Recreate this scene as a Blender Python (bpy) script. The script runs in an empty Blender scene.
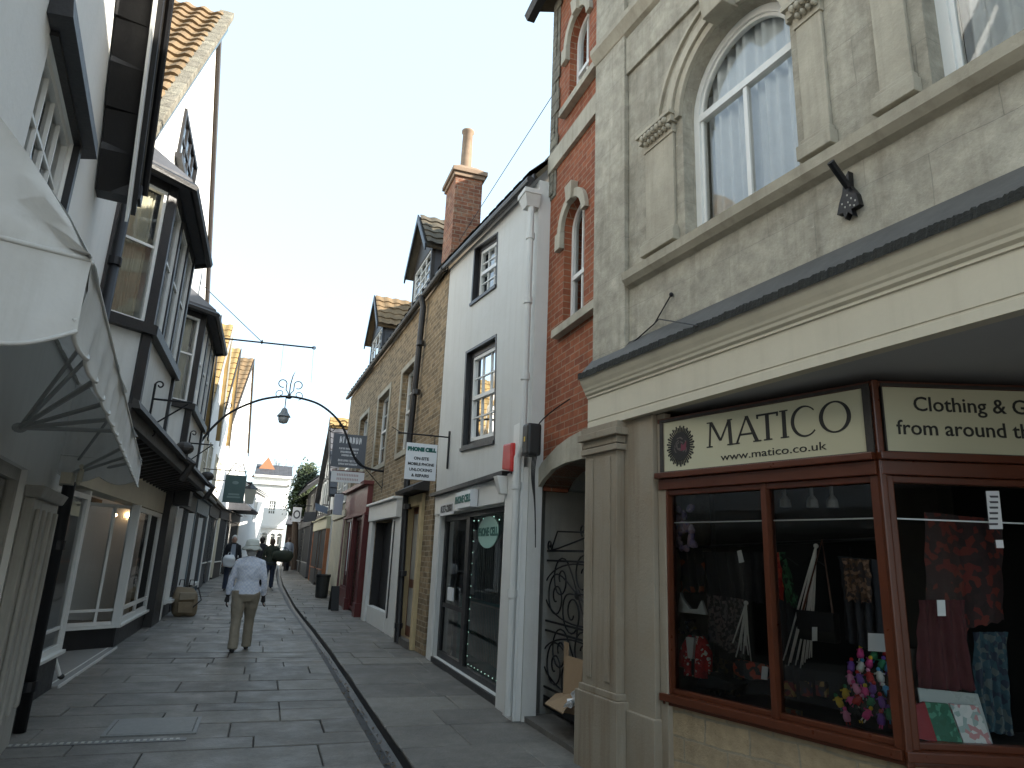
import bpy, bmesh, math, random
from mathutils import Vector, Matrix
from mathutils.geometry import tessellate_polygon
random.seed(7)
S = bpy.context.scene
COL = S.collection
rad = math.radians

# ---------------------------------------------------------------- camera
FPX, CAMZ = 675.0, 1.55
YAW, PITCH, ROLL = rad(-18.99), rad(14.45), rad(2.4)
CR = Matrix.Rotation(YAW, 3, 'Z') @ Matrix.Rotation(math.pi/2 + PITCH, 3, 'X') @ Matrix.Rotation(ROLL, 3, 'Z')
cam = bpy.data.objects.new('camera', bpy.data.cameras.new('camera'))
COL.objects.link(cam)
cam.matrix_world = Matrix.Translation((0, 0, CAMZ)) @ CR.to_4x4()
cam.data.sensor_width = 36
cam.data.lens = FPX/1024*36
cam.data.clip_start = 0.05
cam.data.clip_end = 2000
S.camera = cam

# ---------------------------------------------------------------- light
SUN_EL, SUN_AZ = 26.0, 122.0      # azimuth clockwise from +Y (down the street), seen from above
w = bpy.data.worlds.new('World'); S.world = w; w.use_nodes = True
nt = w.node_tree
sky = nt.nodes.new('ShaderNodeTexSky'); sky.sky_type = 'NISHITA'; sky.sun_disc = False
sky.sun_elevation = rad(SUN_EL); sky.sun_rotation = rad(SUN_AZ)
sky.air_density = 1.0; sky.dust_density = 1.2; sky.ozone_density = 1.0
veil = nt.nodes.new('ShaderNodeMix'); veil.data_type = 'RGBA'      # thin high haze whitens the whole sky
veil.inputs[0].default_value = .7; veil.inputs[7].default_value = (1.66, 2.1, 2.36, 1)
nt.links.new(sky.outputs[0], veil.inputs[6]); nt.links.new(veil.outputs[2], nt.nodes['Background'].inputs[0])
nt.nodes['Background'].inputs[1].default_value = 0.15
sl = bpy.data.lights.new('sun', 'SUN'); sl.energy = 3.2; sl.angle = rad(0.5); sl.color = (1, .93, .82)
so = bpy.data.objects.new('sun', sl); COL.objects.link(so)
to_sun = Vector((math.sin(rad(SUN_AZ))*math.cos(rad(SUN_EL)), math.cos(rad(SUN_AZ))*math.cos(rad(SUN_EL)), math.sin(rad(SUN_EL))))
so.rotation_euler = to_sun.to_track_quat('Z', 'Y').to_euler()
S.view_settings.view_transform = 'Standard'; S.view_settings.look = 'None'
S.view_settings.exposure = 2.05; S.view_settings.gamma = 1
S.render.engine = 'CYCLES'

# ---------------------------------------------------------------- materials
def nodes(name):
    m = bpy.data.materials.new(name); m.use_nodes = True
    n = m.node_tree.nodes; return m, n, m.node_tree.links, n['Principled BSDF']
def ramp(n, l, src, pos, cols):
    r = n.new('ShaderNodeValToRGB'); e = r.color_ramp.elements
    while len(e) < len(pos): e.new(.5)
    for k, (p, c) in enumerate(zip(pos, cols)):
        e[k].position = p; e[k].color = (*c, 1) if len(c) == 3 else c
    l.new(src, r.inputs[0]); return r.outputs[0]
def noise(n, l, vec, scale, detail=4, rough=.6):
    t = n.new('ShaderNodeTexNoise'); t.inputs['Scale'].default_value = scale
    t.inputs['Detail'].default_value = detail; t.inputs['Roughness'].default_value = rough
    l.new(vec, t.inputs['Vector']); return t.outputs['Fac']
def mapping(n, l, vec, sc):
    m = n.new('ShaderNodeMapping'); m.inputs['Scale'].default_value = sc
    l.new(vec, m.inputs['Vector']); return m.outputs[0]
def mixc(n, l, fac, a, b, mode='MIX'):
    m = n.new('ShaderNodeMix'); m.data_type = 'RGBA'; m.blend_type = mode
    for s, v in ((m.inputs[0], fac), (m.inputs[6], a), (m.inputs[7], b)):
        if isinstance(v, (int, float)): s.default_value = v
        elif isinstance(v, tuple): s.default_value = (*v, 1)
        else: l.new(v, s)
    return m.outputs[2]
def sc3(c, k): return tuple(min(1, x*k) for x in c)
def facvec(n, l):
    """object coordinates folded so that x runs along any upright face"""
    tc = n.new('ShaderNodeTexCoord'); sp = n.new('ShaderNodeSeparateXYZ'); l.new(tc.outputs['Object'], sp.inputs[0])
    ad = n.new('ShaderNodeMath'); ad.operation = 'ADD'; l.new(sp.outputs[0], ad.inputs[0]); l.new(sp.outputs[1], ad.inputs[1])
    cb = n.new('ShaderNodeCombineXYZ'); l.new(ad.outputs[0], cb.inputs[0]); l.new(sp.outputs[2], cb.inputs[1])
    return tc.outputs['Object'], cb.outputs[0]
def weather(n, l, base, vec, dirt=.35, streak=.3, dark=(.35, .33, .3)):
    """stains with shapes of their own: blotches and run-off streaks"""
    f1 = noise(n, l, vec, 1.3, 6, .7)
    c = mixc(n, l, ramp(n, l, f1, (.38, .72), ((0, 0, 0), (dirt,)*3)), base, mixc(n, l, 1.0, base, dark, 'MULTIPLY'))
    f2 = noise(n, l, mapping(n, l, vec, (5, 5, .35)), 1.6, 5, .65)
    return mixc(n, l, ramp(n, l, f2, (.5, .75), ((0, 0, 0), (streak,)*3)), c, mixc(n, l, 1.0, base, dark, 'MULTIPLY'))
def mat(name, col, rough=.75, var=.25, scale=5, bump=.25, bscale=60, dirt=0, streak=0, metal=0, spec=.5, dark=(.35, .33, .3)):
    m, n, l, b = nodes(name); tc = n.new('ShaderNodeTexCoord'); v = tc.outputs['Object']
    c = mixc(n, l, noise(n, l, v, scale, 5, .65), sc3(col, 1-var), sc3(col, 1+var*.7))
    if dirt or streak: c = weather(n, l, c, v, dirt, streak, dark)
    l.new(c, b.inputs['Base Color'])
    f = noise(n, l, v, bscale, 4, .6)
    r = n.new('ShaderNodeMapRange'); l.new(noise(n, l, v, scale*2.3, 4), r.inputs[0])
    r.inputs[3].default_value = max(0, rough-.12); r.inputs[4].default_value = min(1, rough+.12); l.new(r.outputs[0], b.inputs['Roughness'])
    b.inputs['Metallic'].default_value = metal; b.inputs['Specular IOR Level'].default_value = spec
    if bump:
        bp = n.new('ShaderNodeBump'); bp.inputs['Strength'].default_value = bump; bp.inputs['Distance'].default_value = .006
        l.new(f, bp.inputs['Height']); l.new(bp.outputs[0], b.inputs['Normal'])
    return m
def brickmat(name, c1, c2, mortar, bw, bh, ms=.01, var=.3, bump=.8, dirt=.3, streak=.25, smooth=.1, rough=.85, wobble=.01, dist=.012, extra=None, mfac=1.0):
    m, n, l, b = nodes(name); ov, fv = facvec(n, l)
    wn = n.new('ShaderNodeTexNoise'); wn.inputs['Scale'].default_value = 3; wn.inputs['Detail'].default_value = 3; l.new(ov, wn.inputs['Vector'])
    vm = n.new('ShaderNodeVectorMath'); vm.operation = 'MULTIPLY_ADD'; l.new(wn.outputs['Color'], vm.inputs[0])
    vm.inputs[1].default_value = (wobble*6,)*3; l.new(fv, vm.inputs[2])
    t = n.new('ShaderNodeTexBrick'); l.new(vm.outputs[0], t.inputs['Vector'])
    t.inputs['Scale'].default_value = 1; t.inputs['Brick Width'].default_value = bw; t.inputs['Row Height'].default_value = bh
    t.inputs['Mortar Size'].default_value = ms; t.inputs['Mortar Smooth'].default_value = smooth; t.inputs['Bias'].default_value = 0
    t.inputs['Color1'].default_value = (*c1, 1); t.inputs['Color2'].default_value = (*c2, 1); t.inputs['Mortar'].default_value = (*mortar, 1)
    c = mixc(n, l, 1.0, t.outputs['Color'], ramp(n, l, noise(n, l, ov, 9, 5, .7), (.3, .7), ((1-var,)*3, (1+var*.4,)*3)), 'MULTIPLY')
    if extra:   # patches of another colour (lichen, repairs)
        c = mixc(n, l, ramp(n, l, noise(n, l, ov, extra[1], 6, .75), (.52, .64), ((0, 0, 0), (extra[2],)*3)), c, extra[0])
    c = weather(n, l, c, ov, dirt, streak); l.new(c, b.inputs['Base Color'])
    b.inputs['Roughness'].default_value = rough; b.inputs['Specular IOR Level'].default_value = .25
    h = n.new('ShaderNodeMath'); h.operation = 'MULTIPLY_ADD'; l.new(t.outputs['Fac'], h.inputs[0]); h.inputs[1].default_value = -mfac
    l.new(noise(n, l, ov, 30, 5, .7), h.inputs[2])
    bp = n.new('ShaderNodeBump'); bp.inputs['Strength'].default_value = bump; bp.inputs['Distance'].default_value = dist
    l.new(h.outputs[0], bp.inputs['Height']); l.new(bp.outputs[0], b.inputs['Normal'])
    return m
def glassmat(name, tint=(.9, .93, .92), refl=.08, rough=.02):
    m, n, l, b = nodes(name); n.remove(b); out = n['Material Output']
    g = n.new('ShaderNodeBsdfGlossy'); g.inputs['Roughness'].default_value = rough
    t = n.new('ShaderNodeBsdfTransparent'); t.inputs[0].default_value = (*tint, 1)
    lw = n.new('ShaderNodeFresnel'); lw.inputs[0].default_value = 1.5
    geo = n.new('ShaderNodeTexCoord')
    bp = n.new('ShaderNodeBump'); bp.inputs['Strength'].default_value = .12; bp.inputs['Distance'].default_value = .01
    l.new(noise(n, l, geo.outputs['Object'], 2.2, 2), bp.inputs['Height']); l.new(bp.outputs[0], g.inputs['Normal'])
    a = n.new('ShaderNodeMath'); a.operation = 'ADD'; l.new(lw.outputs[0], a.inputs[0]); a.inputs[1].default_value = refl; a.use_clamp = True
    mx = n.new('ShaderNodeMixShader'); l.new(a.outputs[0], mx.inputs[0]); l.new(t.outputs[0], mx.inputs[1]); l.new(g.outputs[0], mx.inputs[2])
    l.new(mx.outputs[0], out.inputs[0]); return m
def emit(name, col, s):
    m, n, l, b = nodes(name); b.inputs['Emission Color'].default_value = (*col, 1); b.inputs['Emission Strength'].default_value = s
    b.inputs['Base Color'].default_value = (*col, 1); return m

M = {}
M['ashlar'] = brickmat('limestone ashlar', (.49, .455, .37), (.43, .40, .325), (.37, .345, .285), .72, .335, .003, .3, .65, .55, .45, .5, .9, .006, .010, ((.34, .31, .25), 2.2, .5), .5)
_n, _l = M['ashlar'].node_tree.nodes, M['ashlar'].node_tree.links; _b = _n['Principled BSDF']; _tc = _n.new('ShaderNodeTexCoord')
_src = _b.inputs['Base Color'].links[0].from_socket
_f = ramp(_n, _l, noise(_n, _l, mapping(_n, _l, _tc.outputs['Object'], (7, 7, 22)), 1.4, 7, .8), (.60, .68), ((0, 0, 0), (.55,)*3))
_g = ramp(_n, _l, noise(_n, _l, _tc.outputs['Object'], 1.1, 3, .5), (.42, .6), ((0, 0, 0), (1, 1, 1)))
_l.new(mixc(_n, _l, mixc(_n, _l, 1.0, _f, _g, 'MULTIPLY'), _src, (.62, .59, .50)), _b.inputs['Base Color'])
M['ashlar_trim'] = mat('weathered limestone', (.47, .43, .34), .9, .25, 3.5, .6, 45, .5, .45)
M['pilaster'] = mat('stained limestone pilaster', (.34, .295, .225), .9, .3, 2.6, .5, 50, .6, .65, dark=(.5, .38, .27))
M['ochre_stone'] = brickmat('small ochre stones', (.44, .34, .21), (.36, .28, .18), (.33, .28, .2), .34, .15, .008, .25, .8, .2, .2)
M['redbrick'] = brickmat('orange red brick', (.35, .115, .055), (.25, .078, .04), (.33, .22, .15), .22, .075, .006, .3, .5, .2, .25, .2, .85, .001, .006)
M['chimbrick'] = brickmat('chimney brick', (.36, .15, .08), (.20, .075, .045), (.34, .25, .18), .22, .078, .008, .4, .8, .4, .2, .2, .85, .001, .008, ((.36, .29, .2), 4, .6))
M['rubble'] = brickmat('golden rubble stone', (.40, .29, .17), (.19, .14, .085), (.42, .35, .25), .23, .085, .008, .4, .5, .25, .25, .15, .95, .003, .012, ((.17, .14, .10), 13, .35))
M['greystone'] = brickmat('grey quoin stone', (.30, .28, .22), (.22, .2, .16), (.25, .23, .18), .4, .2, .012, .35, 1.0, .4, .3, .5, .95, .01, .02)
M['palestone'] = brickmat('pale stone wall', (.42, .37, .28), (.34, .3, .23), (.3, .27, .21), .45, .2, .008, .25, .6, .3, .3)
M['render'] = mat('white lime render', (.62, .62, .59), .9, .06, 1.6, .5, 14, .16, .2, dark=(.55, .5, .42))
M['render_pale'] = mat('bright white render', (.80, .80, .77), .9, .04, 2, .4, 20, .06, .08)
M['cream'] = mat('cream painted render', (.66, .6, .46), .85, .08, 2, .3, 30, .15, .15)
M['whitepaint'] = mat('white gloss paint', (.74, .74, .71), .42, .07, 4, .12, 30, .12, .15, dark=(.6, .55, .48))
M['greypaint'] = mat('worn grey paint', (.42, .41, .37), .55, .2, 6, .3, 40, .3, .4)
M['creampaint'] = mat('cream painted wood', (.60, .55, .43), .5, .07, 3, .15, 30, .12, .14)
M['black'] = mat('black painted timber', (.018, .017, .018), .45, .4, 6, .4, 40)
M['iron'] = mat('black wrought iron', (.012, .012, .014), .45, .3, 20, .2, 80, metal=.3)
M['darkwood'] = mat('dark weathered wood', (.035, .03, .026), .6, .4, 7, .4, 40)
M['redwood'] = mat('brown red varnished wood', (.095, .026, .011), .32, .35, 6, .15, 60)
M['redpaint'] = mat('dark red shop paint', (.10, .012, .012), .4, .2, 5, .15, 30)
M['lead'] = mat('lead flashing', (.085, .08, .072), .6, .25, 3, .3, 20, .4, .3)
M['felt'] = mat('mossy roofing felt', (.022, .022, .018), .95, .5, 18, 1, 60)
M['soffit'] = mat('grey soffit board', (.42, .42, .42), .8, .1, 2, .1, 30)
M['tile'] = mat('mossy clay pantiles', (.22, .145, .075), .9, .7, 3.5, .8, 40, .5, .2, dark=(.42, .45, .3))
M['tile_ochre'] = mat('lichened yellow clay tiles', (.34, .23, .09), .9, .4, 4, .8, 40, .4, .2)
M['tile_dark'] = mat('dark mossy tiles', (.11, .09, .06), .95, .6, 6, .9, 40, .5, .2)
M['slate'] = mat('dark slate', (.07, .072, .08), .7, .35, 5, .5, 30)
M['glass'] = glassmat('window glass')
M['shopglass'] = glassmat('shop glass', (.94, .96, .95), .0)
M['dark'] = mat('dark room', (.015, .014, .013), .9, .3, 2, 0)  # near-black colour stands in for the gloom of unlit rooms
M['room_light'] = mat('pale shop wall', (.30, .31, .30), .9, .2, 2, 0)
M['room'] = mat('dim room wall', (.05, .045, .04), .9, .3, 2, 0)  # low wall colour makes the rooms look dim
M['curtain'] = mat('white net curtain', (.78, .80, .83), .9, .15, 8, 0)
M['curtain_cream'] = mat('cream curtain', (.5, .46, .36), .9, .2, 8, 0)
M['canvas'] = mat('grubby white awning canvas', (.80, .80, .77), .7, .1, 3, .5, 7, .4, .4, dark=(.55, .52, .46))
_n, _l = M['canvas'].node_tree.nodes, M['canvas'].node_tree.links      # thin cloth lets some light through
_t = _n.new('ShaderNodeBsdfTranslucent'); _t.inputs[0].default_value = (.5, .5, .48, 1); _m = _n.new('ShaderNodeMixShader'); _m.inputs[0].default_value = .22
_l.new(_n['Principled BSDF'].outputs[0], _m.inputs[1]); _l.new(_t.outputs[0], _m.inputs[2]); _l.new(_m.outputs[0], _n['Material Output'].inputs[0])
M['canvas_in'] = M['canvas']
M['grout'] = mat('dark joint grit', (.045, .042, .04), .95, .4, 30, .6, 90)
M['signcream'] = mat('cream sign board', (.50, .475, .33), .5, .04, 3, 0)
M['ink'] = mat('black sign letters', (.015, .014, .013), .5, .1, 3, 0)
M['teal'] = mat('teal sign letters', (.005, .11, .09), .5, .1, 3, 0)
M['inkgrey'] = mat('grey sign letters', (.06, .06, .07), .5, .1, 3, 0)
M['signwhite'] = mat('white sign board', (.72, .73, .74), .45, .03, 3, 0)
M['signgrey'] = mat('grey banner', (.11, .12, .14), .6, .1, 3, 0)
M['signgreen'] = mat('grey green sign board', (.07, .12, .11), .5, .15, 4, 0)
M['signblue'] = mat('blue grey sign board', (.16, .2, .27), .5, .1, 4, 0)
M['bluepaint'] = mat('blue grey shop paint', (.08, .12, .15), .5, .15, 5, .1)
M['red'] = mat('red alarm box plastic', (.50, .02, .015), .35, .1, 3, 0)
M['pipe'] = mat('grey plastic pipe', (.36, .37, .36), .5, .15, 3, .1)
M['clay'] = mat('clay chimney pot', (.30, .21, .14), .85, .3, 8, .4, 40, .5, .3)
M['yellowstone'] = mat('yellow stone door surround', (.58, .46, .26), .9, .25, 5, .4, 40, .3, .4)
M['greenstuff'] = mat('ivy leaves', (.05, .08, .02), .6, .6, 2, 0)
M['twig'] = mat('bare twigs', (.11, .08, .06), .9, .2, 4, 0)
M['orange'] = mat('orange shop board', (.30, .11, .04), .5, .1, 4, 0)

# ---------------------------------------------------------------- frames: local x = rightwards on the face, y = into the wall, z = up
class Fr:
    def __init__(s, x, y, ang):
        s.o = Vector((x, y, 0)); s.a = ang
        s.m = Matrix.Translation(s.o) @ Matrix.Rotation(ang, 4, 'Z'); s.i = s.m.inverted()
    def __call__(s, px, py, d=0.0):
        """photo pixel -> (u, z) on the plane y = d of this face"""
        c = s.i @ Vector((0, 0, CAMZ)); r = s.i.to_3x3() @ (CR @ Vector(((px-512)/FPX, -(py-384)/FPX, -1)))
        t = (d - c.y)/r.y; p = c + r*t
        return (p.x, p.z)
    def q(s, pts, d=0.0): return [s(*p, d) for p in pts]
def right_face(x, y, az): return Fr(x, y, math.atan2(-math.cos(rad(az)), -math.sin(rad(az))))
def left_face(x, y, az): return Fr(x, y, math.atan2(math.cos(rad(az)), math.sin(rad(az))))

def tag(o, label=None, cat=None, group=None, kind=None):
    if label: o['label'] = label
    if cat: o['category'] = cat
    if group: o['group'] = group
    if kind: o['kind'] = kind
    return o
def thing(name, label, cat, fr=None, loc=None, rotz=0, group=None):
    o = bpy.data.objects.new(name, None); COL.objects.link(o); o.empty_display_size = .2
    if fr: o.location = fr.o; o.rotation_euler = (0, 0, fr.a)
    if loc is not None: o.location = loc; o.rotation_euler = (0, 0, rotz)
    return tag(o, label, cat, group)
class MB:
    def __init__(s): s.v = []; s.f = []; s.mi = []; s.c = None
    def add(s, vs, fs, mi=0):
        b = len(s.v); s.v += [tuple(p) for p in vs]; s.f += [tuple(b+i for i in f) for f in fs]; s.mi += [mi]*len(fs); return s
    def box(s, x0, x1, y0, y1, z0, z1, mi=0):
        return s.add([(x, y, z) for z in (z0, z1) for y in (y0, y1) for x in (x0, x1)],
                     [(0, 2, 3, 1), (4, 5, 7, 6), (0, 1, 5, 4), (2, 6, 7, 3), (0, 4, 6, 2), (1, 3, 7, 5)], mi)
    def prism(s, poly, y0, y1, holes=(), mi=0):
        """poly in (x,z), extruded y0..y1, with holes"""
        loops = [list(poly)]+[list(h) for h in holes]
        flat = [p for lp in loops for p in lp]
        tris = tessellate_polygon([[Vector((p[0], p[1], 0)) for p in lp] for lp in loops])
        N = len(flat); vs = [(p[0], y0, p[1]) for p in flat]+[(p[0], y1, p[1]) for p in flat]
        fs = [tuple(t) for t in tris]+[tuple(i+N for i in reversed(t)) for t in tris]
        k = 0
        for lp in loops:
            n = len(lp)
            for i in range(n): a, b = k+i, k+(i+1) % n; fs.append((a, b, b+N, a+N))
            k += n
        return s.add(vs, fs, mi)
    def ring(s, a, b, y0, y1, closed=True, mi=0):
        """band between outline a and outline b (same count), extruded"""
        n = len(a); vs = [(p[0], y0, p[1]) for p in a+b]+[(p[0], y1, p[1]) for p in a+b]; fs = []
        for i in range(n if closed else n-1):
            j = (i+1) % n
            fs += [(i, j, n+j, n+i), (2*n+i, 3*n+i, 3*n+j, 2*n+j), (i, 2*n+i, 2*n+j, j), (n+i, n+j, 3*n+j, 3*n+i)]
        if not closed: fs += [(0, n, 3*n, 2*n), (n-1, 3*n-1, 4*n-1, 2*n-1)]
        return s.add(vs, fs, mi)
    def hexa(s, p, mi=0):   # 8 points: bottom 4 ccw, top 4
        return s.add(p, [(3, 2, 1, 0), (4, 5, 6, 7), (0, 1, 5, 4), (1, 2, 6, 5), (2, 3, 7, 6), (3, 0, 4, 7)], mi)
    def sheet(s, q, t, mi=0):   # quad plate with thickness along its normal
        q = [Vector(p) for p in q]; n = (q[1]-q[0]).cross(q[3]-q[0]).normalized()*t
        return s.hexa([p-n for p in q]+q, mi)
    def tube(s, pts, r, seg=8, cap=True, mi=0):
        pts = [Vector(p) for p in pts]; n = len(pts); rr = r if isinstance(r, (list, tuple)) else [r]*n
        vs = []; up = None
        for i, p in enumerate(pts):
            d = (pts[min(i+1, n-1)]-pts[max(i-1, 0)])
            d = d.normalized() if d.length > 1e-9 else Vector((0, 0, 1))
            if up is None: up = d.orthogonal().normalized()
            up = (up-d*up.dot(d)); up = up.normalized() if up.length > 1e-6 else d.orthogonal().normalized()
            w_ = d.cross(up)
            for k in range(seg):
                a = 2*math.pi*k/seg; vs.append(p+(up*math.cos(a)+w_*math.sin(a))*rr[i])
        fs = [(i*seg+k, i*seg+(k+1) % seg, (i+1)*seg+(k+1) % seg, (i+1)*seg+k) for i in range(n-1) for k in range(seg)]
        if cap: fs += [tuple(reversed(range(seg))), tuple(range((n-1)*seg, n*seg))]
        return s.add(vs, fs, mi)
    def lathe(s, prof, c=(0, 0, 0), seg=20, mi=0):
        vs = [(c[0]+r*math.cos(2*math.pi*k/seg), c[1]+r*math.sin(2*math.pi*k/seg), c[2]+z) for r, z in prof for k in range(seg)]
        fs = [(i*seg+k, i*seg+(k+1) % seg, (i+1)*seg+(k+1) % seg, (i+1)*seg+k) for i in range(len(prof)-1) for k in range(seg)]
        fs += [tuple(reversed(range(seg))), tuple(range((len(prof)-1)*seg, len(prof)*seg))]
        return s.add(vs, fs, mi)
    def blob(s, c, r, seg=8, mi=0):
        prof = [(max(.001, math.sin(math.pi*i/seg)), -math.cos(math.pi*i/seg)) for i in range(seg+1)]
        b = len(s.v); s.lathe(prof, (0, 0, 0), seg+2, mi); rr = r if isinstance(r, tuple) else (r, r, r)
        s.v[b:] = [(c[0]+p[0]*rr[0], c[1]+p[1]*rr[1], c[2]+p[2]*rr[2]) for p in s.v[b:]]
        return s
    def build(s, name, m, parent=None, smooth=False, bevel=0, label=None):
        me = bpy.data.meshes.new(name); me.from_pydata(s.v, [], s.f)
        for x in (m if isinstance(m, (list, tuple)) else [m]): me.materials.append(M[x] if isinstance(x, str) else x)
        for p, k in zip(me.polygons, s.mi): p.material_index = k
        bm = bmesh.new(); bm.from_mesh(me)
        bmesh.ops.recalc_face_normals(bm, faces=bm.faces)
        if bevel: bmesh.ops.bevel(bm, geom=[e for e in bm.edges if len(e.link_faces) == 2 and e.calc_face_angle(0) > .6], offset=bevel, segments=2, profile=.6, affect='EDGES', clamp_overlap=True)
        bm.to_mesh(me); bm.free()
        if smooth:
            for p in me.polygons: p.use_smooth = True
        o = bpy.data.objects.new(name, me); COL.objects.link(o)
        if parent: o.parent = parent
        if label: o['label'] = label
        return o
def arch(x0, x1, z0, zs, n=14, rise=None):
    """outline of an arched opening: bottom-left, bottom-right, then over the arch"""
    cx, r = (x0+x1)/2, (x1-x0)/2; h = r if rise is None else rise
    return [(x0, z0), (x1, z0)]+[(cx+r*math.cos(math.pi*i/n), zs+h*math.sin(math.pi*i/n)) for i in range(n+1)]
def lerp(a, b, t): return tuple(x+(y-x)*t for x, y in zip(a, b))
def bil(Q, s, t):   # Q = bl, br, tr, tl
    return lerp(lerp(Q[0], Q[1], s), lerp(Q[3], Q[2], s), t)
def sub(Q, s0, s1, t0, t1): return [bil(Q, s0, t0), bil(Q, s1, t0), bil(Q, s1, t1), bil(Q, s0, t1)]
def qsize(Q): return abs(Q[1][0]-Q[0][0]), abs(Q[3][1]-Q[0][1])

def frame_in(mb, Q, y, cols, rows, fw=.05, bar=.02, dep=.06, sash=False, colf=None, rowf=None):
    W, H = qsize(Q); a, b = fw/max(W, .01), fw/max(H, .01)
    mb.ring([bil(Q, *p) for p in ((0, 0), (1, 0), (1, 1), (0, 1))], [bil(Q, *p) for p in ((a, b), (1-a, b), (1-a, 1-b), (a, 1-b))], y, y+dep)
    cf = colf or [a+(1-2*a)*i/cols for i in range(1, cols)]; rf = rowf or [b+(1-2*b)*i/rows for i in range(1, rows)]
    sw, sh = bar/W/2, bar/H/2
    for c in cf: mb.prism(sub(Q, c-sw, c+sw, b, 1-b), y+.012, y+dep-.004)
    for k, r in enumerate(rf): mb.prism(sub(Q, a, 1-a, r-sh, r+sh), y+.016, y+dep-.008)
    if sash: mb.prism(sub(Q, a*.9, 1-a*.9, .5-.028/H, .5+.028/H), y-.006, y+dep+.01)
def window(parent, Q, y=.1, cols=2, rows=2, fw=.05, bar=.022, m='whitepaint', sash=False, curtain=None, glass='glass', back=.5, sill=None, name='window', colf=None, rowf=None, label=None, inner='dark', cpart=1.0):
    mb = MB(); frame_in(mb, Q, y, cols, rows, fw, bar, .06, sash, colf, rowf)
    o = mb.build(name, m, parent, label=label)
    MB().add([(p[0], y+.032, p[1]) for p in sub(Q, .02, .98, .02, .98)], [(0, 1, 2, 3)]).build('pane', glass, o)
    e = .25
    if back:
        Q2 = [(Q[0][0]-.0, Q[0][1]), (Q[1][0], Q[1][1]), (Q[2][0], Q[2][1]), (Q[3][0], Q[3][1])]
        mb = MB(); n = len(Q2)
        vs = [(p[0], y+.07, p[1]) for p in Q2]+[(p[0], y+back, p[1]) for p in Q2]
        mb.add(vs, [(0, 1, 5, 4), (1, 2, 6, 5), (2, 3, 7, 6), (3, 0, 4, 7), (4, 5, 6, 7)]); mb.build('interior', inner, o)  # shallow dark box paints the depth of an unlit room
    if curtain:
        mb = MB(); n = 40; vs = []
        for i in range(n+1):
            s_ = .03+.94*cpart*i/n; yy = y+.12+.03*math.sin(i*1.9)+.012*math.sin(i*.7)
            for t_ in (.02, .98): p = bil(Q, s_, t_); vs.append((p[0], yy, p[1]))
        mb.add(vs, [(2*i, 2*i+2, 2*i+3, 2*i+1) for i in range(n)]); mb.build('curtain', curtain, o, smooth=True)
    if sill:
        MB().box(min(Q[0][0], Q[3][0])-.06, max(Q[1][0], Q[2][0])+.06, -.07, y, min(Q[0][1], Q[1][1])-.09, min(Q[0][1], Q[1][1])-.004).build('sill', sill, o, bevel=.008)
    return o
def wall(parent, outer, holes, m, y0=0, th=.32, name='wall', shell=None, extra=None):
    mb = MB().prism(outer, y0, y0+th, holes)
    if shell:   # (u0, u1, depth, z0, z1): side and back walls
        u0, u1, D, z0, z1 = shell
        mb.box(u0, u0+.25, y0+th, D, z0, z1); mb.box(u1-.25, u1, y0+th, D, z0, z1); mb.box(u0, u1, D, D+.25, z0, z1)
    if extra: extra(mb)
    return mb.build(name, m, parent)
def tiles(mb, q, cols, rows, amp=.035, step=.03, wavy=True, th=.05):
    """pantile sheet on quad q (eave-left, eave-right, ridge-right, ridge-left)"""
    q = [Vector(p) for p in q]; nrm = (q[1]-q[0]).cross(q[3]-q[0]).normalized(); sub_ = 6
    if nrm.z < 0: nrm = -nrm
    vs = []; fs = []; nx = cols*sub_+1
    for r in range(rows):
        for e in (0, 1):
            t = (r+e*1.0)/rows; a = q[0].lerp(q[3], t); b = q[1].lerp(q[2], t)
            for i in range(nx):
                s_ = i/(nx-1); ph = (i % sub_)/sub_
                hgt = amp*(math.sin(2*math.pi*ph)*.5+.5 if wavy else (0 if ph > 0 else -.3))
                jit = (random.Random(r*999+i//sub_).random()-.5)*.012
                vs.append(a.lerp(b, s_)+nrm*(hgt+jit+(step if e == 0 else 0)+th))
    for k in range(rows*2-1):
        for i in range(nx-1): fs.append((k*nx+i, k*nx+i+1, (k+1)*nx+i+1, (k+1)*nx+i))
    mb.add(vs, fs); mb.sheet(q if (q[1]-q[0]).cross(q[3]-q[0]).z > 0 else [q[3], q[2], q[1], q[0]], .05)
    return mb
_font = None
def text(parent, s, size, u, z, y, m, name='lettering', align='CENTER', ext=.003, sx=1.0, rot=0.0, bold=0.0, mirror=False, label=None):
    cu = bpy.data.curves.new('t', 'FONT'); cu.body = s; cu.size = size; cu.align_x = align; cu.align_y = 'CENTER'
    cu.extrude = ext; cu.offset = bold; cu.resolution_u = 3
    t = bpy.data.objects.new('t', cu); COL.objects.link(t)
    me = bpy.data.meshes.new_from_object(t.evaluated_get(bpy.context.evaluated_depsgraph_get())); bpy.data.objects.remove(t)
    me.transform(Matrix.Translation((u, y, z)) @ Matrix.Rotation(math.pi/2, 4, 'X') @ Matrix.Rotation(rot, 4, 'Z') @ Matrix.Diagonal((sx, 1, 1, 1)))
    me.materials.clear(); me.materials.append(M[m]); o = bpy.data.objects.new(name, me); COL.objects.link(o); o.parent = parent
    if label: o['label'] = label
    return o
def spiral(c, r0, r1, a0, turns, n=26, ax='xz', y=0):
    out = []
    for i in range(n+1):
        t = i/n; a = a0+turns*2*math.pi*t; r = r0+(r1-r0)*t
        out.append((c[0]+r*math.cos(a), y, c[1]+r*math.sin(a)))
    return out
def bez(p0, p1, p2, p3, n=14):
    P = [Vector(p) for p in (p0, p1, p2, p3)]
    return [P[0]*(1-t)**3+P[1]*3*t*(1-t)**2+P[2]*3*t*t*(1-t)+P[3]*t**3 for t in [i/n for i in range(n+1)]]

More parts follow.
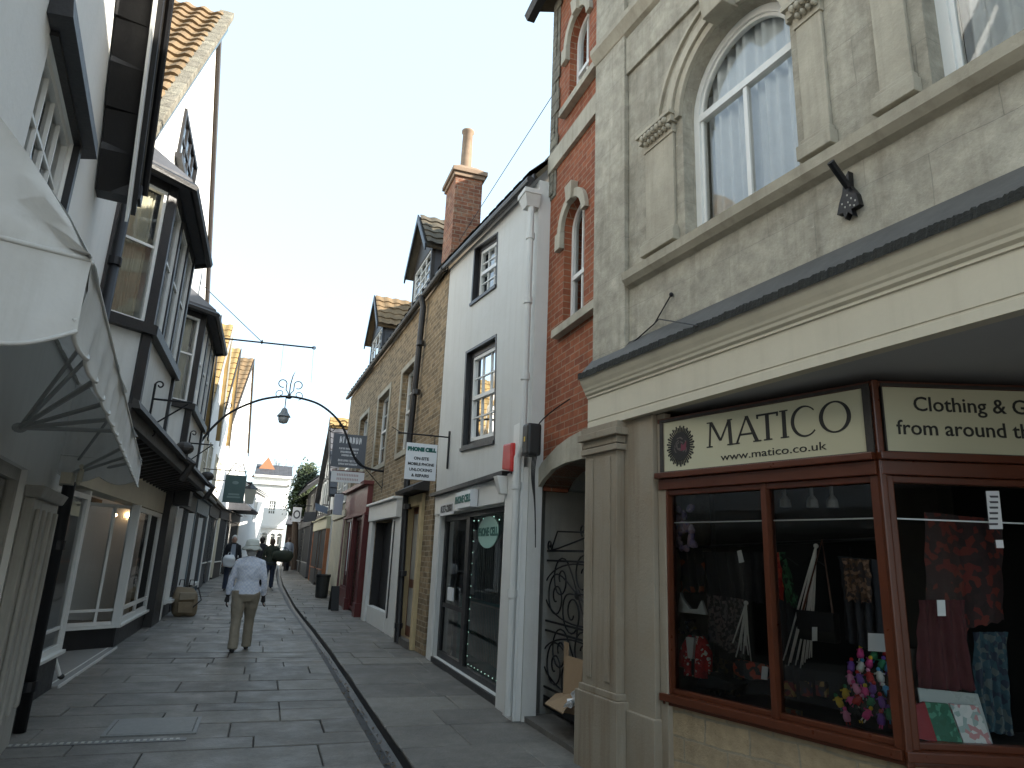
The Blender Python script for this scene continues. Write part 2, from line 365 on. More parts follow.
def extr(mb, prof, u0, u1, mi=0):   # profile in (y,z), run along u
    n = len(prof); vs = [(u0, y, z) for y, z in prof]+[(u1, y, z) for y, z in prof]
    return mb.add(vs, [(i, (i+1) % n, n+(i+1) % n, n+i) for i in range(n)]+[tuple(range(n)), tuple(range(2*n-1, n-1, -1))], mi)
MB.extr = extr

# ================================================================ SETTING: ground, paving, gutter
def interp(t, x):
    for (a, b), (c, d) in zip(t, t[1:]):
        if x <= c: return b+(d-b)*(x-a)/(c-a)
    return t[-1][1]
GUT = [(-8, 1.2), (0, 1.18), (5.5, 1.15), (9.2, 1.13), (12, 1.1), (15, 1.03), (20, .86), (28, .72), (34, .74), (45, .95), (80, 2)]
gx = lambda y: interp(GUT, y)
gz = lambda y: max(0, .0009*(y-11)**2) if 11 < y < 23 else (0 if y <= 11 else .13+.0216*(y-23))   # the street climbs gently away
def climb(mb):
    mb.v = [(p[0], p[1], p[2]+gz(p[1])) for p in mb.v]; return mb
mb = MB(); mb.box(-400, 400, -400, 400, -.2, -.13)
tag(mb.build('ground', mat('bare earth', (.12, .11, .1), .95, .3, .5)), kind='structure')
mb = MB()
ys = [-7+.5*i for i in range(140)]
for (fa, fb) in ((lambda y: -9, lambda y: gx(y)-.11), (lambda y: gx(y)+.09, lambda y: 9)):
    vs = []
    for y in ys: vs += [(fa(y), y, -.022), (fb(y), y, -.022), (fa(y), y, -.125), (fb(y), y, -.125)]
    mb.add(vs, [f for i in range(len(ys)-1) for f in ((4*i, 4*i+1, 4*i+5, 4*i+4), (4*i+1, 4*i+3, 4*i+7, 4*i+5), (4*i, 4*i+2, 4*i+6, 4*i+4))])
tag(climb(mb).build('paving_bed', 'grout'), kind='structure')

def slabmat(name, c1, c2):
    m, n, l, b = nodes(name); tc = n.new('ShaderNodeTexCoord'); v = tc.outputs['Object']
    at = n.new('ShaderNodeAttribute'); at.attribute_name = 'slab'
    c = mixc(n, l, at.outputs['Fac'], c1, c2)
    c = mixc(n, l, 1.0, c, ramp(n, l, noise(n, l, v, 1.1, 6, .7), (.3, .7), ((.72,)*3, (1.18,)*3)), 'MULTIPLY')
    c = mixc(n, l, 1.0, c, ramp(n, l, noise(n, l, v, 14, 5, .75), (.3, .75), ((.8,)*3, (1.15,)*3)), 'MULTIPLY')
    c = mixc(n, l, ramp(n, l, noise(n, l, v, 70, 2, .5), (.68, .74), ((0, 0, 0), (.5,)*3)), c, (.05, .05, .048))
    l.new(c, b.inputs['Base Color'])
    l.new(ramp(n, l, noise(n, l, v, 3, 4), (.3, .7), ((.42,)*3, (.75,)*3)), b.inputs['Roughness'])
    b.inputs['Specular IOR Level'].default_value = .4
    bp = n.new('ShaderNodeBump'); bp.inputs['Strength'].default_value = .7; bp.inputs['Distance'].default_value = .008
    h = n.new('ShaderNodeMath'); h.operation = 'ADD'; l.new(noise(n, l, v, 5, 5, .6), h.inputs[0]); l.new(noise(n, l, v, 45, 3), h.inputs[1])
    l.new(h.outputs[0], bp.inputs['Height']); l.new(bp.outputs[0], b.inputs['Normal']); return m
M['slab'] = slabmat('worn flagstone', (.132, .122, .108), (.205, .19, .165))
def paving(name, fa, fb, rows, lens, seed):
    R_ = random.Random(seed); mb = MB(); cols = []
    y = -6.0
    while y < 62:
        d = R_.uniform(*rows); xa, xb = fa(y+d/2), fb(y+d/2); x = xa-R_.uniform(0, .8)
        tilt = R_.uniform(-.012, .012)
        while x < xb:
            L = R_.uniform(*lens); x1 = x+L
            if xb-x1 < .25: x1 = xb+1
            g = R_.uniform(.002, .007); z = R_.uniform(-.004, .004)
            L0 = max(x, xa); 
            if min(x1, xb)-L0 > .06:
                def X(px, yy, lo, hi): return min(max(px, lo), hi)
                ya, yb = y+g, y+d-g
                pts = [(X(L0+g, ya, fa(ya)+g, 99), ya), (X(x1-g, ya, -99, fb(ya)-.002), ya), (X(x1-g, yb, -99, fb(yb)-.002), yb), (X(L0+g, yb, fa(yb)+g, 99), yb)]
                sp = R_.random() < .16 and x1 < xb and d > .36   # a slab cut in two
                zz = [z+R_.uniform(-.003, .003)+tilt*(p[1]-y) for p in pts]; e = .007
                cx = sum(p[0] for p in pts)/4; cy = sum(p[1] for p in pts)/4
                ins = [(p[0]+(e if p[0] < cx else -e), p[1]+(e if p[1] < cy else -e)) for p in pts]
                b = len(mb.f)
                mb.add([(p[0], p[1], q_) for p, q_ in zip(ins, zz)]+[(p[0], p[1], q_-.007) for p, q_ in zip(pts, zz)]+[(p[0], p[1], -.03) for p in pts],
                       [(0, 1, 2, 3)]+[(4+i, 4+(i+1) % 4, (i+1) % 4, i) for i in range(4)]+[(8+i, 8+(i+1) % 4, 4+(i+1) % 4, 4+i) for i in range(4)])
                v = R_.random(); cols += [v]*9
            x = x1
        y += d
    o = climb(mb).build(name, 'slab'); a = o.data.attributes.new('slab', 'FLOAT', 'FACE')
    for i, v in enumerate(cols): a.data[i].value = v
    return tag(o, kind='structure')
paving('street_paving', lambda y: -3.6, lambda y: gx(y)-.11, (.34, .66), (.5, 1.6), 3)
paving('pavement', lambda y: gx(y)+.09, lambda y: 4.2, (.38, .8), (.6, 1.3), 5)
mb = MB(); vs = []; 
for y in ys:
    c = gx(y)
    for dx, z in ((-.11, -.012), (-.10, -.07), (-.05, -.105), (.03, -.11), (.085, -.085), (.09, -.012)): vs.append((c+dx, y, z))
mb.add(vs, [(6*i+k, 6*i+k+1, 6*i+7+k, 6*i+6+k) for i in range(len(ys)-1) for k in range(5)])
tag(climb(mb).build('gutter', mat('wet stone gutter', (.03, .03, .03), .55, .45, 9, .5, 40)), kind='structure')
# grit and leaf litter in the gutter
mb = MB(); R_ = random.Random(4)
for i in range(420):
    y = 4.8+22*R_.random()**1.6; c = gx(y)+R_.uniform(-.07, .07); r = R_.uniform(.006, .02); a = R_.random()*6
    mb.add([(c+r*math.cos(a), y+r*math.sin(a), -.1), (c-r*math.sin(a), y+r*math.cos(a), -.095), (c-r*math.cos(a), y-r*math.sin(a), -.1), (c+r*math.sin(a), y-r*math.cos(a), -.088)], [(0, 1, 2, 3)])
tag(mb.build('gutter_litter', mat('dead leaves', (.14, .1, .06), .9, .5, 20)), 'dry leaves and grit lying in the gutter', 'leaf litter', kind='stuff')

# drain channel and inspection cover on the street
o = thing('drain_channel', 'narrow metal slot drain crossing the left side of the paving', 'drain', loc=(0, 6.63, 0))
mb = MB().box(-3.2, -.42, -.045, .045, -.02, .004); mb.build('grate_frame', mat('worn drain metal', (.14, .14, .14), .5, .3, 20, metal=.4), o)
mb = MB()
for i in range(56): mb.box(-3.18+i*.0488, -3.155+i*.0488, -.026, .026, .004, .009)
mb.build('grate_bars', 'greypaint', o)
o = thing('inspection_cover', 'square stone filled inspection cover with a pale rim', 'manhole cover', loc=(-.72, 7.1, 0), rotz=.0)
MB().ring([(-.36, -.30), (.36, -.30), (.36, .30), (-.36, .30)], [(-.33, -.27), (.33, -.27), (.33, .27), (-.33, .27)], -.0, .0)
mb = MB()
for a in ((-.36, .36, -.3, -.268), (-.36, .36, .268, .3), (-.36, -.328, -.268, .268), (.328, .36, -.268, .268)): mb.box(*a, -.02, .0085)
mb.build('rim', mat('worn iron rim', (.2, .2, .19), .6, .3, 20), o); MB().box(-.322, .322, -.262, .262, -.02, .0105).build('lid', mat('cover infill stone', (.22, .215, .2), .7, .25, 12, .5), o, bevel=.004)

# ================================================================ R1: limestone building with the corner shop
F1 = right_face(2.57, 5.33, -6.3)
b1 = thing('stone_building', 'weathered limestone building with arched upper windows above a recessed clothes shop', 'building', F1)
WY = .08
ul = F1(697, 222, WY+.12)[0]; ul2 = F1(945, 78, WY+.12)[0]; PW = 1.10; PITCHW = ul2-ul
zs_, z0_ = F1(690, 124, WY+.12)[1], 3.99
wins = [(ul+k*PITCHW, ul+k*PITCHW+PW) for k in range(4)]
TOPZ = 7.42
PB = [(0, 2.72), (9, 2.72), (9, TOPZ), (0, TOPZ)]
holes = [arch(a, b, z0_, zs_, 16) for a, b in wins]
def ex(mb): mb.box(0, 9, WY+.5, WY+.9, 9.9, 10.2)
wall(b1, PB, holes, 'ashlar', WY, .34, shell=(0, 9, 9, -.02, TOPZ))
mb = MB(); sillz = 3.92
mb.box(-.0, .5, WY-.05, WY-.002, 2.8, TOPZ)                                        # corner pilaster strip
mb.box(.502, 8.99, WY-.03, WY-.002, 6.02, 6.42)                                  # plain band over the arches
mb.build('pilaster_strip', 'ashlar', b1, bevel=.006)
mb = MB()
mb.extr([(WY, 3.84), (WY-.05, 3.86), (WY-.09, 3.9), (WY-.10, 3.965), (WY-.07, 3.985), (WY-.03, 4.0), (WY, 4.02)], .52, 8.99)
mb.extr([(WY, 6.43), (WY-.06, 6.46), (WY-.12, 6.56), (WY-.12, 6.62), (WY, 6.68)], 0, 8.99)
mb.build('string_course', 'ashlar_trim', b1)
for k, (a, b) in enumerate(wins):
    mb = MB()
    o1 = arch(a-.07, b+.07, zs_, zs_, 24)[2:]; i1 = arch(a+.0, b-.0, zs_, zs_, 24)[2:]
    mb.ring(o1, i1, WY-.035, WY-.002, closed=False)
    mb.ring(arch(a-.15, b+.15, zs_, zs_, 24)[2:], arch(a-.075, b+.075, zs_, zs_, 24)[2:], WY-.06, WY-.002, closed=False)
    mb.ring(arch(a-.32, b+.32, zs_, zs_, 24)[2:], arch(a-.29, b+.29, zs_, zs_, 24)[2:], WY-.028, WY-.002, closed=False)
    mb.build('archivolt', 'ashlar_trim', b1)
    c = (a+b)/2; zt = zs_+PW/2
    mb = MB(); mb.hexa([(c-.11, WY-.16, zt-.03), (c+.11, WY-.16, zt-.03), (c+.11, WY-.002, zt-.03), (c-.11, WY-.002, zt-.03),
                        (c-.17, WY-.18, zt+.42), (c+.17, WY-.18, zt+.42), (c+.17, WY-.002, zt+.42), (c-.17, WY-.002, zt+.42)])
    mb.build('keystone', 'ashlar_trim', b1, bevel=.01)
    for sx, (p0, p1) in enumerate((((a-.46, a-.09) if k == 0 else (a-.27, a-.08)), (b+.07, b+.26))):
        mb = MB(); mb.box(p0, p1, WY-.03, WY-.002, 4.02, zs_-.1)
        mb.box(p0-.03, p1+.03, WY-.075, WY-.002, 3.992+.03, 4.12); mb.box(p0-.015, p1+.015, WY-.052, WY-.002, 4.121, 4.16)
        mb.build('pilaster', 'ashlar_trim', b1, bevel=.006)
        mb = MB(); mb.box(p0-.01, p1+.01, WY-.04, WY-.002, zs_-.1, zs_-.02); mb.box(p0-.05, p1+.04, WY-.10, WY-.002, zs_+.045, zs_+.075); mb.box(p0-.03, p1+.03, WY-.075, WY-.002, zs_-.018, zs_+.043)
        nl_ = 7 if p1-p0 > .3 else 4
        for i in range(nl_):   # carved leaves
            x = p0+.01+(p1-p0-.02)*(i+.5)/nl_
            mb.blob((x, WY-.085, zs_+.012), (.024, .028, .03), 6); mb.blob((x+.02, WY-.06, zs_-.045), (.018, .03, .022), 6)
        mb.build('capital', 'ashlar_trim', b1)
    # timber window
    y = WY+.12
    mb = MB(); oo = arch(a, b, z0_, zs_, 20); ii = arch(a+.06, b-.06, z0_+.06, zs_, 20)
    mb.ring(oo, ii, y, y+.07); mb.ring(arch(a+.055, b-.055, z0_+.055, zs_, 20), arch(a+.085, b-.085, z0_+.09, zs_, 20), y+.02, y+.06)
    mb.box(a+.06, b-.06, y+.004, y+.066, zs_-.05, zs_+.01); mb.box(c-.018, c+.018, y+.012, y+.06, z0_+.06, zs_-.05)
    o = mb.build('window', 'whitepaint', b1)
    MB().add([(p[0], y+.032, p[1]) for p in arch(a+.03, b-.03, z0_+.03, zs_, 20)], [tuple(range(23))]).build('pane', 'glass', o)
    mb = MB(); n = 60; vs = []
    for i in range(n+1):
        x = a+.05+(b-a-.1)*i/n; yy = y+.12+.035*math.sin(i*1.1)+.02*math.sin(i*.43+k)
        zt_ = zs_+.06+math.sqrt(max(0, (PW/2)**2-(x-c)**2))*.98
        vs += [(x, yy, z0_), (x, yy, zt_)]
    mb.add(vs, [(2*i, 2*i+2, 2*i+3, 2*i+1) for i in range(n)]); mb.build('curtain', 'curtain', o, smooth=True)
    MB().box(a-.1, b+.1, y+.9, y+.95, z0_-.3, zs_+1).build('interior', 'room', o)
MB().box(-.1, 9.1, -.12, 1.2, TOPZ, TOPZ+.15).build('parapet', 'ashlar_trim', b1); MB().box(0.26, 8.7, .3, 9.0, TOPZ-.3, TOPZ-.2).build('flat_roof', 'lead', b1)
# canopy: fascia, cornice, lead
mb = MB(); mb.extr([(WY-.001, 3.37), (-.09, 3.165), (-.09, 3.15), (WY-.001, 3.12)], -.03, 9); mb.build('lead_flashing', 'lead', b1)
mb = MB(); R_ = random.Random(2); vs = []
for i in range(900):
    u = -.03+9*i/899; j = R_.uniform(-.007, .009); vs += [(u, -.11+j*.5, 3.118+j*.4), (u, -.105, 3.172+j), (u, -.06, 3.19+j)]
mb.add(vs, [(3*i+k, 3*i+3+k, 3*i+4+k, 3*i+1+k) for i in range(899) for k in range(2)]); mb.build('roofing_edge', 'felt', b1)
mb = MB()
mb.extr([(WY, 2.68), (-.0, 2.68), (-.0, 2.735), (.006, 2.738), (.006, 2.75), (0, 2.753), (0, 2.955), (-.012, 2.958), (-.012, 2.975), (-.03, 2.99), (-.035, 3.01), (-.045, 3.022), (-.052, 3.04), (-.07, 3.07), (-.085, 3.1), (-.095, 3.13), (-.095, 3.148), (WY, 3.148)], -.02, 9)
mb.build('fascia', 'creampaint', b1)
MB().box(0.99, 9, WY+.002, 4.0, 2.69, 2.72).build('soffit', 'soffit', b1)
# ground-floor pilaster at the corner
mb = MB()
mb.box(-.02, .46, -.02, .4, -.02, 2.56); mb.box(-.07, .52, -.06, .4, -.02, .55); mb.box(-.045, .49, -.04, .4, .551, .6)
mb.box(.05, .12, -.034, -.021, .66, 2.40); mb.box(.31, .38, -.034, -.021, .66, 2.40)
mb.box(-.05, .50, -.05, .4, 2.44, 2.49); mb.box(-.03, .48, -.035, .4, 2.5, 2.56); mb.box(-.07, .53, -.075, .4, 2.561, 2.62); mb.box(-.04, .5, -.045, .4, 2.621, 2.679)
mb.build('corner_pilaster', 'pilaster', b1, bevel=.008)
mb = MB(); mb.box(.462, .84, .05, .2, -.02, 2.679); mb.box(.845, .93, .09, .16, -.02, 2.679); mb.box(.525, .86, .02, .2, -.02, .5)
mb.build('pier', 'pilaster', b1, bevel=.008)

# canted shop front -------------------------------------------------
a2 = math.atan2(2.92-4.46, 3.24-2.79); F2 = Fr(2.79, 4.46, a2); W2 = math.hypot(2.92-4.46, 3.24-2.79)
F3 = Fr(3.24, 2.92, math.atan2(2.61-2.92, 4.05-3.24)); W3 = 1.3
def local(o, fr, par_fr): o.matrix_local = par_fr.i @ fr.m; return o
def sub_build(mb, name, m, fr, parent, **k):   # mesh modelled on face fr, parented to a thing that stands on face F1
    o = mb.build(name, m, parent, **k); o.matrix_parent_inverse = Matrix(); o.matrix_local = F1.i @ fr.m; return o
for fr, Wd, mul in ((F2, W2, [0, .535, 1.0]), (F3, W3, [0, .82, 1.0])):
    fr2 = fr
    mb = MB(); t0, t1 = .68, 2.17
    mb.box(-.03, Wd+.0, -.06, .12, t0-.05, t0-.0); mb.box(-.02, Wd-.0, -.035, .12, t0-.075, t0-.052)
    mb.box(-.02, Wd, -.05, .12, 2.09, 2.17); mb.box(-.03, Wd+.0, -.085, .12, 2.172, 2.215)
    for k in mul:
        x = k*Wd; hw = .02 if 0 < k < 1 else .026; x = min(max(x, hw), Wd-hw); mb.box(x-hw, x+hw, -.03, .06, t0, 2.09)
    mb.box(.0, Wd, -.005, .05, t0+.001, t0+.035); mb.box(0, Wd, -.02, .05, 2.05, 2.089)
    mb.box(-.03, Wd, -.04, .06, 2.60, 2.635)
    o = sub_build(mb, 'shop_window', 'redwood', fr, b1, bevel=.006)
    g = MB().add([(.03, .02, t0), (Wd-.03, .02, t0), (Wd-.03, .02, 2.09), (.03, .02, 2.09)], [(0, 1, 2, 3)]).build('pane', 'shopglass', o)
    mb = MB(); 
    # joist strip light rail seen as a pale line
    mb.box(.04, Wd-.04, .04, .05, 1.85, 1.858); mb.build('curtain_wire', 'signwhite', o)
    mb = MB().box(-.0, Wd-.0, .0, .12, -.02, t0-.076); sub_build(mb, 'stall_riser', 'ochre_stone', fr, b1)
mb = MB(); mb.box(-.028, .012, -.045, .05, .6, 2.64); mb.box(W3-.03, W3+.06, -.06, .06, -.02, 2.64); sub_build(mb, 'corner_post', 'redwood', F3, b1, bevel=.008)
# dark room behind the shop window; its gloom is in the colour
mb = MB(); mb.box(1.0, 9, 3.2, 3.25, 0, 2.68); mb.box(.95, 1.0, .5, 3.2, 0, 2.68); mb.box(4.6, 4.7, .9, 3.2, 0, 2.68); mb.box(1.01, 4.59, .7, 3.19, .02, .05)
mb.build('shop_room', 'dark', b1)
mb = MB(); mb.add([(1.0, .3, .66), (2.65, .45, .66), (4.5, 1.0, .66), (4.5, 1.6, .66), (1.0, 1.6, .66)], [(0, 1, 2, 3, 4)])
mb = MB().prism([(0.02, .0), (W2, 0), (W2, .02), (.02, .02)], .06, .75)
sub_build(mb, 'display_shelf', 'darkwood', Fr(*(F2.m @ Vector((0, 0, .64)))[:2], a2), b1).location.z = .64
mb = MB().box(.02, W3, .06, .62, .0, .02); sub_build(mb, 'display_shelf', 'darkwood', F3, b1).location.z = .645

# signs -------------------------------------------------------------
def ell(cx, cz, rx_, rz_, n=40, dx=0, rot=0): 
    return [(cx+rx_*math.cos(t)*math.cos(rot)-rz_*math.sin(t)*math.sin(rot)+dx, cz+rx_*math.cos(t)*math.sin(rot)+rz_*math.sin(t)*math.cos(rot)) for t in [2*math.pi*i/n for i in range(n)]]
s1 = thing('shop_sign', 'cream shop sign reading MATICO with a dark sunburst emblem', 'shop sign', F2)
MB().box(.03, W2-.045, -.035, -.015, 2.225, 2.6).build('board', 'signcream', s1)
mb = MB(); mb.box(0, W2, -.05, -.01, 2.603, 2.62); mb.box(0, W2, -.05, -.01, 2.216, 2.224); mb.box(.0, .028, -.05, -.01, 2.2245, 2.602); mb.box(W2-.043, W2, -.05, -.01, 2.2245, 2.602)
mb.build('sign_frame', 'darkwood', s1)
Y0, Y1 = -.039, -.0352
L0 = MB(); H_ = .18; zb = 2.365
def st(p, q_, w0, w1=None):
    w1 = w1 or w0; L0.prism([(p[0]-w0/2, zb+p[1]*H_), (p[0]+w0/2, zb+p[1]*H_), (q_[0]+w1/2, zb+q_[1]*H_), (q_[0]-w1/2, zb+q_[1]*H_)], Y0, Y1)
def serif(x, z, w_): L0.prism([(x-w_/2, zb+z*H_), (x+w_/2, zb+z*H_), (x+w_/2, zb+z*H_+.008), (x-w_/2, zb+z*H_+.008)], Y0-.0004, Y1)
k = (W2-.075)/1.57
u0 = .455
M_ = lambda x: u0+x*.9
# M
st((M_(.0), 0), (M_(.015), 1), .014); st((M_(.018), 1), (M_(.105), .22), .026, .02); st((M_(.105), .22), (M_(.188), 1), .012, .014); st((M_(.2), 0), (M_(.188), 1), .026); serif(M_(0), 0, .05); serif(M_(.2), 0, .06); serif(M_(.005), .96, .045); serif(M_(.195), .96, .04)
# A
st((M_(.25), 0), (M_(.345), 1.02), .013); st((M_(.43), 0), (M_(.345), 1.02), .028, .024); L0.prism([(M_(.283), zb+.30*H_), (M_(.405), zb+.30*H_), (M_(.405), zb+.37*H_), (M_(.283), zb+.37*H_)], Y0, Y1); serif(M_(.25), 0, .05); serif(M_(.43), 0, .06)
# T
st((M_(.52), 0), (M_(.52), 1), .026); L0.prism([(M_(.435), zb+.93*H_), (M_(.605), zb+.93*H_), (M_(.605), zb+H_), (M_(.435), zb+H_)], Y0, Y1); serif(M_(.52), 0, .06); st((M_(.44), .84), (M_(.437), 1), .012); st((M_(.603), .84), (M_(.605), 1), .012)
# I
st((M_(.655), 0), (M_(.655), 1), .026); serif(M_(.655), 0, .058); serif(M_(.655), .96, .058)
# C
n = 30; a0, a1 = rad(42), rad(318)
oc = [(M_(.81)+.092*math.cos(a0+(a1-a0)*i/n), zb+H_/2+.1*math.sin(a0+(a1-a0)*i/n)) for i in range(n+1)]
ic = [(M_(.818)+.077*math.cos(a0+(a1-a0)*i/n), zb+H_/2+.089*math.sin(a0+(a1-a0)*i/n)) for i in range(n+1)]
L0.ring(oc, ic, Y0, Y1, closed=False)
# O
L0.ring(ell(M_(1.03), zb+H_/2, .1, .098), ell(M_(1.03), zb+H_/2, .075, .088), Y0, Y1)
L0.build('lettering', 'ink', s1)
text(s1, 'www.matico.co.uk', .072, .93, 2.285, -.0355, 'ink', sx=1.42)
mb = MB(); ce = (.19, 2.405)
for i in range(44):
    a = 2*math.pi*i/44; r0, r1 = .05, .118+.012*(i % 2)
    p = lambda r, da: (ce[0]+r*math.cos(a+da), ce[1]+r*1.18*math.sin(a+da))
    mb.prism([p(r0, -.05), p(r1, -.045), p(r1, .045), p(r0, .05)], Y0, Y1)
mb.prism(ell(*ce, .088, .105), Y0-.0006, Y1); mb.build('emblem', 'ink', s1)
mb = MB()
for i in range(26):
    a = R_.random()*6.28; r = .02+.05*R_.random(); mb.prism(ell(ce[0]+r*math.cos(a), ce[1]+r*math.sin(a), .004, .013, 8, rot=a), Y0-.0012, Y0-.0006)
mb.build('emblem_petals', mat('emblem grey', (.12, .1, .09), .5, .1, 3, 0), s1)
MB().prism([(ce[0]+.005, ce[1]-.04), (ce[0]+.055, ce[1]-.03), (ce[0]+.06, ce[1]+.035), (ce[0]+.03, ce[1]-.0), (ce[0]+.01, ce[1]+.02)], Y0-.0018, Y0-.0012).build('emblem_mark', mat('emblem wine', (.16, .03, .05), .5, .1, 3, 0), s1)
s2 = thing('shop_sign', 'cream shop sign with the words Clothing and from around', 'shop sign', F3)
MB().box(.03, W3-.04, -.035, -.015, 2.225, 2.6).build('board', 'signcream', s2)
mb = MB(); mb.box(.021, W3, -.05, -.01, 2.603, 2.62); mb.box(.021, W3, -.05, -.01, 2.216, 2.224); mb.box(.0211, .0285, -.05, -.01, 2.2245, 2.602); mb.box(W3-.038, W3, -.05, -.01, 2.2245, 2.602)
mb.build('sign_frame', 'darkwood', s2)
text(s2, 'Clothing & Gifts', .12, .2, 2.50, -.0355, 'ink', align='LEFT', bold=.001)
text(s2, 'from around the world', .12, .095, 2.36, -.0355, 'ink', align='LEFT', bold=.001)

# iron bracket end on the wall above the canopy
zc = F1(850, 195, WY)[1]; uc = F1(852, 190, WY-.05)[0]
o = thing('sign_bracket', 'black iron sign bracket stub with pierced leaf shape on the limestone wall', 'wall bracket', F1)
mb = MB(); B0 = F1(833, 163, WY-.18); B1 = F1(848, 187, WY-.06)
mb.tube([(B0[0], WY-.2, B0[1]), (B1[0], WY-.06, B1[1])], .021, 10); mb.build('arm', 'iron', o)
mb = MB(); L = [F1(*p, WY-.02) for p in ((846, 186), (848, 178), (851, 172), (852, 186), (859, 194), (862, 205), (858, 208), (854, 210), (856, 216), (851, 213), (848, 220), (846, 214), (840, 216), (842, 205), (845, 195))]
mb.prism(L, WY-.045, WY-.003)
hl = [F1(p[0], p[1], WY-.03) for p in ((849, 196), (853, 199), (857, 201), (844, 205), (847, 208), (852, 206), (856, 206), (850, 203))]
mb.build('leaf_plate', 'iron', o)
mb = MB()
for h in hl: mb.blob((h[0], WY-.046, h[1]), (.005, .003, .007), 5)
mb.build('rivet', 'greypaint', o)
# cable on the wall
o = MB(); c0 = F1(665, 293, 0); c1 = F1(648, 322, 0); c2 = F1(605, 362, 0); c3 = F1(700, 326, -.1)
o.tube([(c0[0], WY-.02, c0[1]), (c1[0], WY-.015, c1[1]), (c2[0], WY-.03, c2[1])], .006, 6)
o.tube([(c1[0], WY-.015, c1[1]), (c1[0]+.1, WY-.05, c1[1]+.0), (c3[0], -.12, c3[1])], .005, 6); o.blob((c0[0], WY-.02, c0[1]), .018, 6); o.blob((.02, WY-.07, 3.23), .03, 6)
tag(o.build('cable', 'iron'), 'black cable running up the limestone wall from the canopy', 'cable'); bpy.data.objects['cable'].matrix_world = F1.m

# ================================================================ R2: narrow brick house over the gated passage
FC = lambda y: Fr(0, y, 0)         # upright plane facing the camera, x = world X
F4b = right_face(2.72, 6.76, 0)
r2 = thing('brick_house', 'narrow orange red brick house above an arched stone passage with an iron gate', 'house', F4b)
U1 = 1.42; PD = .0
ua, ub = F4b(541, 600)[0]+.02, U1
arc_in = F4b.q([(540, 491), (547, 480), (556, 470), (570, 463), (587, 459)])
arc_out = F4b.q([(535.5, 483), (546, 463), (561, 447), (573, 438), (586, 431)])
u_s, z_s = arc_in[0]
hole = [(u_s, .0), (U1-.02, .0), (U1-.02, arc_in[-1][1])]+list(reversed(arc_in))
wl = F4b(571, 280, .09)[0]; wlz0 = F4b(571, 322)[1]; wls = F4b(574, 222)[1]
wu = F4b(577, 60, .09)[0]; wuz0 = F4b(577, 96)[1]; wus = F4b(580, 30)[1]
hw = [arch(wl, wl+.52, wlz0, wls, 12), arch(wu-.0, wu+.52, wuz0, wus, 12)]
qx = .17
wall(r2, [(0, z_s)]+arc_in[0:]+[(U1, arc_in[-1][1]), (U1, 8.55), (0, 8.55)], hw, 'redbrick', 0, .3)
mb = MB().prism([(0, 4.6+1.1), (qx, 5.7), (qx, 8.5), (0, 8.5)], -.012, -.001)
z = 5.75
while z < 8.45:
    h = random.uniform(.14, .2); e = random.choice((.1, .17, .22)); mb.box(-.015, e, -.028, -.0125, z, z+h-.012); z += h
mb.build('quoins', 'greystone', r2, bevel=.004)
mb = MB(); b0 = F4b(566, 156)[1]; mb.box(-.01, U1, -.05, -.001, b0-.02, b0+.22); mb.build('stone_band', 'ashlar_trim', r2, bevel=.005)
mb = MB(); mb.ring(arc_out, arc_in, -.05, .31, closed=False); mb.build('arch_ring', 'ashlar_trim', r2)
for (w0, z0, zs) in ((wl, wlz0, wls), (wu, wuz0, wus)):
    mb = MB(); mb.ring(arch(w0-.1, w0+.62, zs, zs, 16)[2:], arch(w0-.001, w0+.521, zs, zs, 16)[2:], -.05, -.001, closed=False)
    mb.box(w0-.14, w0-.001, -.06, -.001, zs-.2, zs-.002)
    mb.hexa([(w0+.2, -.08, zs+.24), (w0+.32, -.08, zs+.24), (w0+.32, -.003, zs+.24), (w0+.2, -.003, zs+.24), (w0+.17, -.09, zs+.44), (w0+.35, -.09, zs+.44), (w0+.35, -.003, zs+.44), (w0+.17, -.003, zs+.44)])
    MB().box(w0-.1, U1-.01, -.09, -.001, z0-.1, z0-.01).build('window_ledge', 'ashlar_trim', r2, bevel=.005); mb.build('window_surround', 'ashlar_trim', r2, bevel=.005)
    y = .09; c = w0+.26; mb = MB(); mb.ring(arch(w0, w0+.52, z0, zs, 14), arch(w0+.05, w0+.47, z0+.05, zs, 14), y, y+.06)
    mb.box(c-.012, c+.012, y+.01, y+.05, z0+.05, zs+.2); mb.box(w0+.05, w0+.47, y-.004, y+.055, (z0+zs)/2-.025, (z0+zs)/2+.025)
    o = mb.build('window', 'whitepaint', r2); MB().add([(p[0], y+.03, p[1]) for p in arch(w0+.02, w0+.5, z0+.02, zs, 14)], [tuple(range(17))]).build('pane', 'glass', o)
    MB().box(w0-.1, w0+.6, .5, .52, z0-.2, zs+.5).build('interior', 'room', o)
mb = MB(); tiles(mb, [(-.15, -.2, 8.55), (U1+.3, -.2, 8.55), (U1+.3, 4, 9.9), (-.15, 4, 9.9)], 8, 16, wavy=False); mb.build('roof', 'tile_dark', r2)
mb = MB(); mb.box(-.0, .25, .3, 8, 3, 8.5); mb.add([(0, .3, 8.5), (0, 8, 8.5), (0, 4, 9.8), (.2, .3, 8.5), (.2, 8, 8.5), (.2, 4, 9.8)], [(0, 1, 2), (3, 4, 5), (0, 1, 4, 3), (1, 2, 5, 4), (2, 0, 3, 5)])
mb.build('gable_wall', 'greystone', r2)
mb = MB(); mb.extr([(-.2, 8.43), (-.3, 8.43), (-.34, 8.5), (-.32, 8.55), (-.18, 8.55)], -.28, U1); mb.build('eaves_gutter', 'black', r2)
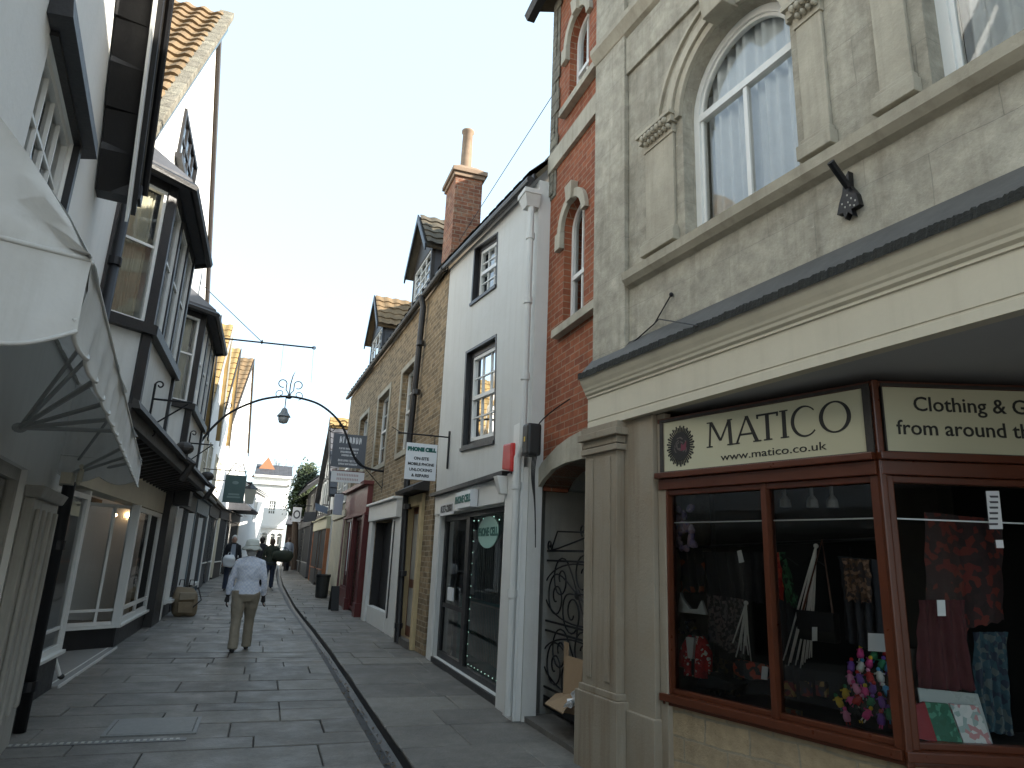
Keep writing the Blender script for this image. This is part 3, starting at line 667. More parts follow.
# passage lining
mb = MB(); mb.box(-.4, -.29, .16, 5, -.02, 2.75); mb.box(-.29, .012, .301, 5, 2.4, 3); mb.box(U1-.0, U1+.1, .7, 5, -.02, 3); mb.box(-.29, U1+.1, .302, 5, 2.72, 2.95)
mb.box(-.29, U1+.1, 4.5, 4.7, 0, 2.8); mb.build('passage_lining', 'greypaint', r2)
mb = MB(); mb.box(u_s, U1-.0, -.12, 1.5, -.02, .05); mb.build('threshold', 'slab', r2)
g = thing('iron_gate', 'black wrought iron gate with spiral scrolls filling the arched passage', 'gate', F4b)
GD = .2
gp = lambda x, y: F4b(x, y, GD)
gl, gr = gp(543, 600)[0], U1-.04
zt1, zt2, zm1, zm2, zb1, zb2 = [gp(560, v)[1] for v in (551, 561, 624, 634, 694, 704)]
MB().box(gl, gl+.03, GD-.015, GD+.015, .07, zt1+.06).build('stile', 'iron', g); MB().box(gr-.03, gr, GD-.015, GD+.015, .07, zt1+.02).build('stile', 'iron', g)
mb = MB()
for z in (zt1, zt2, zm1, zm2, zb1, zb2): mb.box(gl+.03, gr-.03, GD-.008, GD+.008, z-.01, z+.01)
mb.box((gl+gr)/2-.01, (gl+gr)/2+.01, GD-.006, GD+.006, zm2, zm1); mb.build('rail', 'iron', g)
def wheel(zlo, zhi):
    mb = MB(); cx, cz = (gl+gr)/2, (zlo+zhi)/2; R0 = min((gr-gl)/2-.03, (zhi-zlo)/2-.012); RX = (gr-gl)/2-.035; RZ = (zhi-zlo)/2-.012
    mb.tube([(cx+RX*math.cos(a), GD, cz+RZ*math.sin(a)) for a in [2*math.pi*i/40 for i in range(41)]], .0085, 6)
    for k in range(6):
        a = k*math.pi/3+.3; c = (cx+RX*.64*math.cos(a), cz+RZ*.64*math.sin(a)); r0 = RX*.27
        S_ = spiral(c, r0, RX*.05, a-math.pi/2, 1.45, 26, y=GD); p0 = Vector(S_[0]); d0 = Vector((math.cos(a), 0, math.sin(a)))
        O_ = Vector((cx, GD, cz)); mb.tube(bez(O_, O_.lerp(p0, .35)-d0*.02, p0-d0*RX*.22, p0, 8)[:-1]+[Vector(q_) for q_ in S_], .0085, 6)
    mb.blob((cx, GD, cz), (.05, .03, .05), 8)
    return mb.build('scroll_panel', 'iron', g)
wheel(zm1+.01, zt2-.01); wheel(zb1+.01, zm2-.01)
mb = MB()
A_ = gp(550, 545); mb.tube(spiral(A_, .012, .07, 3.5, 1.4, 24, y=GD)+[(A_[0]+.2, GD, A_[1]+.14), (gr-.22, GD, A_[1]+.1), (gr-.06, GD, A_[1]+.17)], .009, 6)
mb.tube(spiral(gp(583, 530), .06, .012, -1.8, -1.1, 20, y=GD), .009, 6)
mb.tube([(A_[0]-.02, GD, zt1), (A_[0]+.25, GD, zt1+.03), (gr-.1, GD, zt1+.22), (gr-.04, GD, zt1+.3)], .009, 6)
for i in range(5): mb.tube([(gl, GD, zt1), (gl+random.uniform(-.05, .08), GD-.03, zt1+.2+random.random()*.1)], .005, 5)
mb.build('crest', 'iron', g)
MB().box(gl+.03, gr-.03, GD-.006, GD+.004, .08, zb2-.012).build('kick_plate', 'iron', g)
# rubbish leaning on the gate
cardm = mat('brown cardboard', (.28, .19, .11), .85, .15, 6, .2)
o = thing('cardboard_box', 'flattened brown cardboard box with white paper leaning against the iron gate', 'cardboard box', F4b)
def wq(pts, ds): return [(F4b(p[0], p[1], d)[0], d, F4b(p[0], p[1], d)[1]) for p, d in zip(pts, ds)]
MB().sheet(wq([(561, 712), (579, 716), (583, 660), (566, 655)], [-.02, 0, .1, .1]), .01).build('side_panel', cardm, o)
MB().sheet(wq([(544, 705), (561, 712), (566, 700), (549, 694)], [.1, 0, .05, .15]), .01)
MB().sheet(wq([(545, 703), (563, 713), (578, 692), (556, 693)], [-.2, -.15, .05, .08]), .01).build('flap', cardm, o)
MB().sheet(wq([(563, 700), (567, 713), (568, 643), (564, 641)], [.06, .02, .14, .16]), .01).build('upright_panel', cardm, o)
mb = MB(); R_ = random.Random(5); P = wq([(563, 706), (571, 708), (583, 693), (577, 688)], [-.14]*4); n = 6; vs = []
for i in range(n+1):
    for j in range(n+1):
        a = Vector(P[0]).lerp(Vector(P[1]), i/n); b = Vector(P[3]).lerp(Vector(P[2]), i/n); p = a.lerp(b, j/n); vs.append(p+Vector((R_.uniform(-.01, .01), R_.uniform(-.03, .03), R_.uniform(-.01, .01))))
mb.add(vs, [(i*(n+1)+j, i*(n+1)+j+1, (i+1)*(n+1)+j+1, (i+1)*(n+1)+j) for i in range(n) for j in range(n)]); mb.build('paper', 'signwhite', o)

# ================================================================ R3: white rendered house with the phone shop
F5 = right_face(2.57, 6.76, 0)
r3 = thing('white_house', 'white rendered house with two black framed sash windows above the phone shop', 'house', F5)
TL, TR = F5(444, 274), F5(533, 189); BL, BR = F5(430, 662), (0, 0)
ulft = (TL[0]+BL[0])/2
W1 = F5.q([(471.5, 303), (496.5, 284.5), (498, 232.5), (475, 249)]); W2_ = F5.q([(462, 448), (494.5, 440), (496.5, 335), (466.5, 352.5)])
fz = F5(470, 487)[1]; dtop = 2.15
ds0, ds1 = F5(439, 560)[0], F5(506, 560)[0]
dz0 = .08
hole_s = [(ds0, dz0), (ds1, dz0), (ds1, dtop), (ds0, dtop)]
wall(r3, [(BL[0], 0), (0, 0), (0, TR[1]), (TL[0], TL[1])], [W1, W2_, hole_s], 'render', 0, .15,
     extra=lambda mb: (mb.box(ulft, ulft+.25, .15, 7, 0, TL[1]-.05), mb.box(-.25, 0, .15, 7, 2.8, TR[1]-.03), mb.box(ulft, 0, 6.8, 7, 0, 6.2)))
for Q, nm in ((W1, 1), (W2_, 2)):
    mb = MB(); a = [bil(Q, *p) for p in ((0, 0), (1, 0), (1, 1), (0, 1))]; cx = (Q[0][0]+Q[1][0])/2
    e = .006
    inn = sub(Q, .1, .955, .06, .93)
    mb.ring(a, inn, .07, .16); mb.ring([bil(Q, *p) for p in ((-.02, -.02), (1.01, -.02), (1.01, 1.01), (-.02, 1.01))], sub(Q, .03, .985, .02, .985), -.008, .069)
    mb.build('window_reveal', 'black', r3)
    window(r3, inn, .08, 3 if nm == 1 else 3, 4 if nm == 2 else 4, .05, .018, 'whitepaint', True, 'curtain' if nm == 1 else 'curtain_cream', back=.7, cpart=.9 if nm == 1 else .35)
    MB().prism([(Q[0][0]-.03, Q[0][1]-.05), (Q[1][0]+.02, Q[1][1]-.05), (Q[1][0]+.02, Q[1][1]-.006), (Q[0][0]-.03, Q[0][1]-.006)], -.03, -.001).build('sill', 'black', r3)
mb = MB(); rA, rB = TL[1], TR[1]
tiles(mb, [(TL[0], -.06, rA+.06), (.0, -.06, rB+.06), (.0, 3.4, rB+4), (TL[0], 3.4, rA+4)], 14, 12, wavy=False); mb.build('roof', 'tile_dark', r3)  # unseen ridge raised so this roof shades the bays opposite
mb = MB(); mb.tube([(TL[0]-.05, -.12, rA-.02), ((TL[0])/2, -.12, (rA+rB)/2-.02), (.0, -.12, rB-.02)], .045, 8)
mb.sheet([(TL[0], -.08, rA-.02), (0, -.08, rB-.02), (0, -.08, rB+.07), (TL[0], -.08, rA+.07)], .02); mb.build('eaves_gutter', 'black', r3)
# shop front
f0 = F5(434, 497); f1 = F5(517, 473)
mb = MB(); mb.prism([(ds0-.3, dtop+.02), (ds1+.0, dtop+.02), (ds1+.04, f1[1]-.02), (ds0-.35, f0[1]-.02)], -.05, -.002); 
mb.prism([(ds1+.01, .0), (-.02, .0), (-.02, f1[1]+.02), (ds1+.05, f1[1])], -.06, -.003)
mb.prism([(ds0-.34, .0), (ds0-.02, .0), (ds0-.02, dtop+.0), (ds0-.34, dtop+.0)], -.03, -.003)
mb.prism([(-.32, .0), (-.02, .0), (-.02, 3.0), (-.32, 3.0)], -.09, -.061)
mb.build('shop_surround', 'whitepaint', r3, bevel=.006)
mb = MB(); mb.prism([(ds0-.4, f0[1]-.02), (ds1+.1, f1[1]-.02), (ds1+.1, f1[1]+.035), (ds0-.4, f0[1]+.03)], -.13, -.002); mb.build('drip_moulding', 'black', r3)
mb = MB(); mb.hexa([(ds1+.02, -.14, dtop+.1), (ds1+.12, -.14, dtop+.1), (ds1+.12, -.06, dtop+.1), (ds1+.02, -.06, dtop+.1), (ds1+.0, -.2, f1[1]-.03), (ds1+.14, -.2, f1[1]-.03), (ds1+.14, -.06, f1[1]-.03), (ds1+.0, -.06, f1[1]-.03)]); mb.build('corbel', 'whitepaint', r3, bevel=.01)
dd = F5(462, 560)[0]
o = window(r3, [(ds0, dz0), (dd, dz0), (dd, dtop), (ds0, dtop)], .06, 1, 2, .09, .06, 'black', glass='shopglass', back=0, name='door', rowf=[.36])
MB().box((ds0+dd)/2-.14, (ds0+dd)/2+.14, .03, .055, .92, 1.1).build('letter_plate', 'signwhite', o)
o = window(r3, [(dd+.002, dz0), (ds1, dz0), (ds1, dtop), (dd+.002, dtop)], .06, 1, 1, .07, .02, 'black', glass='shopglass', back=0, name='shop_window')
mb = MB(); 
for i in range(26): u = dd+.1+(ds1-dd-.2)*i/25; mb.box(u-.006, u+.006, .13, .142, .3, .95)
mb.box(dd+.1, ds1-.1, .125, .145, .95, .97); mb.build('security_grille', 'greypaint', o)
mb = MB()
R_ = random.Random(11)
for i in range(24):
    t = i/23; u = dd+.08+(ds1-dd-.15)*t; 
    if i % 3 == 0: mb.blob((u, .12, dtop-.12-.04*math.sin(i)), .009, 5)
    if i % 2: mb.blob((dd+.09, .12, .2+1.7*t), .006, 5); mb.blob((u, .12, dz0+.1), .006, 5)
tag(mb.build('fairy_lights', emit('fairy light glow', (.5, .9, .75), .3), o), kind='stuff')
mb = MB(); mb.box(ds0-.3, .0, 2.6, 2.7, 0, 2.6); mb.box(ds0-.3, ds0-.2, .35, 2.6, 0, 2.6); mb.box(-.46, -.42, .16, 2.6, 0, 2.6); mb.box(ds0-.3, 0, .35, 2.6, 2.3, 2.4); mb.build('shop_room', 'room_light', r3)
mb = MB(); R_ = random.Random(77)
for i in range(20): x_ = dd+.12+(ds1-dd-.2)*i/20; mb.box(x_, x_+R_.uniform(.03, .07), .18, .19, 1.0, 2.08)
mb.build('blinds', mat('grey slat blinds', (.30, .32, .31), .7, .3, 5, 0), r3)
mb = MB(); mb.box(ds0+.2, ds1-.1, .3, .5, .05, .98); mb.build('counter', mat('teal counter', (.04, .2, .19), .5, .1, 3, 0), r3)
mb = MB()
for k in range(5): mb.box(dd+.2, ds1-.1, 1.9, 2.1, .5+.33*k, .53+.33*k)
for k in range(22): x_ = dd+.25+(ds1-dd-.4)*R_.random(); z_ = .53+.33*R_.randrange(4); mb.box(x_, x_+.08, 1.91, 2.0, z_+.001, z_+.16)
mb.build('stock_shelf', mat('stocked shelf', (.16, .17, .17), .6, .5, 8, 0), r3)
mb = MB(); mb.box(ds0-.0, ds1, -.03, .05, .0, dz0-.002); mb.build('door_step', 'black', r3)
# signs on the shop
ou, oz = F5(485.5, 532, .05); o = thing('window_sign', 'pale teal oval sign reading PHONE CELL fixed on the glass of the phone shop window', 'window sign', F5)
MB().prism(ell(ou, oz, .42, .2), .078, .088).build('board', mat('pale teal board', (.30, .52, .46), .5, .05, 3, 0), o)
text(o, 'PHONE CELL', .14, ou, oz, .0745, 'teal', ext=.002, bold=.006)
pu, pz = F5(467, 499, -.1); o = thing('fascia_sign', 'small white tilted sign reading PHONE CELL over the phone shop door', 'shop sign', F5)
mb = MB(); hwid = .36; mb.hexa([(pu-hwid, -.16, pz-.12), (pu+hwid, -.16, pz-.12), (pu+hwid, -.06, pz-.12), (pu-hwid, -.06, pz-.12), (pu-hwid-.02, -.16, pz+.1), (pu+hwid+.02, -.16, pz+.1), (pu+hwid+.02, -.06, pz+.1), (pu-hwid-.02, -.06, pz+.1)]); mb.build('board', 'signwhite', o)
t = text(o, 'PHONE CELL', .13, pu, pz-.01, -.1645, 'teal', bold=.005); 
nu, nz = F5(447, 509, -.05); o = thing('number_sign', 'telephone number 01373-228001 painted on the white fascia beside the small sign', 'sign', F5)
MB().box(nu-.42, nu+.42, -.056, -.0515, nz-.09, nz+.09).build('board', 'signwhite', o)
text(o, '01373-228001', .15, nu, nz, -.0565, 'ink', bold=.004, sx=.85)
# fittings on the right-hand strip
o = thing('alarm_box', 'red plastic alarm box on the white house above its shop pilaster', 'alarm box', F5)
c = F5.q([(508, 470), (517, 472), (518, 443), (509.5, 445)], -.06); mb = MB().prism([(c[0][0], c[0][1]), (c[1][0], c[1][1]), (c[2][0], c[2][1]), (c[3][0], c[3][1])], -.14, -.003); mb.build('cover', 'red', o, bevel=.02)
mb = MB(); mb.tube([((c[0][0]+c[1][0])/2, -.07, c[0][1]), ((c[0][0]+c[1][0])/2, -.07, c[0][1]-.06)], .012, 6); mb.build('strobe', 'ink', o)
o = thing('junction_box', 'black utility box with cables beside the downpipe on the white house', 'junction box', F5)
c = F5(530, 440, -.1); mb = MB().box(c[0]-.09, c[0]+.09, -.16, -.003, c[1]-.17, c[1]+.17); mb.build('cover', 'ink', o, bevel=.03)
MB().box(c[0]-.02, c[0]+.015, -.163, -.1605, c[1]-.02, c[1]+.03).build('label', mat('yellow tag', (.6, .4, .02), .5, .1, 3, 0), o)
mb = MB()
for k in range(4): mb.tube(bez((c[0]+.04*k-.03, -.05, c[1]-.15), (c[0]+.03*k, -.1, c[1]-.4), (c[0]-.02+.02*k, -.03, c[1]-.5), (c[0]+.015*k, -.02, c[1]-.7-.13*k), 10), .0055, 5)
mb.tube(bez((c[0]+.1, -.03, c[1]-.1), (c[0]-.1, -.05, c[1]+.1), (c[0]-.1, -.05, c[1]+.2), (c[0]+.55, .1, c[1]+.35), 10), .007, 5)
mb.build('cables', 'iron', o)
o = thing('downpipe', 'white painted downpipe with hopper head on the right edge of the white house', 'drainpipe', F5)
h = F5(530, 198, -.1); mb = MB(); mb.hexa([(h[0]-.07, -.16, h[1]-.14), (h[0]+.07, -.16, h[1]-.14), (h[0]+.07, -.005, h[1]-.14), (h[0]-.07, -.005, h[1]-.14), (h[0]-.12, -.2, h[1]), (h[0]+.12, -.2, h[1]), (h[0]+.12, -.005, h[1]), (h[0]-.12, -.005, h[1])])
mb.box(h[0]-.13, h[0]+.13, -.21, -.004, h[1]+.001, h[1]+.06); mb.build('hopper', 'render', o)
mb = MB(); px_ = [F5(x, y, -.1) for x, y in ((530, 210), (526, 330), (524, 470), (516, 700))]; uu = (px_[0][0]+px_[2][0])/2
uu = px_[1][0]
mb.tube([(uu, -.09, h[1]-.13), (uu, -.09, 2.75), (uu-.03, -.13, 2.6), (uu-.03, -.13, .05)], .04, 10)
for z in (5.2, 4.4, 3.5, 2.3, 1.2): mb.lathe([(.052, -.04), (.052, .04)], (uu if z > 2.7 else uu-.03, -.09 if z > 2.7 else -.13, z), 10)
mb.build('pipe', 'render', o, smooth=False)
MB().box(uu-.12, uu-.06, -.1, -.062, 1.5, 1.68).build('meter_plate', 'pipe', o)

# hanging PHONE CELL sign: at right angles to the wall
Yh = 10.35; F6 = FC(Yh)
bl_, br_, tr_, tl_ = F6.q([(404, 477), (434, 483), (438.5, 446.5), (407, 441)])
o = thing('hanging_sign', 'white hanging sign reading PHONE CELL on an iron bracket over the pavement', 'hanging sign', F6)
x0, x1 = (bl_[0]+tl_[0])/2, (br_[0]+tr_[0])/2; z0, z1 = (bl_[1]+br_[1])/2, (tl_[1]+tr_[1])/2
MB().box(x0, x1, -.012, .012, z0, z1).build('board', 'signwhite', o, bevel=.004)
cx = (x0+x1)/2; Wb = x1-x0; Hb = z1-z0
text(o, 'PHONE CELL', Wb*.155, cx, z1-Hb*.17, -.0135, 'teal', bold=.008, sx=1.0)
for k, (s_, f) in enumerate((('ON-SITE', .13), ('MOBILE PHONE', .12), ('UNLOCKING', .125), ('& REPAIRS', .125))):
    text(o, s_, Wb*f, cx, z1-Hb*(.42+.155*k), -.0135, 'ink', bold=.002)
mb = MB(); bz = F6(424, 435)[1]; wx = 2.555
mb.tube([(x0-.12, 0, bz), (wx, 0, bz)], .012, 8); mb.tube([(wx-.01, 0, bz-.5), (wx-.01, 0, bz+.1)], .018, 8); mb.blob((x0-.13, 0, bz), .02, 6)
for x in (x0+.05, x1-.05): mb.tube([(x, 0, z1), (x, 0, bz)], .006, 6)
mb.tube([(x0-.1, 0, bz+.0), (x0-.25, .0, bz+.08)], .006, 5)
mb.build('bracket', 'iron', o)

# ================================================================ R4: rubble stone house with dormers
F7 = right_face(2.56, 11.2, -1.8)
r4 = thing('golden_stone_house', 'long golden rubble stone house with two dormers and slim stone framed windows', 'house', F7)
E0, E1 = F7(351, 398), F7(441, 281)
uf = E0[0]
wq_ = []
for tl, tr, br, bl in (((404, 372), (416.5, 362), (408, 449), (396.5, 453)), ((379, 399), (390, 390.5), (385, 463), (374, 466)), ((361, 420), (369, 413), (364, 470), (356, 472))):
    wq_.append(F7.q([bl, br, tr, tl]))
def squared(Q): u0, u1 = (Q[0][0]+Q[3][0])/2, (Q[1][0]+Q[2][0])/2; z0, z1 = (Q[0][1]+Q[1][1])/2, (Q[2][1]+Q[3][1])/2; return [(u0, z0), (u1, z0), (u1, z1), (u0, z1)]
wq_ = [squared(q) for q in wq_]
door = F7.q([(402, 646), (413, 653), (422, 503), (408, 508)]); door = squared(door); door[0] = (door[0][0], .12); door[1] = (door[1][0], .12)
sh = F7.q([(371, 606), (397, 640), (400, 518), (374, 523)]); sh = squared(sh); sh = [(sh[0][0], .05), (sh[1][0], .05), (sh[1][0], sh[2][1]), (sh[0][0], sh[2][1])]
wall(r4, [(uf, 0), (0, 0), (0, E1[1]), (uf, E0[1])], wq_+[door, sh], 'rubble', 0, .4,
     extra=lambda mb: (mb.box(uf, uf+.3, .4, 7, 0, 6), mb.box(uf, 0, 6.8, 7, 0, 6.3)))
for Q in wq_:
    mb = MB(); W, H = qsize(Q); a = .12
    mb.ring([(Q[0][0]-a, Q[0][1]-a), (Q[1][0]+a, Q[1][1]-a), (Q[2][0]+a, Q[2][1]+a), (Q[3][0]-a, Q[3][1]+a)], Q, -.03, -.001)
    mb.build('stone_surround', 'ashlar_trim', r4, bevel=.006)
    window(r4, Q, .12, 2, 4, .06, .022, 'whitepaint', True, 'curtain', back=.6, cpart=.3)
mb = MB(); rz_ = lambda u: E0[1]+(E1[1]-E0[1])*(u-uf)/(-uf)
tiles(mb, [(uf-.1, -.05, E0[1]+.06), (.0, -.05, E1[1]+.06), (.0, 3.5, E1[1]+3.8), (uf-.1, 3.5, E0[1]+3.8)], 30, 14); mb.build('roof', 'tile_dark', r4)  # unseen ridge raised to lengthen its shadow across the street
mb = MB(); mb.tube([(uf-.15, -.12, E0[1]+.0), (0, -.12, E1[1]+.0)], .05, 8); mb.sheet([(uf-.1, -.07, E0[1]-.03), (0, -.07, E1[1]-.03), (0, -.07, E1[1]+.08), (uf-.1, -.07, E0[1]+.08)], .02); mb.build('eaves_gutter', 'lead', r4)
# dormers
def dormer(apex, tl, tr, bl, br, cols, rows, tilem, face, cheek):
    d = .12; A = F7(*apex, d-.15); q = squared(F7.q([bl, br, tr, tl], d))
    u0, u1, z0, z1 = q[0][0], q[1][0], q[0][1], q[2][1]; D = 2.6; ac = (u0+u1)/2; zr = A[1]; zr = max(zr, z1+.35)
    mb = MB(); mb.prism([(u0-.1, z0-.1), (u1+.1, z0-.1), (u1+.1, z1+.05), (ac, zr-.12), (u0-.1, z1+.05)], d, d+.08, [q]); mb.build('dormer_front', face, r4)
    window(r4, q, d+.02, cols, rows, .04, .02, 'whitepaint', False, 'curtain', back=.5, cpart=.4, name='dormer_window')
    MB().box(u1+.03, u1+.099, d+.08, D, z0-.1, z1+.06).build('dormer_cheek', cheek, r4); MB().box(u0-.099, u0-.03, d+.08, D, z0-.1, z1+.06).build('dormer_cheek', cheek, r4)
    ov = .14; ze = z1-.06; mb = MB()
    tiles(mb, [(u1+.1+ov, d-.16, ze), (u1+.1+ov, D, ze), (ac, D, zr), (ac, d-.16, zr)], 9, 5, .03, .03)
    tiles(mb, [(u0-.1-ov, D, ze), (u0-.1-ov, d-.16, ze), (ac, d-.16, zr), (ac, D, zr)], 9, 5, .03, .03); mb.build('dormer_roof', tilem, r4)
    mb = MB(); mb.prism([(u0-.1-ov, ze-.12), (u0-.1-ov, ze+.04), (ac, zr+.06), (u1+.1+ov, ze+.04), (u1+.1+ov, ze-.12), (ac, zr-.13)], d-.2, d-.165)
    mb.build('bargeboard', 'black', r4)
dormer((422, 213), (414.5, 271), (430, 254), (412.5, 304), (429, 288), 3, 4, 'tile_dark', 'darkwood', 'slate')  # dark mossy tiles; their darkness also paints the chimney's shadow on this roof
dormer((375, 298), (371, 341), (381, 331), (370, 370), (380, 360), 3, 3, 'tile', 'black', 'slate')
# ground floor of the stone house
mb = MB(); Q = door; a = .16
mb.ring([(Q[0][0]-a, 0), (Q[1][0]+a, 0), (Q[2][0]+a, Q[2][1]+.17), (Q[3][0]-a, Q[3][1]+.17)], [(Q[0][0]+.02, .0), (Q[1][0]-.02, .0), (Q[2][0]-.02, Q[2][1]-.02), (Q[3][0]+.02, Q[3][1]-.02)], -.06, .079, closed=True); mb.build('door_surround', 'yellowstone', r4, bevel=.01)
o = MB().box(Q[0][0], Q[1][0], .08, .12, .12, Q[2][1]).build('door', mat('brown red door', (.17, .06, .035), .5, .2, 5, .1), r4)
mb = MB(); mb.box(Q[0][0]+.1, Q[1][0]-.1, .07, .08, .3, .95); mb.box(Q[0][0]+.1, Q[1][0]-.1, .07, .08, 1.1, Q[2][1]-.15); mb.build('door_panel', 'greypaint', o)
MB().box(Q[0][0], Q[1][0], -.1, .078, 0, .118).build('step', 'slab', r4)
mb = MB(); cq = F7(420, 493); mb.hexa([(Q[0][0]-.1, -.28, Q[2][1]+.2), (Q[1][0]+.4, -.28, Q[2][1]+.2), (Q[1][0]+.4, -.0, Q[2][1]+.2), (Q[0][0]-.1, 0, Q[2][1]+.2), (Q[0][0]-.1, -.3, Q[2][1]+.26), (Q[1][0]+.4, -.3, Q[2][1]+.26), (Q[1][0]+.4, 0, Q[2][1]+.42), (Q[0][0]-.1, 0, Q[2][1]+.42)]); mb.build('door_hood', 'darkwood', r4)
Q = sh; u_r = F7(403, 500)[0]; ul_ = F7(366, 600)[0]
mb = MB(); ft = F7(403, 499)[1]; mb.prism([(ul_, Q[2][1]+.02), (u_r, Q[2][1]+.02), (u_r, ft), (ul_, ft)], -.12, -.002); mb.box(ul_, u_r+.02, -.2, -.002, ft+.001, ft+.05)
mb.box(ul_, Q[0][0]-.0, -.09, -.002, 0, Q[2][1]+.019); um = F7(389, 580)[0]; mb.box(um, Q[1][0]+.04, -.03, .1, .0, Q[2][1]+.019); mb.box(ul_+.001, um, -.04, .1, 0, .38)
mb.build('shop_surround', 'whitepaint', r4, bevel=.01)
mb = MB(); mb.box(Q[0][0]-.0, um, .6, .65, .0, Q[2][1]+.1); mb.box(um, um+.04, .1, .6, 0, Q[2][1]+.1); mb.box(Q[0][0]+.003, Q[0][0]+.02, .01, .6, .06, Q[2][1]-.01); mb.build('doorway_shade', 'black', r4); MB().box(Q[0][0]+.02, um, .2, .24, .05, Q[2][1]-.01).build('door', 'black', r4)  # black sheets and door leaf paint the shade inside the doorway
mb = MB(); mb.box(um+.25, um+.29, -.05, -.031, .3, Q[2][1]-.05); mb.build('panel_slot', 'black', r4)
o = thing('downpipe', 'black cast iron downpipe beside the yellow door surround on the stone house', 'drainpipe', F7)
pa, pb = F7(424, 305, -.09), F7(398, 640, -.09); pm = F7(410, 440, -.09)
mb = MB(); mb.tube([(pa[0], -.16, rz_(pa[0])-.02), (pa[0], -.1, rz_(pa[0])-.25), (pm[0], -.1, pm[1]), (pb[0], -.1, .02)], .06, 10)
for z in (5.6, 4.6, 3.4, 2.4, 1.2, .3): 
    t = (rz_(pa[0])-z)/rz_(pa[0]); mb.lathe([(.075, -.045), (.075, .045)], (pa[0]+(pb[0]-pa[0])*t, -.1, z), 10)
mb.build('pipe', 'black', o)
# chimney between the two roofs
Yc = 11.35
F8 = FC(Yc); ch = F8.q([(454, 255), (479, 232), (482.5, 183), (455.5, 183)]); xl, xr = ch[3][0], ch[2][0]; zc1 = F8(468, 178)[1]
o = thing('chimney', 'tall weathered brick chimney with a single clay pot between the two roofs', 'chimney', F8)
mb = MB(); mb.box(xl, xr, 0, .75, 4.5, zc1); mb.build('stack', 'chimbrick', o)
mb = MB(); mb.box(xl-.04, xr+.04, -.04, .79, zc1, zc1+.08); mb.box(xl-.08, xr+.08, -.08, .83, zc1+.081, zc1+.17)
mb.hexa([(xl-.06, -.06, zc1+.171), (xr+.06, -.06, zc1+.171), (xr+.06, .8, zc1+.171), (xl-.06, .8, zc1+.171), (xl+.1, .1, zc1+.32), (xr-.1, .1, zc1+.32), (xr-.1, .6, zc1+.32), (xl+.1, .6, zc1+.32)]); mb.build('cap', 'clay', o, bevel=.01)
pc = (xl+xr)/2; pr = .115; pz1 = F8(466, 131, .35)[1]
MB().lathe([(pr+.02, 0), (pr, .05), (pr-.015, pz1-zc1-.38), (pr+.01, pz1-zc1-.34), (pr+.01, pz1-zc1-.3), (pr-.03, pz1-zc1-.3), (pr-.03, pz1-zc1-.5)], (pc, .35, zc1+.3), 18).build('pot', 'clay', o, smooth=True)
o = MB().tube([(2.7, 11.2, 7.2), (3.2, 7.0, 8.2)], .006, 5).build('wire', 'iron'); tag(o, 'thin wire running from the white house roof to the brick house', 'wire')

# red shop on the ground floor beyond
F9 = right_face(2.24, 17.2, -1.6)
rs = thing('red_shopfront', 'dark red painted timber shopfront projecting from the far end of the stone house', 'shopfront', F9)
ue = F9(336, 600)[0]; zt = F9(366, 482)[1]; zt0 = F9(366, 512)[1]
mb = MB(); mb.box(ue, 0, -.0, .35, zt0, zt-.1); mb.box(ue-.05, .06, -.12, .35, zt-.1, zt); mb.box(ue-.02, .03, -.04, .35, zt0-.06, zt0-.002)
mb.build('fascia', mat('faded red fascia', (.17, .04, .035), .5, .2, 4, .1), rs, bevel=.01)
for a, b in ((-.32, 0), (ue, ue+.3), (ue/2-.1, ue/2+.1)): MB().box(a, b, -.03, .35, 0, zt0-.061).box(a-.03, b+.03, -.06, .3, 0, .35).build('pilaster', 'redpaint', rs, bevel=.01)
window(rs, [(ue+.3, .55), (ue/2-.1, .55), (ue/2-.1, zt0-.07), (ue+.3, zt0-.07)], .02, 3, 1, .07, .04, 'redpaint', back=.3, name='shop_window', glass='shopglass')
window(rs, [(ue/2+.1, .1), (-.32, .1), (-.32, zt0-.07), (ue/2+.1, zt0-.07)], .06, 2, 1, .07, .05, 'redpaint', back=.28, name='door', glass='shopglass')
mb = MB(); mb.box(ue+.3, ue/2-.1, .0, .25, 0, .549); mb.build('stall_riser', 'redpaint', rs)

# ================================================================ L1: white gabled house with the awning
F10 = left_face(-1.80, 7.10, -7.3)
l1 = thing('gabled_white_house', 'white rendered gabled house at the left edge with a black hooded casement above the awning', 'house', F10)
hq = [(-3.56, 3.02), (-2.52, 3.02), (-2.52, 4.02), (-3.56, 4.02)]
hole_w = [(-8.5, .4), (-1.62, .4), (-1.62, 2.0), (-8.5, 2.0)]
wall(l1, [(-9, -.02), (-.06, -.02), (-.06, 5.2), (-3.9, 9.0), (-9, 4.2)], [hq, hole_w], 'render_pale', 0, .3, extra=lambda mb: mb.box(-.3, -.06, .3, 8, 0, 4.7))
window(l1, hq, .02, 4, 3, .05, .022, 'whitepaint', back=.4, curtain='curtain', cpart=.4)
mb = MB(); Q = hq; mb.box(Q[1][0], Q[1][0]+.07, -.04, -.001, Q[0][1]-.05, Q[2][1]+.03); mb.box(Q[0][0]-.05, Q[1][0], -.04, -.001, Q[2][1], Q[2][1]+.03); mb.build('window_surround', 'black', l1)
mb = MB(); mb.hexa([(-3.75, -.11, 4.06), (-2.32, -.11, 4.06), (-2.3, -.002, 4.04), (-3.75, -.002, 4.04), (-3.75, -.09, 4.2), (-2.28, -.09, 4.2), (-2.25, -.002, 4.3), (-3.75, -.002, 4.3)]); mb.build('window_hood', 'black', l1)
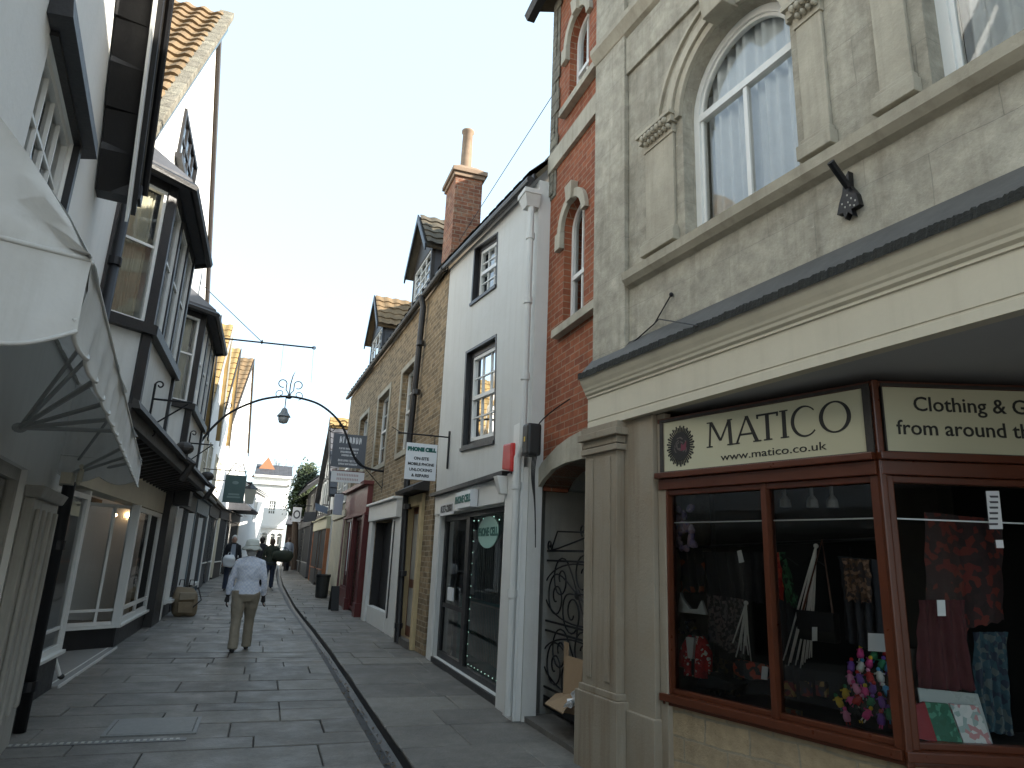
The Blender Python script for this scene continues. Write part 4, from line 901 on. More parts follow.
# gable roof with black verge
g0 = F10(136, 192, -.27); g1 = F10(161, 0, -.27); sl_ = (g1[1]-g0[1])/(g1[0]-g0[0]); ua_ = -3.9; apz = g0[1]+sl_*(ua_-g0[0])
mb = MB(); mb.prism([(g0[0], g0[1]), (ua_, apz), (ua_, apz-.24), (g0[0]-.02, g0[1]-.22)], -.30, -.265)
mb.prism([(ua_, apz), (ua_-4.3, apz+sl_*4.3), (ua_-4.3, apz+sl_*4.3-.24), (ua_, apz-.24)], -.30, -.265); mb.build('bargeboard', 'black', l1)
mb = MB(); R_ = random.Random(8); n = 14
for i in range(n):      # ragged verge soffit boards; their black also paints the overhang's shadow
    t0, t1 = i/n, (i+1)/n; a = lerp(g0, (ua_, apz), t0); b = lerp(g0, (ua_, apz), t1); j = R_.uniform(-.03, .03)
    mb.hexa([(a[0]-.03, -.262, a[1]-.06), (b[0]-.03, -.262, b[1]-.06), (b[0]-.12+j, -.01, b[1]-.12), (a[0]-.12+j, -.01, a[1]-.12),
             (a[0]-.03, -.262, a[1]-.02), (b[0]-.03, -.262, b[1]-.02), (b[0]-.12+j, -.01, b[1]-.06), (a[0]-.12+j, -.01, a[1]-.06)])
mb.build('verge_boarding', 'black', l1)
mb = MB(); mb.tube([(g0[0]+.03, -.33, g0[1]+.0), (ua_, -.33, apz)], .028, 8); mb.box(g0[0]-.1, g0[0]+.06, -.32, 8, g0[1]-.1, g0[1]+.02); mb.build('eaves_gutter', 'iron', l1)
mb = MB(); mb.prism([(g0[0]-.05, g0[1]-.18), (ua_, apz-.2), (ua_, apz-.33), (g0[0]-.12, g0[1]-.33)], -.264, -.245); mb.build('verge_strip', 'whitepaint', l1)
mb = MB(); tiles(mb, [(g0[0]+.05, 8, g0[1]+.02), (g0[0]+.05, -.3, g0[1]+.02), (ua_, -.3, apz+.02), (ua_, 8, apz+.02)], 20, 14)
tiles(mb, [(ua_-4.3, -.3, apz+sl_*4.3), (ua_-4.3, 8, apz+sl_*4.3), (ua_, 8, apz+.02), (ua_, -.3, apz+.02)], 20, 14); mb.build('roof', 'tile', l1)
# shop front under the awning
mb = MB()
mb.box(-1.6, -.42, -.07, -.003, 0, 1.82); 
for x in (-1.5, -1.25, -.95, -.65): mb.box(x, x+.1, -.1, -.0705, .3, 1.75)
mb.hexa([(-1.62, -.1, 1.821), (-.4, -.1, 1.821), (-.4, -.004, 1.821), (-1.62, -.004, 1.821), (-1.68, -.13, 1.9), (-.38, -.13, 1.9), (-.38, -.004, 1.9), (-1.68, -.004, 1.9)])
mb.build('shop_pilaster', 'greypaint', l1, bevel=.012)
window(l1, [(-8.5, .4), (-1.62, .4), (-1.62, 2.0), (-8.5, 2.0)], .04, 4, 1, .08, .06, 'greypaint', back=1.2, name='shop_window', glass='shopglass', inner='room')
mb = MB(); mb.box(-.72, -.5, -.16, -.08, 1.99, 2.08); mb.add(spiral((-.6, 2.05), .02, .09, 0, 1.2, 16, y=-.19), []); mb.tube(spiral((-.6, 2.06), .02, .09, 0, 1.3, 18, y=-.2), .018, 6); mb.build('scroll_corbel', 'creampaint', l1)
o = thing('corner_downpipe', 'black downpipe at the boundary of the awning shop and the glazed shop', 'drainpipe', F10)
mb = MB(); mb.tube([(-.03, -.075, 0), (-.03, -.075, 5.0)], .05, 12); mb.build('pipe', 'iron', o, smooth=True)
for z in (.35, 1.5, 2.9, 4.2): MB().lathe([(.062, -.04), (.062, .04)], (-.03, -.075, z), 12).build('collar', 'iron', o)

# awning ------------------------------------------------------------
aw = thing('shop_awning', 'grubby white scalloped canvas awning stretched over the nearest shop on the left', 'awning', F10)
UA, UB = -5.36, -.30; prof = [(-.0, 2.93), (-.12, 2.86), (-.3, 2.64), (-.42, 2.51), (-.54, 2.36), (-.62, 2.235)]
R_ = random.Random(3)
def wr(u, k): return .02*math.sin(u*4.1+k*1.7)+.009*math.sin(u*9.3+k*2.9)+.006*math.sin(u*17+k*4)
mb = MB(); nu_ = 60; vs = []
for i in range(nu_+1):
    u = UA+(UB-UA)*i/nu_; sag = .03*math.sin(math.pi*((i*3/nu_) % 1))
    for k, (y, z) in enumerate(prof): vs.append((u, y+wr(u, k)*(k > 0), z-sag*(k not in (0, 5))+wr(u, k)))
m_ = len(prof); mb.add(vs, [(i*m_+k, i*m_+k+1, (i+1)*m_+k+1, (i+1)*m_+k) for i in range(nu_) for k in range(m_-1)]); mb.build('top_canvas', 'canvas', aw, smooth=True)
def valance(pts, n, drop, lobes):
    """hanging scalloped strip along the polyline pts[0]->pts[1]"""
    mb = MB(); a, b = Vector(pts[0]), Vector(pts[1]); vs = []
    nrm = (b-a).cross(Vector((0, 0, 1))).normalized()
    for i in range(n+1):
        t = i/n; p = a.lerp(b, t); ph = abs(math.sin(math.pi*lobes*t)); 
        for k in range(5):
            f = k/4; off = nrm*(.012*math.sin(t*lobes*6.3+k)*f)
            q = p+off-Vector((0, 0, (drop*.72+drop*.28*ph)*f)); vs.append(q)
    mb.add(vs, [(i*5+k, i*5+k+1, (i+1)*5+k+1, (i+1)*5+k) for i in range(n) for k in range(4)])
    mb.tube([vs[i*5+4] for i in range(n+1)], .006, 5); mb.tube([vs[i*5] for i in range(n+1)], .007, 6); return mb
valance([(UA, -.62, 2.235), (UB, -.62, 2.235)], 200, .215, 17).build('front_valance', 'canvas', aw, smooth=True)
valance([(UA, 0, 2.28), (UA, -.62, 2.24)], 40, .26, 2.0).build('side_valance', 'canvas', aw, smooth=True)
valance([(UB, 0, 2.26), (UB, -.62, 2.26)], 40, .22, 2.0).build('side_valance', 'canvas', aw, smooth=True)
for U in (UA, UB):
    mb = MB(); vs = []; n = 10
    top = [(-.0, 2.93), (-.12, 2.86), (-.3, 2.64), (-.42, 2.51), (-.54, 2.36), (-.62, 2.235)]
    def tz(y):
        for (a, b), (c, d) in zip(top, top[1:]):
            if c <= y <= a: return b+(d-b)*(y-a)/(c-a)
        return top[-1][1]
    for i in range(n+1):
        y = -.62*i/n
        for k in range(5): f = k/4; zb_ = 2.25; vs.append((U+.035*math.sin(i*1.3+k*2.2)*math.sin(math.pi*f), y, zb_+(tz(y)-zb_)*f))
    mb.add(vs, [(i*5+k, i*5+k+1, (i+1)*5+k+1, (i+1)*5+k) for i in range(n) for k in range(4)]); mb.build('side_canvas', 'canvas', aw, smooth=True)
mb = MB(); mb.tube([(UA+.02, -.6, 2.24), (UB-.02, -.6, 2.24)], .014, 8); mb.tube([(UA, -.02, 2.90), (UB, -.02, 2.90)], .014, 8)
mb.build('front_bar', 'greypaint', aw)
for hx, hz in ((-2.5, 2.17), (-.12, 2.09), (-4.9, 2.17)):
    mb = MB(); mb.blob((hx, -.05, hz), (.03, .04, .03), 6)
    for du, yy, zz in ((-1.5, -.58, 2.25), (-.9, -.6, 2.25), (-.3, -.6, 2.25), (.25, -.6, 2.25), (-.6, -.35, 2.58), (0, -.3, 2.62)):
        if UA < hx+du < UB: mb.tube([(hx, -.05, hz), (hx+du, yy, zz)], .013, 6)
    mb.build('rib', 'pipe', aw)

# ================================================================ L2: timbered gable house with two oriel bays
F11 = left_face(-1.95, 7.1, 0)
l2 = thing('oriel_bay_house', 'tall white gabled house with two black framed oriel bays and a tiled roof', 'house', F11)
AP, FE, NE = F11(218, 16), F11(205, 297), (.9, 6.35)
gw = [(3.0, 7.15), (4.75, 7.15), (4.75, 7.95), (3.0, 7.95)]
wall(l2, [(.02, 2.72), (8.9, 2.72), (8.9, FE[1]), (AP[0], AP[1]-.05), (.02, 5.4)], [gw], 'render_pale', 0, .3, extra=lambda mb: (mb.box(8.6, 8.9, .3, 8, 2.7, FE[1]-.05), mb.box(.02, .3, .3, 8, 2.7, 5.4), mb.box(.02, 8.9, 7.9, 8.1, 0, 6)))
window(l2, gw, -.04, 4, 2, .07, .04, 'black', back=.4, curtain='curtain', cpart=.5)
MB().box(gw[0][0]-.1, gw[1][0]+.1, -.1, .03, gw[0][1]-.09, gw[0][1]-.01).build('sill', 'black', l2)
nz_ = lambda u: AP[1]+(6.66-AP[1])*(AP[0]-u)/(AP[0]-1.07)
mb = MB(); tiles(mb, [(-.1, -.12, nz_(-.1)), (-.1, 7, nz_(-.1)), (AP[0], 7, AP[1]), (AP[0], -.12, AP[1])], 26, 22, .05, .04); tiles(mb, [(9.2, 7, FE[1]-.25), (9.2, -.02, FE[1]-.25), (AP[0], -.02, AP[1]), (AP[0], 7, AP[1])], 20, 16); mb.build('roof', 'tile', l2)
mb = MB(); mb.prism([(-.1, nz_(-.1)-.02), (AP[0], AP[1]), (AP[0], AP[1]+.16), (-.1, nz_(-.1)+.14)], -.26, -.02); mb.build('stone_verge', 'greystone', l2, bevel=.01)
mb = MB(); mb.prism([(-.1, nz_(-.1)-.24), (AP[0], AP[1]-.26), (AP[0], AP[1]-.01), (-.1, nz_(-.1)-.03)], -.2, -.17); mb.build('bargeboard', 'bluepaint', l2)
mb = MB(); mb.prism([(9.0, FE[1]-.25), (AP[0], AP[1]-.1), (AP[0], AP[1]+.12), (9.0, FE[1]+.0)], -.07, -.025); mb.build('bargeboard', mat('weathered brown board', (.06, .05, .045), .8, .3, 5, .3), l2)

def on(mb, name, m, fr, par_fr, parent, **k):
    o = mb.build(name, m, parent, **k); o.matrix_local = par_fr.i @ fr.m; return o
def bay(parent, pf, u0, u1, d, zj, zs, zt, cant, hood_over=.16):
    """oriel: white panels below, black framed lights above, canted ends, slated hood"""
    pts = [(u0-cant, 0), (u0, -d), (u1, -d), (u1+cant, 0)]
    for k in range(3):
        a, b = [pf.m @ Vector((p[0], p[1], 0)) for p in (pts[k], pts[k+1])]
        fr = Fr(a.x, a.y, math.atan2(b.y-a.y, b.x-a.x)); W = (b-a).length
        MB().box(.0, W, .02, .06, zj, zs-.02).build
        o = MB().box(0, W, .02, .06, zj, zs-.02).build('bay_panel', 'render', parent); o.matrix_local = pf.i @ fr.m
        mb = MB(); pw_ = .085
        mb.box(-.01, pw_, -.02, .07, zj, zt); mb.box(W-pw_, W+.01, -.02, .07, zj, zt)
        mb.box(-.02, W+.02, -.07, .08, zs-.08, zs+.03); mb.box(pw_, W-pw_, -.01, .07, zt-.12, zt-.001)
        nl = 1 if k != 1 else 3
        for j in range(1, nl): x = W*j/nl; mb.box(x-.045, x+.045, -.015, .065, zs+.03, zt-.12)
        if k != 1: pass
        o = mb.build('bay_frame', 'black', parent); o.matrix_local = pf.i @ fr.m
        for j in range(nl):
            x0 = (pw_ if j == 0 else W*j/nl+.045); x1 = (W-pw_ if j == nl-1 else W*(j+1)/nl-.045)
            Q = [(x0, zs+.032), (x1, zs+.032), (x1, zt-.122), (x0, zt-.122)]
            wn_ = window(parent, Q, .005, 1, 2, .035, .03, 'whitepaint', back=0, curtain='curtain_cream' if k == 0 else 'curtain', cpart=.9 if k == 0 else .25, name='bay_window', rowf=[.56])
            wn_.matrix_local = pf.i @ fr.m
    mb = MB(); mb.box(u0-cant+.1, u1+cant-.1, .02, .04, zj, zt); mb.build('interior', 'room', parent)
    h = hood_over; e = [(u0-cant-h, -.02), (u0-h*.6, -d-h), (u1+h*.6, -d-h), (u1+cant+h, -.02)]; zb_ = zt-.02
    mb = MB()
    top = [(u0-cant+.05, -.02, zt+.62), (u0+.25, -.02, zt+.62), (u1-.25, -.02, zt+.62), (u1+cant-.05, -.02, zt+.62)]
    vs = [(p[0], p[1], zb_) for p in e]+[(p[0], p[1], zb_+.09) for p in e]+[(u0+.1, -.02, zt+.6), (u1-.1, -.02, zt+.6)]
    mb.add(vs, [(3, 2, 1, 0), (0, 1, 5, 4), (1, 2, 6, 5), (2, 3, 7, 6), (4, 5, 8), (5, 6, 9, 8), (6, 7, 9), (0, 4, 8, 9, 7, 3)]); mb.build('bay_roof', 'slate', parent)
    mb = MB(); mb.tube([(e[0][0], e[0][1]-.03, zb_), (e[1][0], e[1][1]-.03, zb_), (e[2][0], e[2][1]-.03, zb_), (e[3][0], e[3][1]-.03, zb_)], .05, 6); mb.build('bay_gutter', 'black', parent)
bay(l2, F11, .78, 2.88, .5, 2.86, 3.8, 5.52, .42)
bay(l2, F11, 5.1, 7.45, .5, 2.86, 3.8, 5.42, .42)
# jetty: fascia board and joists
mb = MB(); mb.box(.1, 8.9, -.58, -.5, 2.66, 2.84); mb.box(.1, 8.9, -.5, 0, 2.80, 2.85); mb.hexa([(.1, -.66, 2.80), (8.9, -.66, 2.80), (8.9, -.581, 2.80), (.1, -.581, 2.80), (.1, -.63, 2.88), (8.9, -.63, 2.88), (8.9, -.581, 2.9), (.1, -.581, 2.9)]); mb.build('jetty_fascia', 'darkwood', l2)
for i in range(26): x = .2+8.5*i/25; MB().hexa([(x, -.5, 2.66), (x+.09, -.5, 2.66), (x+.09, .0, 2.5), (x, .0, 2.5), (x, -.5, 2.79), (x+.09, -.5, 2.79), (x+.09, 0, 2.79), (x, 0, 2.79)]).build('joist', 'darkwood', l2)
mb = MB()
for x in (4.3, 8.75): MB().tube([(x, -.5, 2.9), (x, -.75, 2.75), (x+.05, -.62, 2.5)], .06, 6).blob((x, -.6, 2.98), (.12, .14, .1), 8).build('beam_end', 'darkwood', l2)
# ground floor
mb = MB(); mb.box(.02, 8.9, .0, .25, 2.12, 2.719); mb.build('shop_fascia', 'creampaint', l2)
Q1 = [(.12, .40), (1.85, .40), (1.85, 2.05), (.12, 2.05)]
MB().box(.1, 1.87, .02, .2, 0, .36).build('stall_riser', 'black', l2); MB().box(5.05, 7.7, .02, .2, 0, .3).build('stall_riser', 'black', l2)
window(l2, Q1, .0, 1, 1, .055, .03, 'whitepaint', back=0, name='shop_window', glass='shopglass', rowf=[.14])
MB().box(.08, 1.87, -.05, .1, .361, .398).build('shop_sill', 'whitepaint', l2, bevel=.005); MB().box(4.98, 7.72, -.05, .1, .301, .34).build('shop_sill', 'whitepaint', l2, bevel=.005)
ang = lambda a, b: (Fr(a.x, a.y, math.atan2(b.y-a.y, b.x-a.x)), (b-a).length)
A1, A2 = F11.m @ Vector((4.15, .98, 0)), F11.m @ Vector((4.98, .02, 0)); Fb, Wb_ = ang(A1, A2)
on(MB().box(0, Wb_, .03, .12, 0, .3), 'stall_riser', 'black', Fb, F11, l2)
on(MB().box(-.03, Wb_+.04, -.04, .13, .301, .34), 'shop_sill', 'whitepaint', Fb, F11, l2)
w_ = window(l2, [(0, .342), (Wb_, .342), (Wb_, 2.1), (0, 2.1)], .02, 2, 1, .05, .04, 'whitepaint', back=0, name='shop_window', glass='shopglass', colf=[.76], rowf=[.12]); w_.matrix_local = F11.i @ Fb.m
Q2 = [(5.04, .342), (7.7, .342), (7.7, 2.1), (5.04, 2.1)]
window(l2, Q2, .0, 2, 1, .07, .06, 'whitepaint', back=0, name='shop_window', glass='shopglass', colf=[.55], rowf=[.12])
MB().box(4.93, 5.05, -.04, .08, .3, 2.12).build('corner_post', 'whitepaint', l2, bevel=.008); MB().box(1.85, 1.93, .0, 1.0, .36, 2.1).build('corner_post', 'whitepaint', l2, bevel=.008)
A3, A4 = F11.m @ Vector((1.93, 1.02, 0)), F11.m @ Vector((4.15, 1.02, 0)); Fd, Wd_ = ang(A3, A4)
w_ = window(l2, [(0, .05), (Wd_, .05), (Wd_, 2.1), (0, 2.1)], .0, 2, 1, .09, .08, 'whitepaint', back=0, name='door', glass='shopglass'); w_.matrix_local = F11.i @ Fd.m
mb = MB(); mb.box(1.9, 4.97, -.03, 1.05, -.01, .022); mb.build('threshold', mat('pale entrance stone', (.30, .29, .27), .7, .15, 6, .2), l2)
mb = MB(); mb.box(1.9, 5.0, -.05, -.032, -.01, .03); mb.box(1.9, 4.9, .05, .065, .0225, .03); mb.build('threshold_trim', 'whitepaint', l2)
mb = MB(); mb.box(7.75, 8.75, -.12, .3, 0, 2.7); mb.box(8.0, 8.5, -.4, -.121, 2.3, 2.6); mb.build('timber_post', 'black', l2, bevel=.01)
mb = MB(); mb.box(.1, 7.7, 2.4, 2.5, 0, 2.7); mb.box(.1, 7.7, 1.06, 2.4, 2.2, 2.3); mb.box(.1, 7.7, .25, 2.4, -.01, .01); mb.build('shop_room', 'room', l2)
mb = MB(); R_ = random.Random(6)
for k in range(6):
    mb.box(3.2, 7.0, 1.9, 2.2, .7+.2*k, .715+.2*k)
    for j in range(26): x = 3.25+3.6*R_.random(); mb.box(x, x+.07, 1.9, 2.0, .716+.2*k, .716+.2*k+R_.uniform(.04, .14))
mb.build('display_shelves', mat('shelf stock', (.35, .33, .3), .6, .6, 9, 0), l2)
for k, (px_p) in enumerate(((115, 515), (128, 515))):
    u_, z_ = F11(px_p[0], px_p[1], .8); o = MB().blob((u_, .8, z_), (.035, .035, .035), 8).build('lamp', emit('warm shop lamp', (1, .62, .3), 14), l2)
mb = MB(); pp = F11(57, 625, .25); p2_ = F11(60, 674, -.0)
tq = thing('door_stay', 'slim white post with a black foot leaning in the shop entrance beside the display window', 'post', F11)
MB().tube([(2.1, .3, .75), (2.3, .05, .06)], .02, 8).build('pole', 'whitepaint', tq); MB().blob((2.31, .04, .05), (.035, .035, .03), 8).build('foot', 'ink', tq)

# empty scroll brackets on the panels
for k, (px_, py_, h_, ext_) in enumerate(((151, 409, .50, .42), (188, 450, .5, .38))):
    u_, z_ = F11(px_, py_, -.52); Y_ = 7.1+u_; Fk = FC(Y_); xw = -1.95+.52
    o = thing('scroll_bracket', 'empty wrought iron scroll bracket on the white panel '+('under the nearer oriel bay' if k == 0 else 'under the farther oriel bay'), 'wall bracket', Fk, group='empty iron sign brackets')
    mb = MB(); mb.tube([(xw, 0, z_-.3), (xw, 0, z_+.3)], .014, 6); mb.tube([(xw, 0, z_+.12), (xw+ext_, 0, z_+.12)], .012, 6); mb.tube([(xw, 0, z_-.22), (xw+ext_*.9, 0, z_+.1)], .01, 6)
    mb.tube([(p[0], 0, p[2]) for p in spiral((xw+.05, z_+.29), .05, .015, 3.1, -1, 14)], .01, 5); mb.tube([(p[0], 0, p[2]) for p in spiral((xw+.05, z_-.27), .05, .015, 3.1, 1, 14)], .01, 5)
    mb.build('ironwork', 'iron', o)

# pole across the street
Yp = 14.4; Fp = FC(Yp); a, b = Fp(195, 335.5), Fp(315, 348); m_ = Fp(262, 342)
o = thing('projecting_pole', 'long bare iron pole with a stay rod reaching over the street from the oriel house', 'pole', Fp)
x0 = -1.95; sl2 = (b[1]-a[1])/(b[0]-a[0])
MB().tube([(x0, 0, a[1]+sl2*(x0-a[0])), (b[0], 0, b[1])], .018, 8).build('bar', 'iron', o)
c_ = Fp(192, 275); sl3 = (m_[1]-c_[1])/(m_[0]-c_[0])
MB().tube([(x0, 0, m_[1]+sl3*(x0-m_[0])), (m_[0], 0, m_[1])], .008, 6).build('stay_rod', 'iron', o)
mb = MB(); mb.blob((m_[0], 0, m_[1]), (.02, .03, .05), 6); mb.tube(spiral((b[0]-.02, b[1]+.0), .035, .035, 0, 1, 12), .008, 5); mb.build('end_ring', 'iron', o)
mb = MB(); e1, e2 = Fp(283.5, 345), Fp(280.5, 372); mb.tube([(e1[0], 0, e1[1]), (e2[0], 0, e2[1])], .004, 5); mb.build('hanging_wire', 'greypaint', o)
mb = MB(); e1, e2 = Fp(313.5, 350), Fp(311, 383); mb.tube([(e1[0], 0, e1[1]), (e2[0], 0, e2[1])], .004, 5); mb.build('hanging_wire', 'greypaint', o)

# iron arch with lantern over the street
Ya = 16.0; Fa = FC(Ya)
o = thing('street_arch', 'slender black iron arch spanning the street with scrolls at its crown and ends', 'overthrow arch', Fa)
ap = Fa.q([(199, 444), (212, 428), (228, 414), (247, 404.5), (266, 398.5), (289, 396.5), (311, 401), (325, 408), (338, 420), (346, 434), (351, 449), (358, 463), (370, 469), (384, 471.5)])
x_l = ap[0]; 
P_ = [Vector((p[0], 0, p[1])) for p in ap]; cr = []
for i in range(len(P_)-1):
    p0, p1, p2, p3 = P_[max(i-1, 0)], P_[i], P_[i+1], P_[min(i+2, len(P_)-1)]
    for k in range(5): t = k/5; cr.append(.5*((2*p1)+(-p0+p2)*t+(2*p0-5*p1+4*p2-p3)*t*t+(-p0+3*p1-3*p2+p3)*t**3))
cr.append(P_[-1]); MB().tube([(-1.97, 0, ap[0][1]-.35)]+cr, .027, 8).build('arch_bar', 'iron', o, smooth=True)
tp = Fa(289, 397); mb = MB()
for s_ in (-1, 1):
    mb.tube([(tp[0]+s_*x, 0, tp[1]+z) for x, z in [(0.02+.1*(1-math.cos(t)), .05+.09*t) for t in (0, .6, 1.2)]]+[(tp[0]+s_*(.17+.09*math.cos(a)), 0, tp[1]+.30+.09*math.sin(a)) for a in [math.pi+.3-i*.45 for i in range(13)]], .012, 6)
    mb.tube([(tp[0]+s_*(.2+r*math.cos(a)), 0, tp[1]+.06+r*math.sin(a)) for r, a in [(.11-.006*i, -1.5+.5*i) for i in range(14)]], .010, 5)
mb.tube([(tp[0]+x, 0, tp[1]+z) for x, z in ((0, 0), (0, .3), (.03, .5), (.07, .62))], [.014, .014, .012, .004], 6)
mb.blob((tp[0], 0, tp[1]), (.07, .04, .05), 6); mb.build('crown_scroll', 'iron', o)
mb = MB(); q_ = Fa(338, 418)
for s_, (xx, zz) in enumerate((Fa(331, 428), Fa(344, 424))): mb.tube([(p[0], 0, p[2]) for p in spiral((xx, zz), .02, .11, s_*2, 1.3, 18)], .010, 5)
xx, zz = Fa(228, 406); mb.tube([(p[0], 0, p[2]) for p in spiral((xx, zz), .02, .1, 1, 1.3, 18)], .010, 5)
mb.build('side_scroll', 'iron', o)
mb = MB(); e = Fa(383, 458); mb.tube([(ap[-1][0], 0, ap[-1][1]-.5), (ap[-1][0], 0, ap[-1][1]+.45)], .02, 6); mb.tube([tuple(cr[-14]), (ap[-1][0], 0, ap[-1][1]-.4)], .010, 6); mb.build('wall_bracket', 'iron', o)
o = thing('street_lantern', 'small grey bell shaped lantern hanging from the crown of the iron arch', 'lantern', loc=(tp[0]-.06, Ya, tp[1]))
mb = MB(); mb.tube([(0, 0, 0), (0, 0, -.28)], .012, 6); mb.build('hanger', 'iron', o)
MB().lathe([(.02, -.26), (.06, -.29), (.08, -.36), (.13, -.43), (.15, -.46), (.155, -.47), (.12, -.475)], (0, 0, 0), 18).build('hood', mat('lantern grey', (.16, .18, .19), .5, .2, 5, .1), o, smooth=True)
MB().lathe([(.12, -.476), (.115, -.54), (.09, -.61), (.03, -.63)], (0, 0, 0), 18).build('shade', mat('frosted lamp glass', (.4, .42, .42), .3, .1, 5, 0), o, smooth=True)

# ================================================================ far left: houses stepping up the street
def gable_house(name, label, fr, u0, u1, ze, ap, m, roofm, ridge_d=6, jut=0.0, cols=10, rows=12, barge='darkwood', z0=-.02, over=.12, ze2=None, holes=()):
    t = thing(name, label, 'house', fr); ze2 = ze if ze2 is None else ze2
    wall(t, [(u0+.01, z0), (u1-.01, z0), (u1-.01, ze2), (ap[0], ap[1]), (u0+.01, ze)], list(holes), m, 0, .3, extra=lambda mb: (mb.box(u0+.01, u0+.25, .3, ridge_d, z0, ze), mb.box(u1-.25, u1-.01, .3, ridge_d, z0, ze2)))
    mb = MB(); s0 = (ap[1]-ze)/(ap[0]-u0); s1 = (ap[1]-ze2)/(u1-ap[0]); o_ = .12
    tiles(mb, [(u0-o_, -over, ze-s0*o_+.03), (u0-o_, ridge_d, ze-s0*o_+.03), (ap[0], ridge_d, ap[1]+.03), (ap[0], -over, ap[1]+.03)], cols*2, rows, .04, .03)
    tiles(mb, [(u1+o_, ridge_d, ze2-s1*o_+.03), (u1+o_, -over, ze2-s1*o_+.03), (ap[0], -over, ap[1]+.03), (ap[0], ridge_d, ap[1]+.03)], cols, rows, .04, .03)
    mb.build('roof', roofm, t)
    for a, zz, s_ in ((u0-o_, ze-s0*o_, 1), (u1+o_, ze2-s1*o_, -1)):
        MB().prism([(a, zz-.16), (ap[0], ap[1]-.12), (ap[0], ap[1]+.1), (a, zz+.06)], -over-.04, -over-.005).build('bargeboard', barge, t)
    return t
def simple_window(t, u0, u1, z0, z1, cols=2, rows=2, m='whitepaint', d=-.0, name='window'):
    return window(t, [(u0, z0), (u1, z0), (u1, z1), (u0, z1)], d-.04, cols, rows, .06, .03, m, back=.02+.09, name=name)
F12 = left_face(-1.97, 16.0, 0)
a_ = gable_house('cream_gable_house', 'cream gabled house with yellow tiles next beyond the oriel bays above a white shopfront', F12, .05, 3.9, 4.7, (2.5, 7.35), 'render_pale', 'tile_ochre')
b_ = gable_house('white_gable_house', 'narrow white gabled house with yellow tiles above the blue grey shopfront', F12, 3.95, 8.1, 5.2, (6.8, 8.45), 'render_pale', 'tile_ochre', barge='greypaint')
c_ = gable_house('mossy_gable_house', 'white gabled house with mossy yellow verge above the low white fronted shop', F12, 8.15, 13.0, 5.7, (11.6, 9.0), 'render_pale', 'tile_ochre')
for t, u0, u1 in ((a_, .8, 1.8), (a_, 2.5, 3.3), (b_, 4.7, 5.7), (b_, 6.4, 7.4), (c_, 9.2, 10.2), (c_, 11, 12)):
    simple_window(t, u0, u1, 3.5, 4.6, 2, 3, 'creampaint')
# shop fronts
def shopfront(t, u0, u1, zf, m, bays, riser='black', sillz=.45, fas=None, mul='whitepaint', g0=0.0, dd_=0):
    mb = MB(); mb.box(u0, u1, -.14, -.003, zf, zf+.38); mb.box(u0-.02, u1+.02, -.22, -.003, zf+.381, zf+.43); mb.build('fascia', fas or m, t, bevel=.008)
    for x in (u0, u1-.18): MB().box(x, x+.18, -.12, -.003, g0, zf-.002).build('pilaster', m, t)
    for (x0, x1, door_) in bays:
        z0 = g0+.05 if door_ else g0+sillz
        if not door_: MB().box(x0, x1, -.1, -.003, g0-.1, z0-.04).build('stall_riser', riser, t); MB().box(x0-.02, x1+.02, -.15, -.003, z0-.039, z0-.001).build('sill', mul, t)
        window(t, [(x0, z0), (x1, z0), (x1, zf-.003), (x0, zf-.003)], -.10, 1 if door_ else 2, 2 if door_ else 1, .10, .07, mul, back=-.004+.0, name='door' if door_ else 'shop_window', glass='shopglass', inner='dark')
    return t
shopfront(a_, .15, 3.8, 2.35, 'whitepaint', [(.4, 1.6, False), (1.7, 2.5, True), (2.6, 3.55, False)], fas='darkwood', sillz=.35)
shopfront(b_, 4.05, 8.0, 2.4, 'bluepaint', [(4.3, 5.3, True), (5.5, 7.75, False)], riser='bluepaint', g0=.1, sillz=.3, fas='bluepaint')
shopfront(c_, 8.3, 12.9, 2.5, 'whitepaint', [(8.6, 10.2, False), (10.4, 11.2, True), (11.4, 12.6, False)], riser='slate', g0=.25, sillz=.75, fas='darkwood')
for t, xs, g_ in ((a_, (.42, 2.62), .0), (b_, (5.55,), .12)):      # splayed jambs of the projecting windows
    for x in xs: MB().hexa([(x-.10, -.02, .4+g_), (x-.02, -.2, .4+g_), (x+.02, -.2, .4+g_), (x+.02, -.02, .4+g_), (x-.10, -.02, 2.3), (x-.02, -.2, 2.3), (x+.02, -.2, 2.3), (x+.02, -.02, 2.3)]).build('splayed_jamb', 'whitepaint', t, bevel=.006); MB().hexa([(x-.2, -.02, .34+g_), (x, -.26, .34+g_), (x+1.0, -.26, .34+g_), (x+1.0, -.02, .34+g_), (x-.2, -.02, .395+g_), (x, -.26, .395+g_), (x+1.0, -.26, .395+g_), (x+1.0, -.02, .395+g_)]).build('projecting_sill', 'whitepaint', t)
for k, (t, u0, u1, z) in enumerate(((a_, .1, 3.9, 2.85), (b_, 4, 8.1, 2.95), (c_, 8.2, 13, 3.05))):
    mb = MB(); mb.hexa([(u0, -.32, z-.12), (u1, -.32, z-.12), (u1, -.0, z-.05), (u0, 0, z-.05), (u0, -.32, z-.04), (u1, -.32, z-.04), (u1, 0, z+.28), (u0, 0, z+.28)]); mb.build('pentice', 'tile_dark', t)
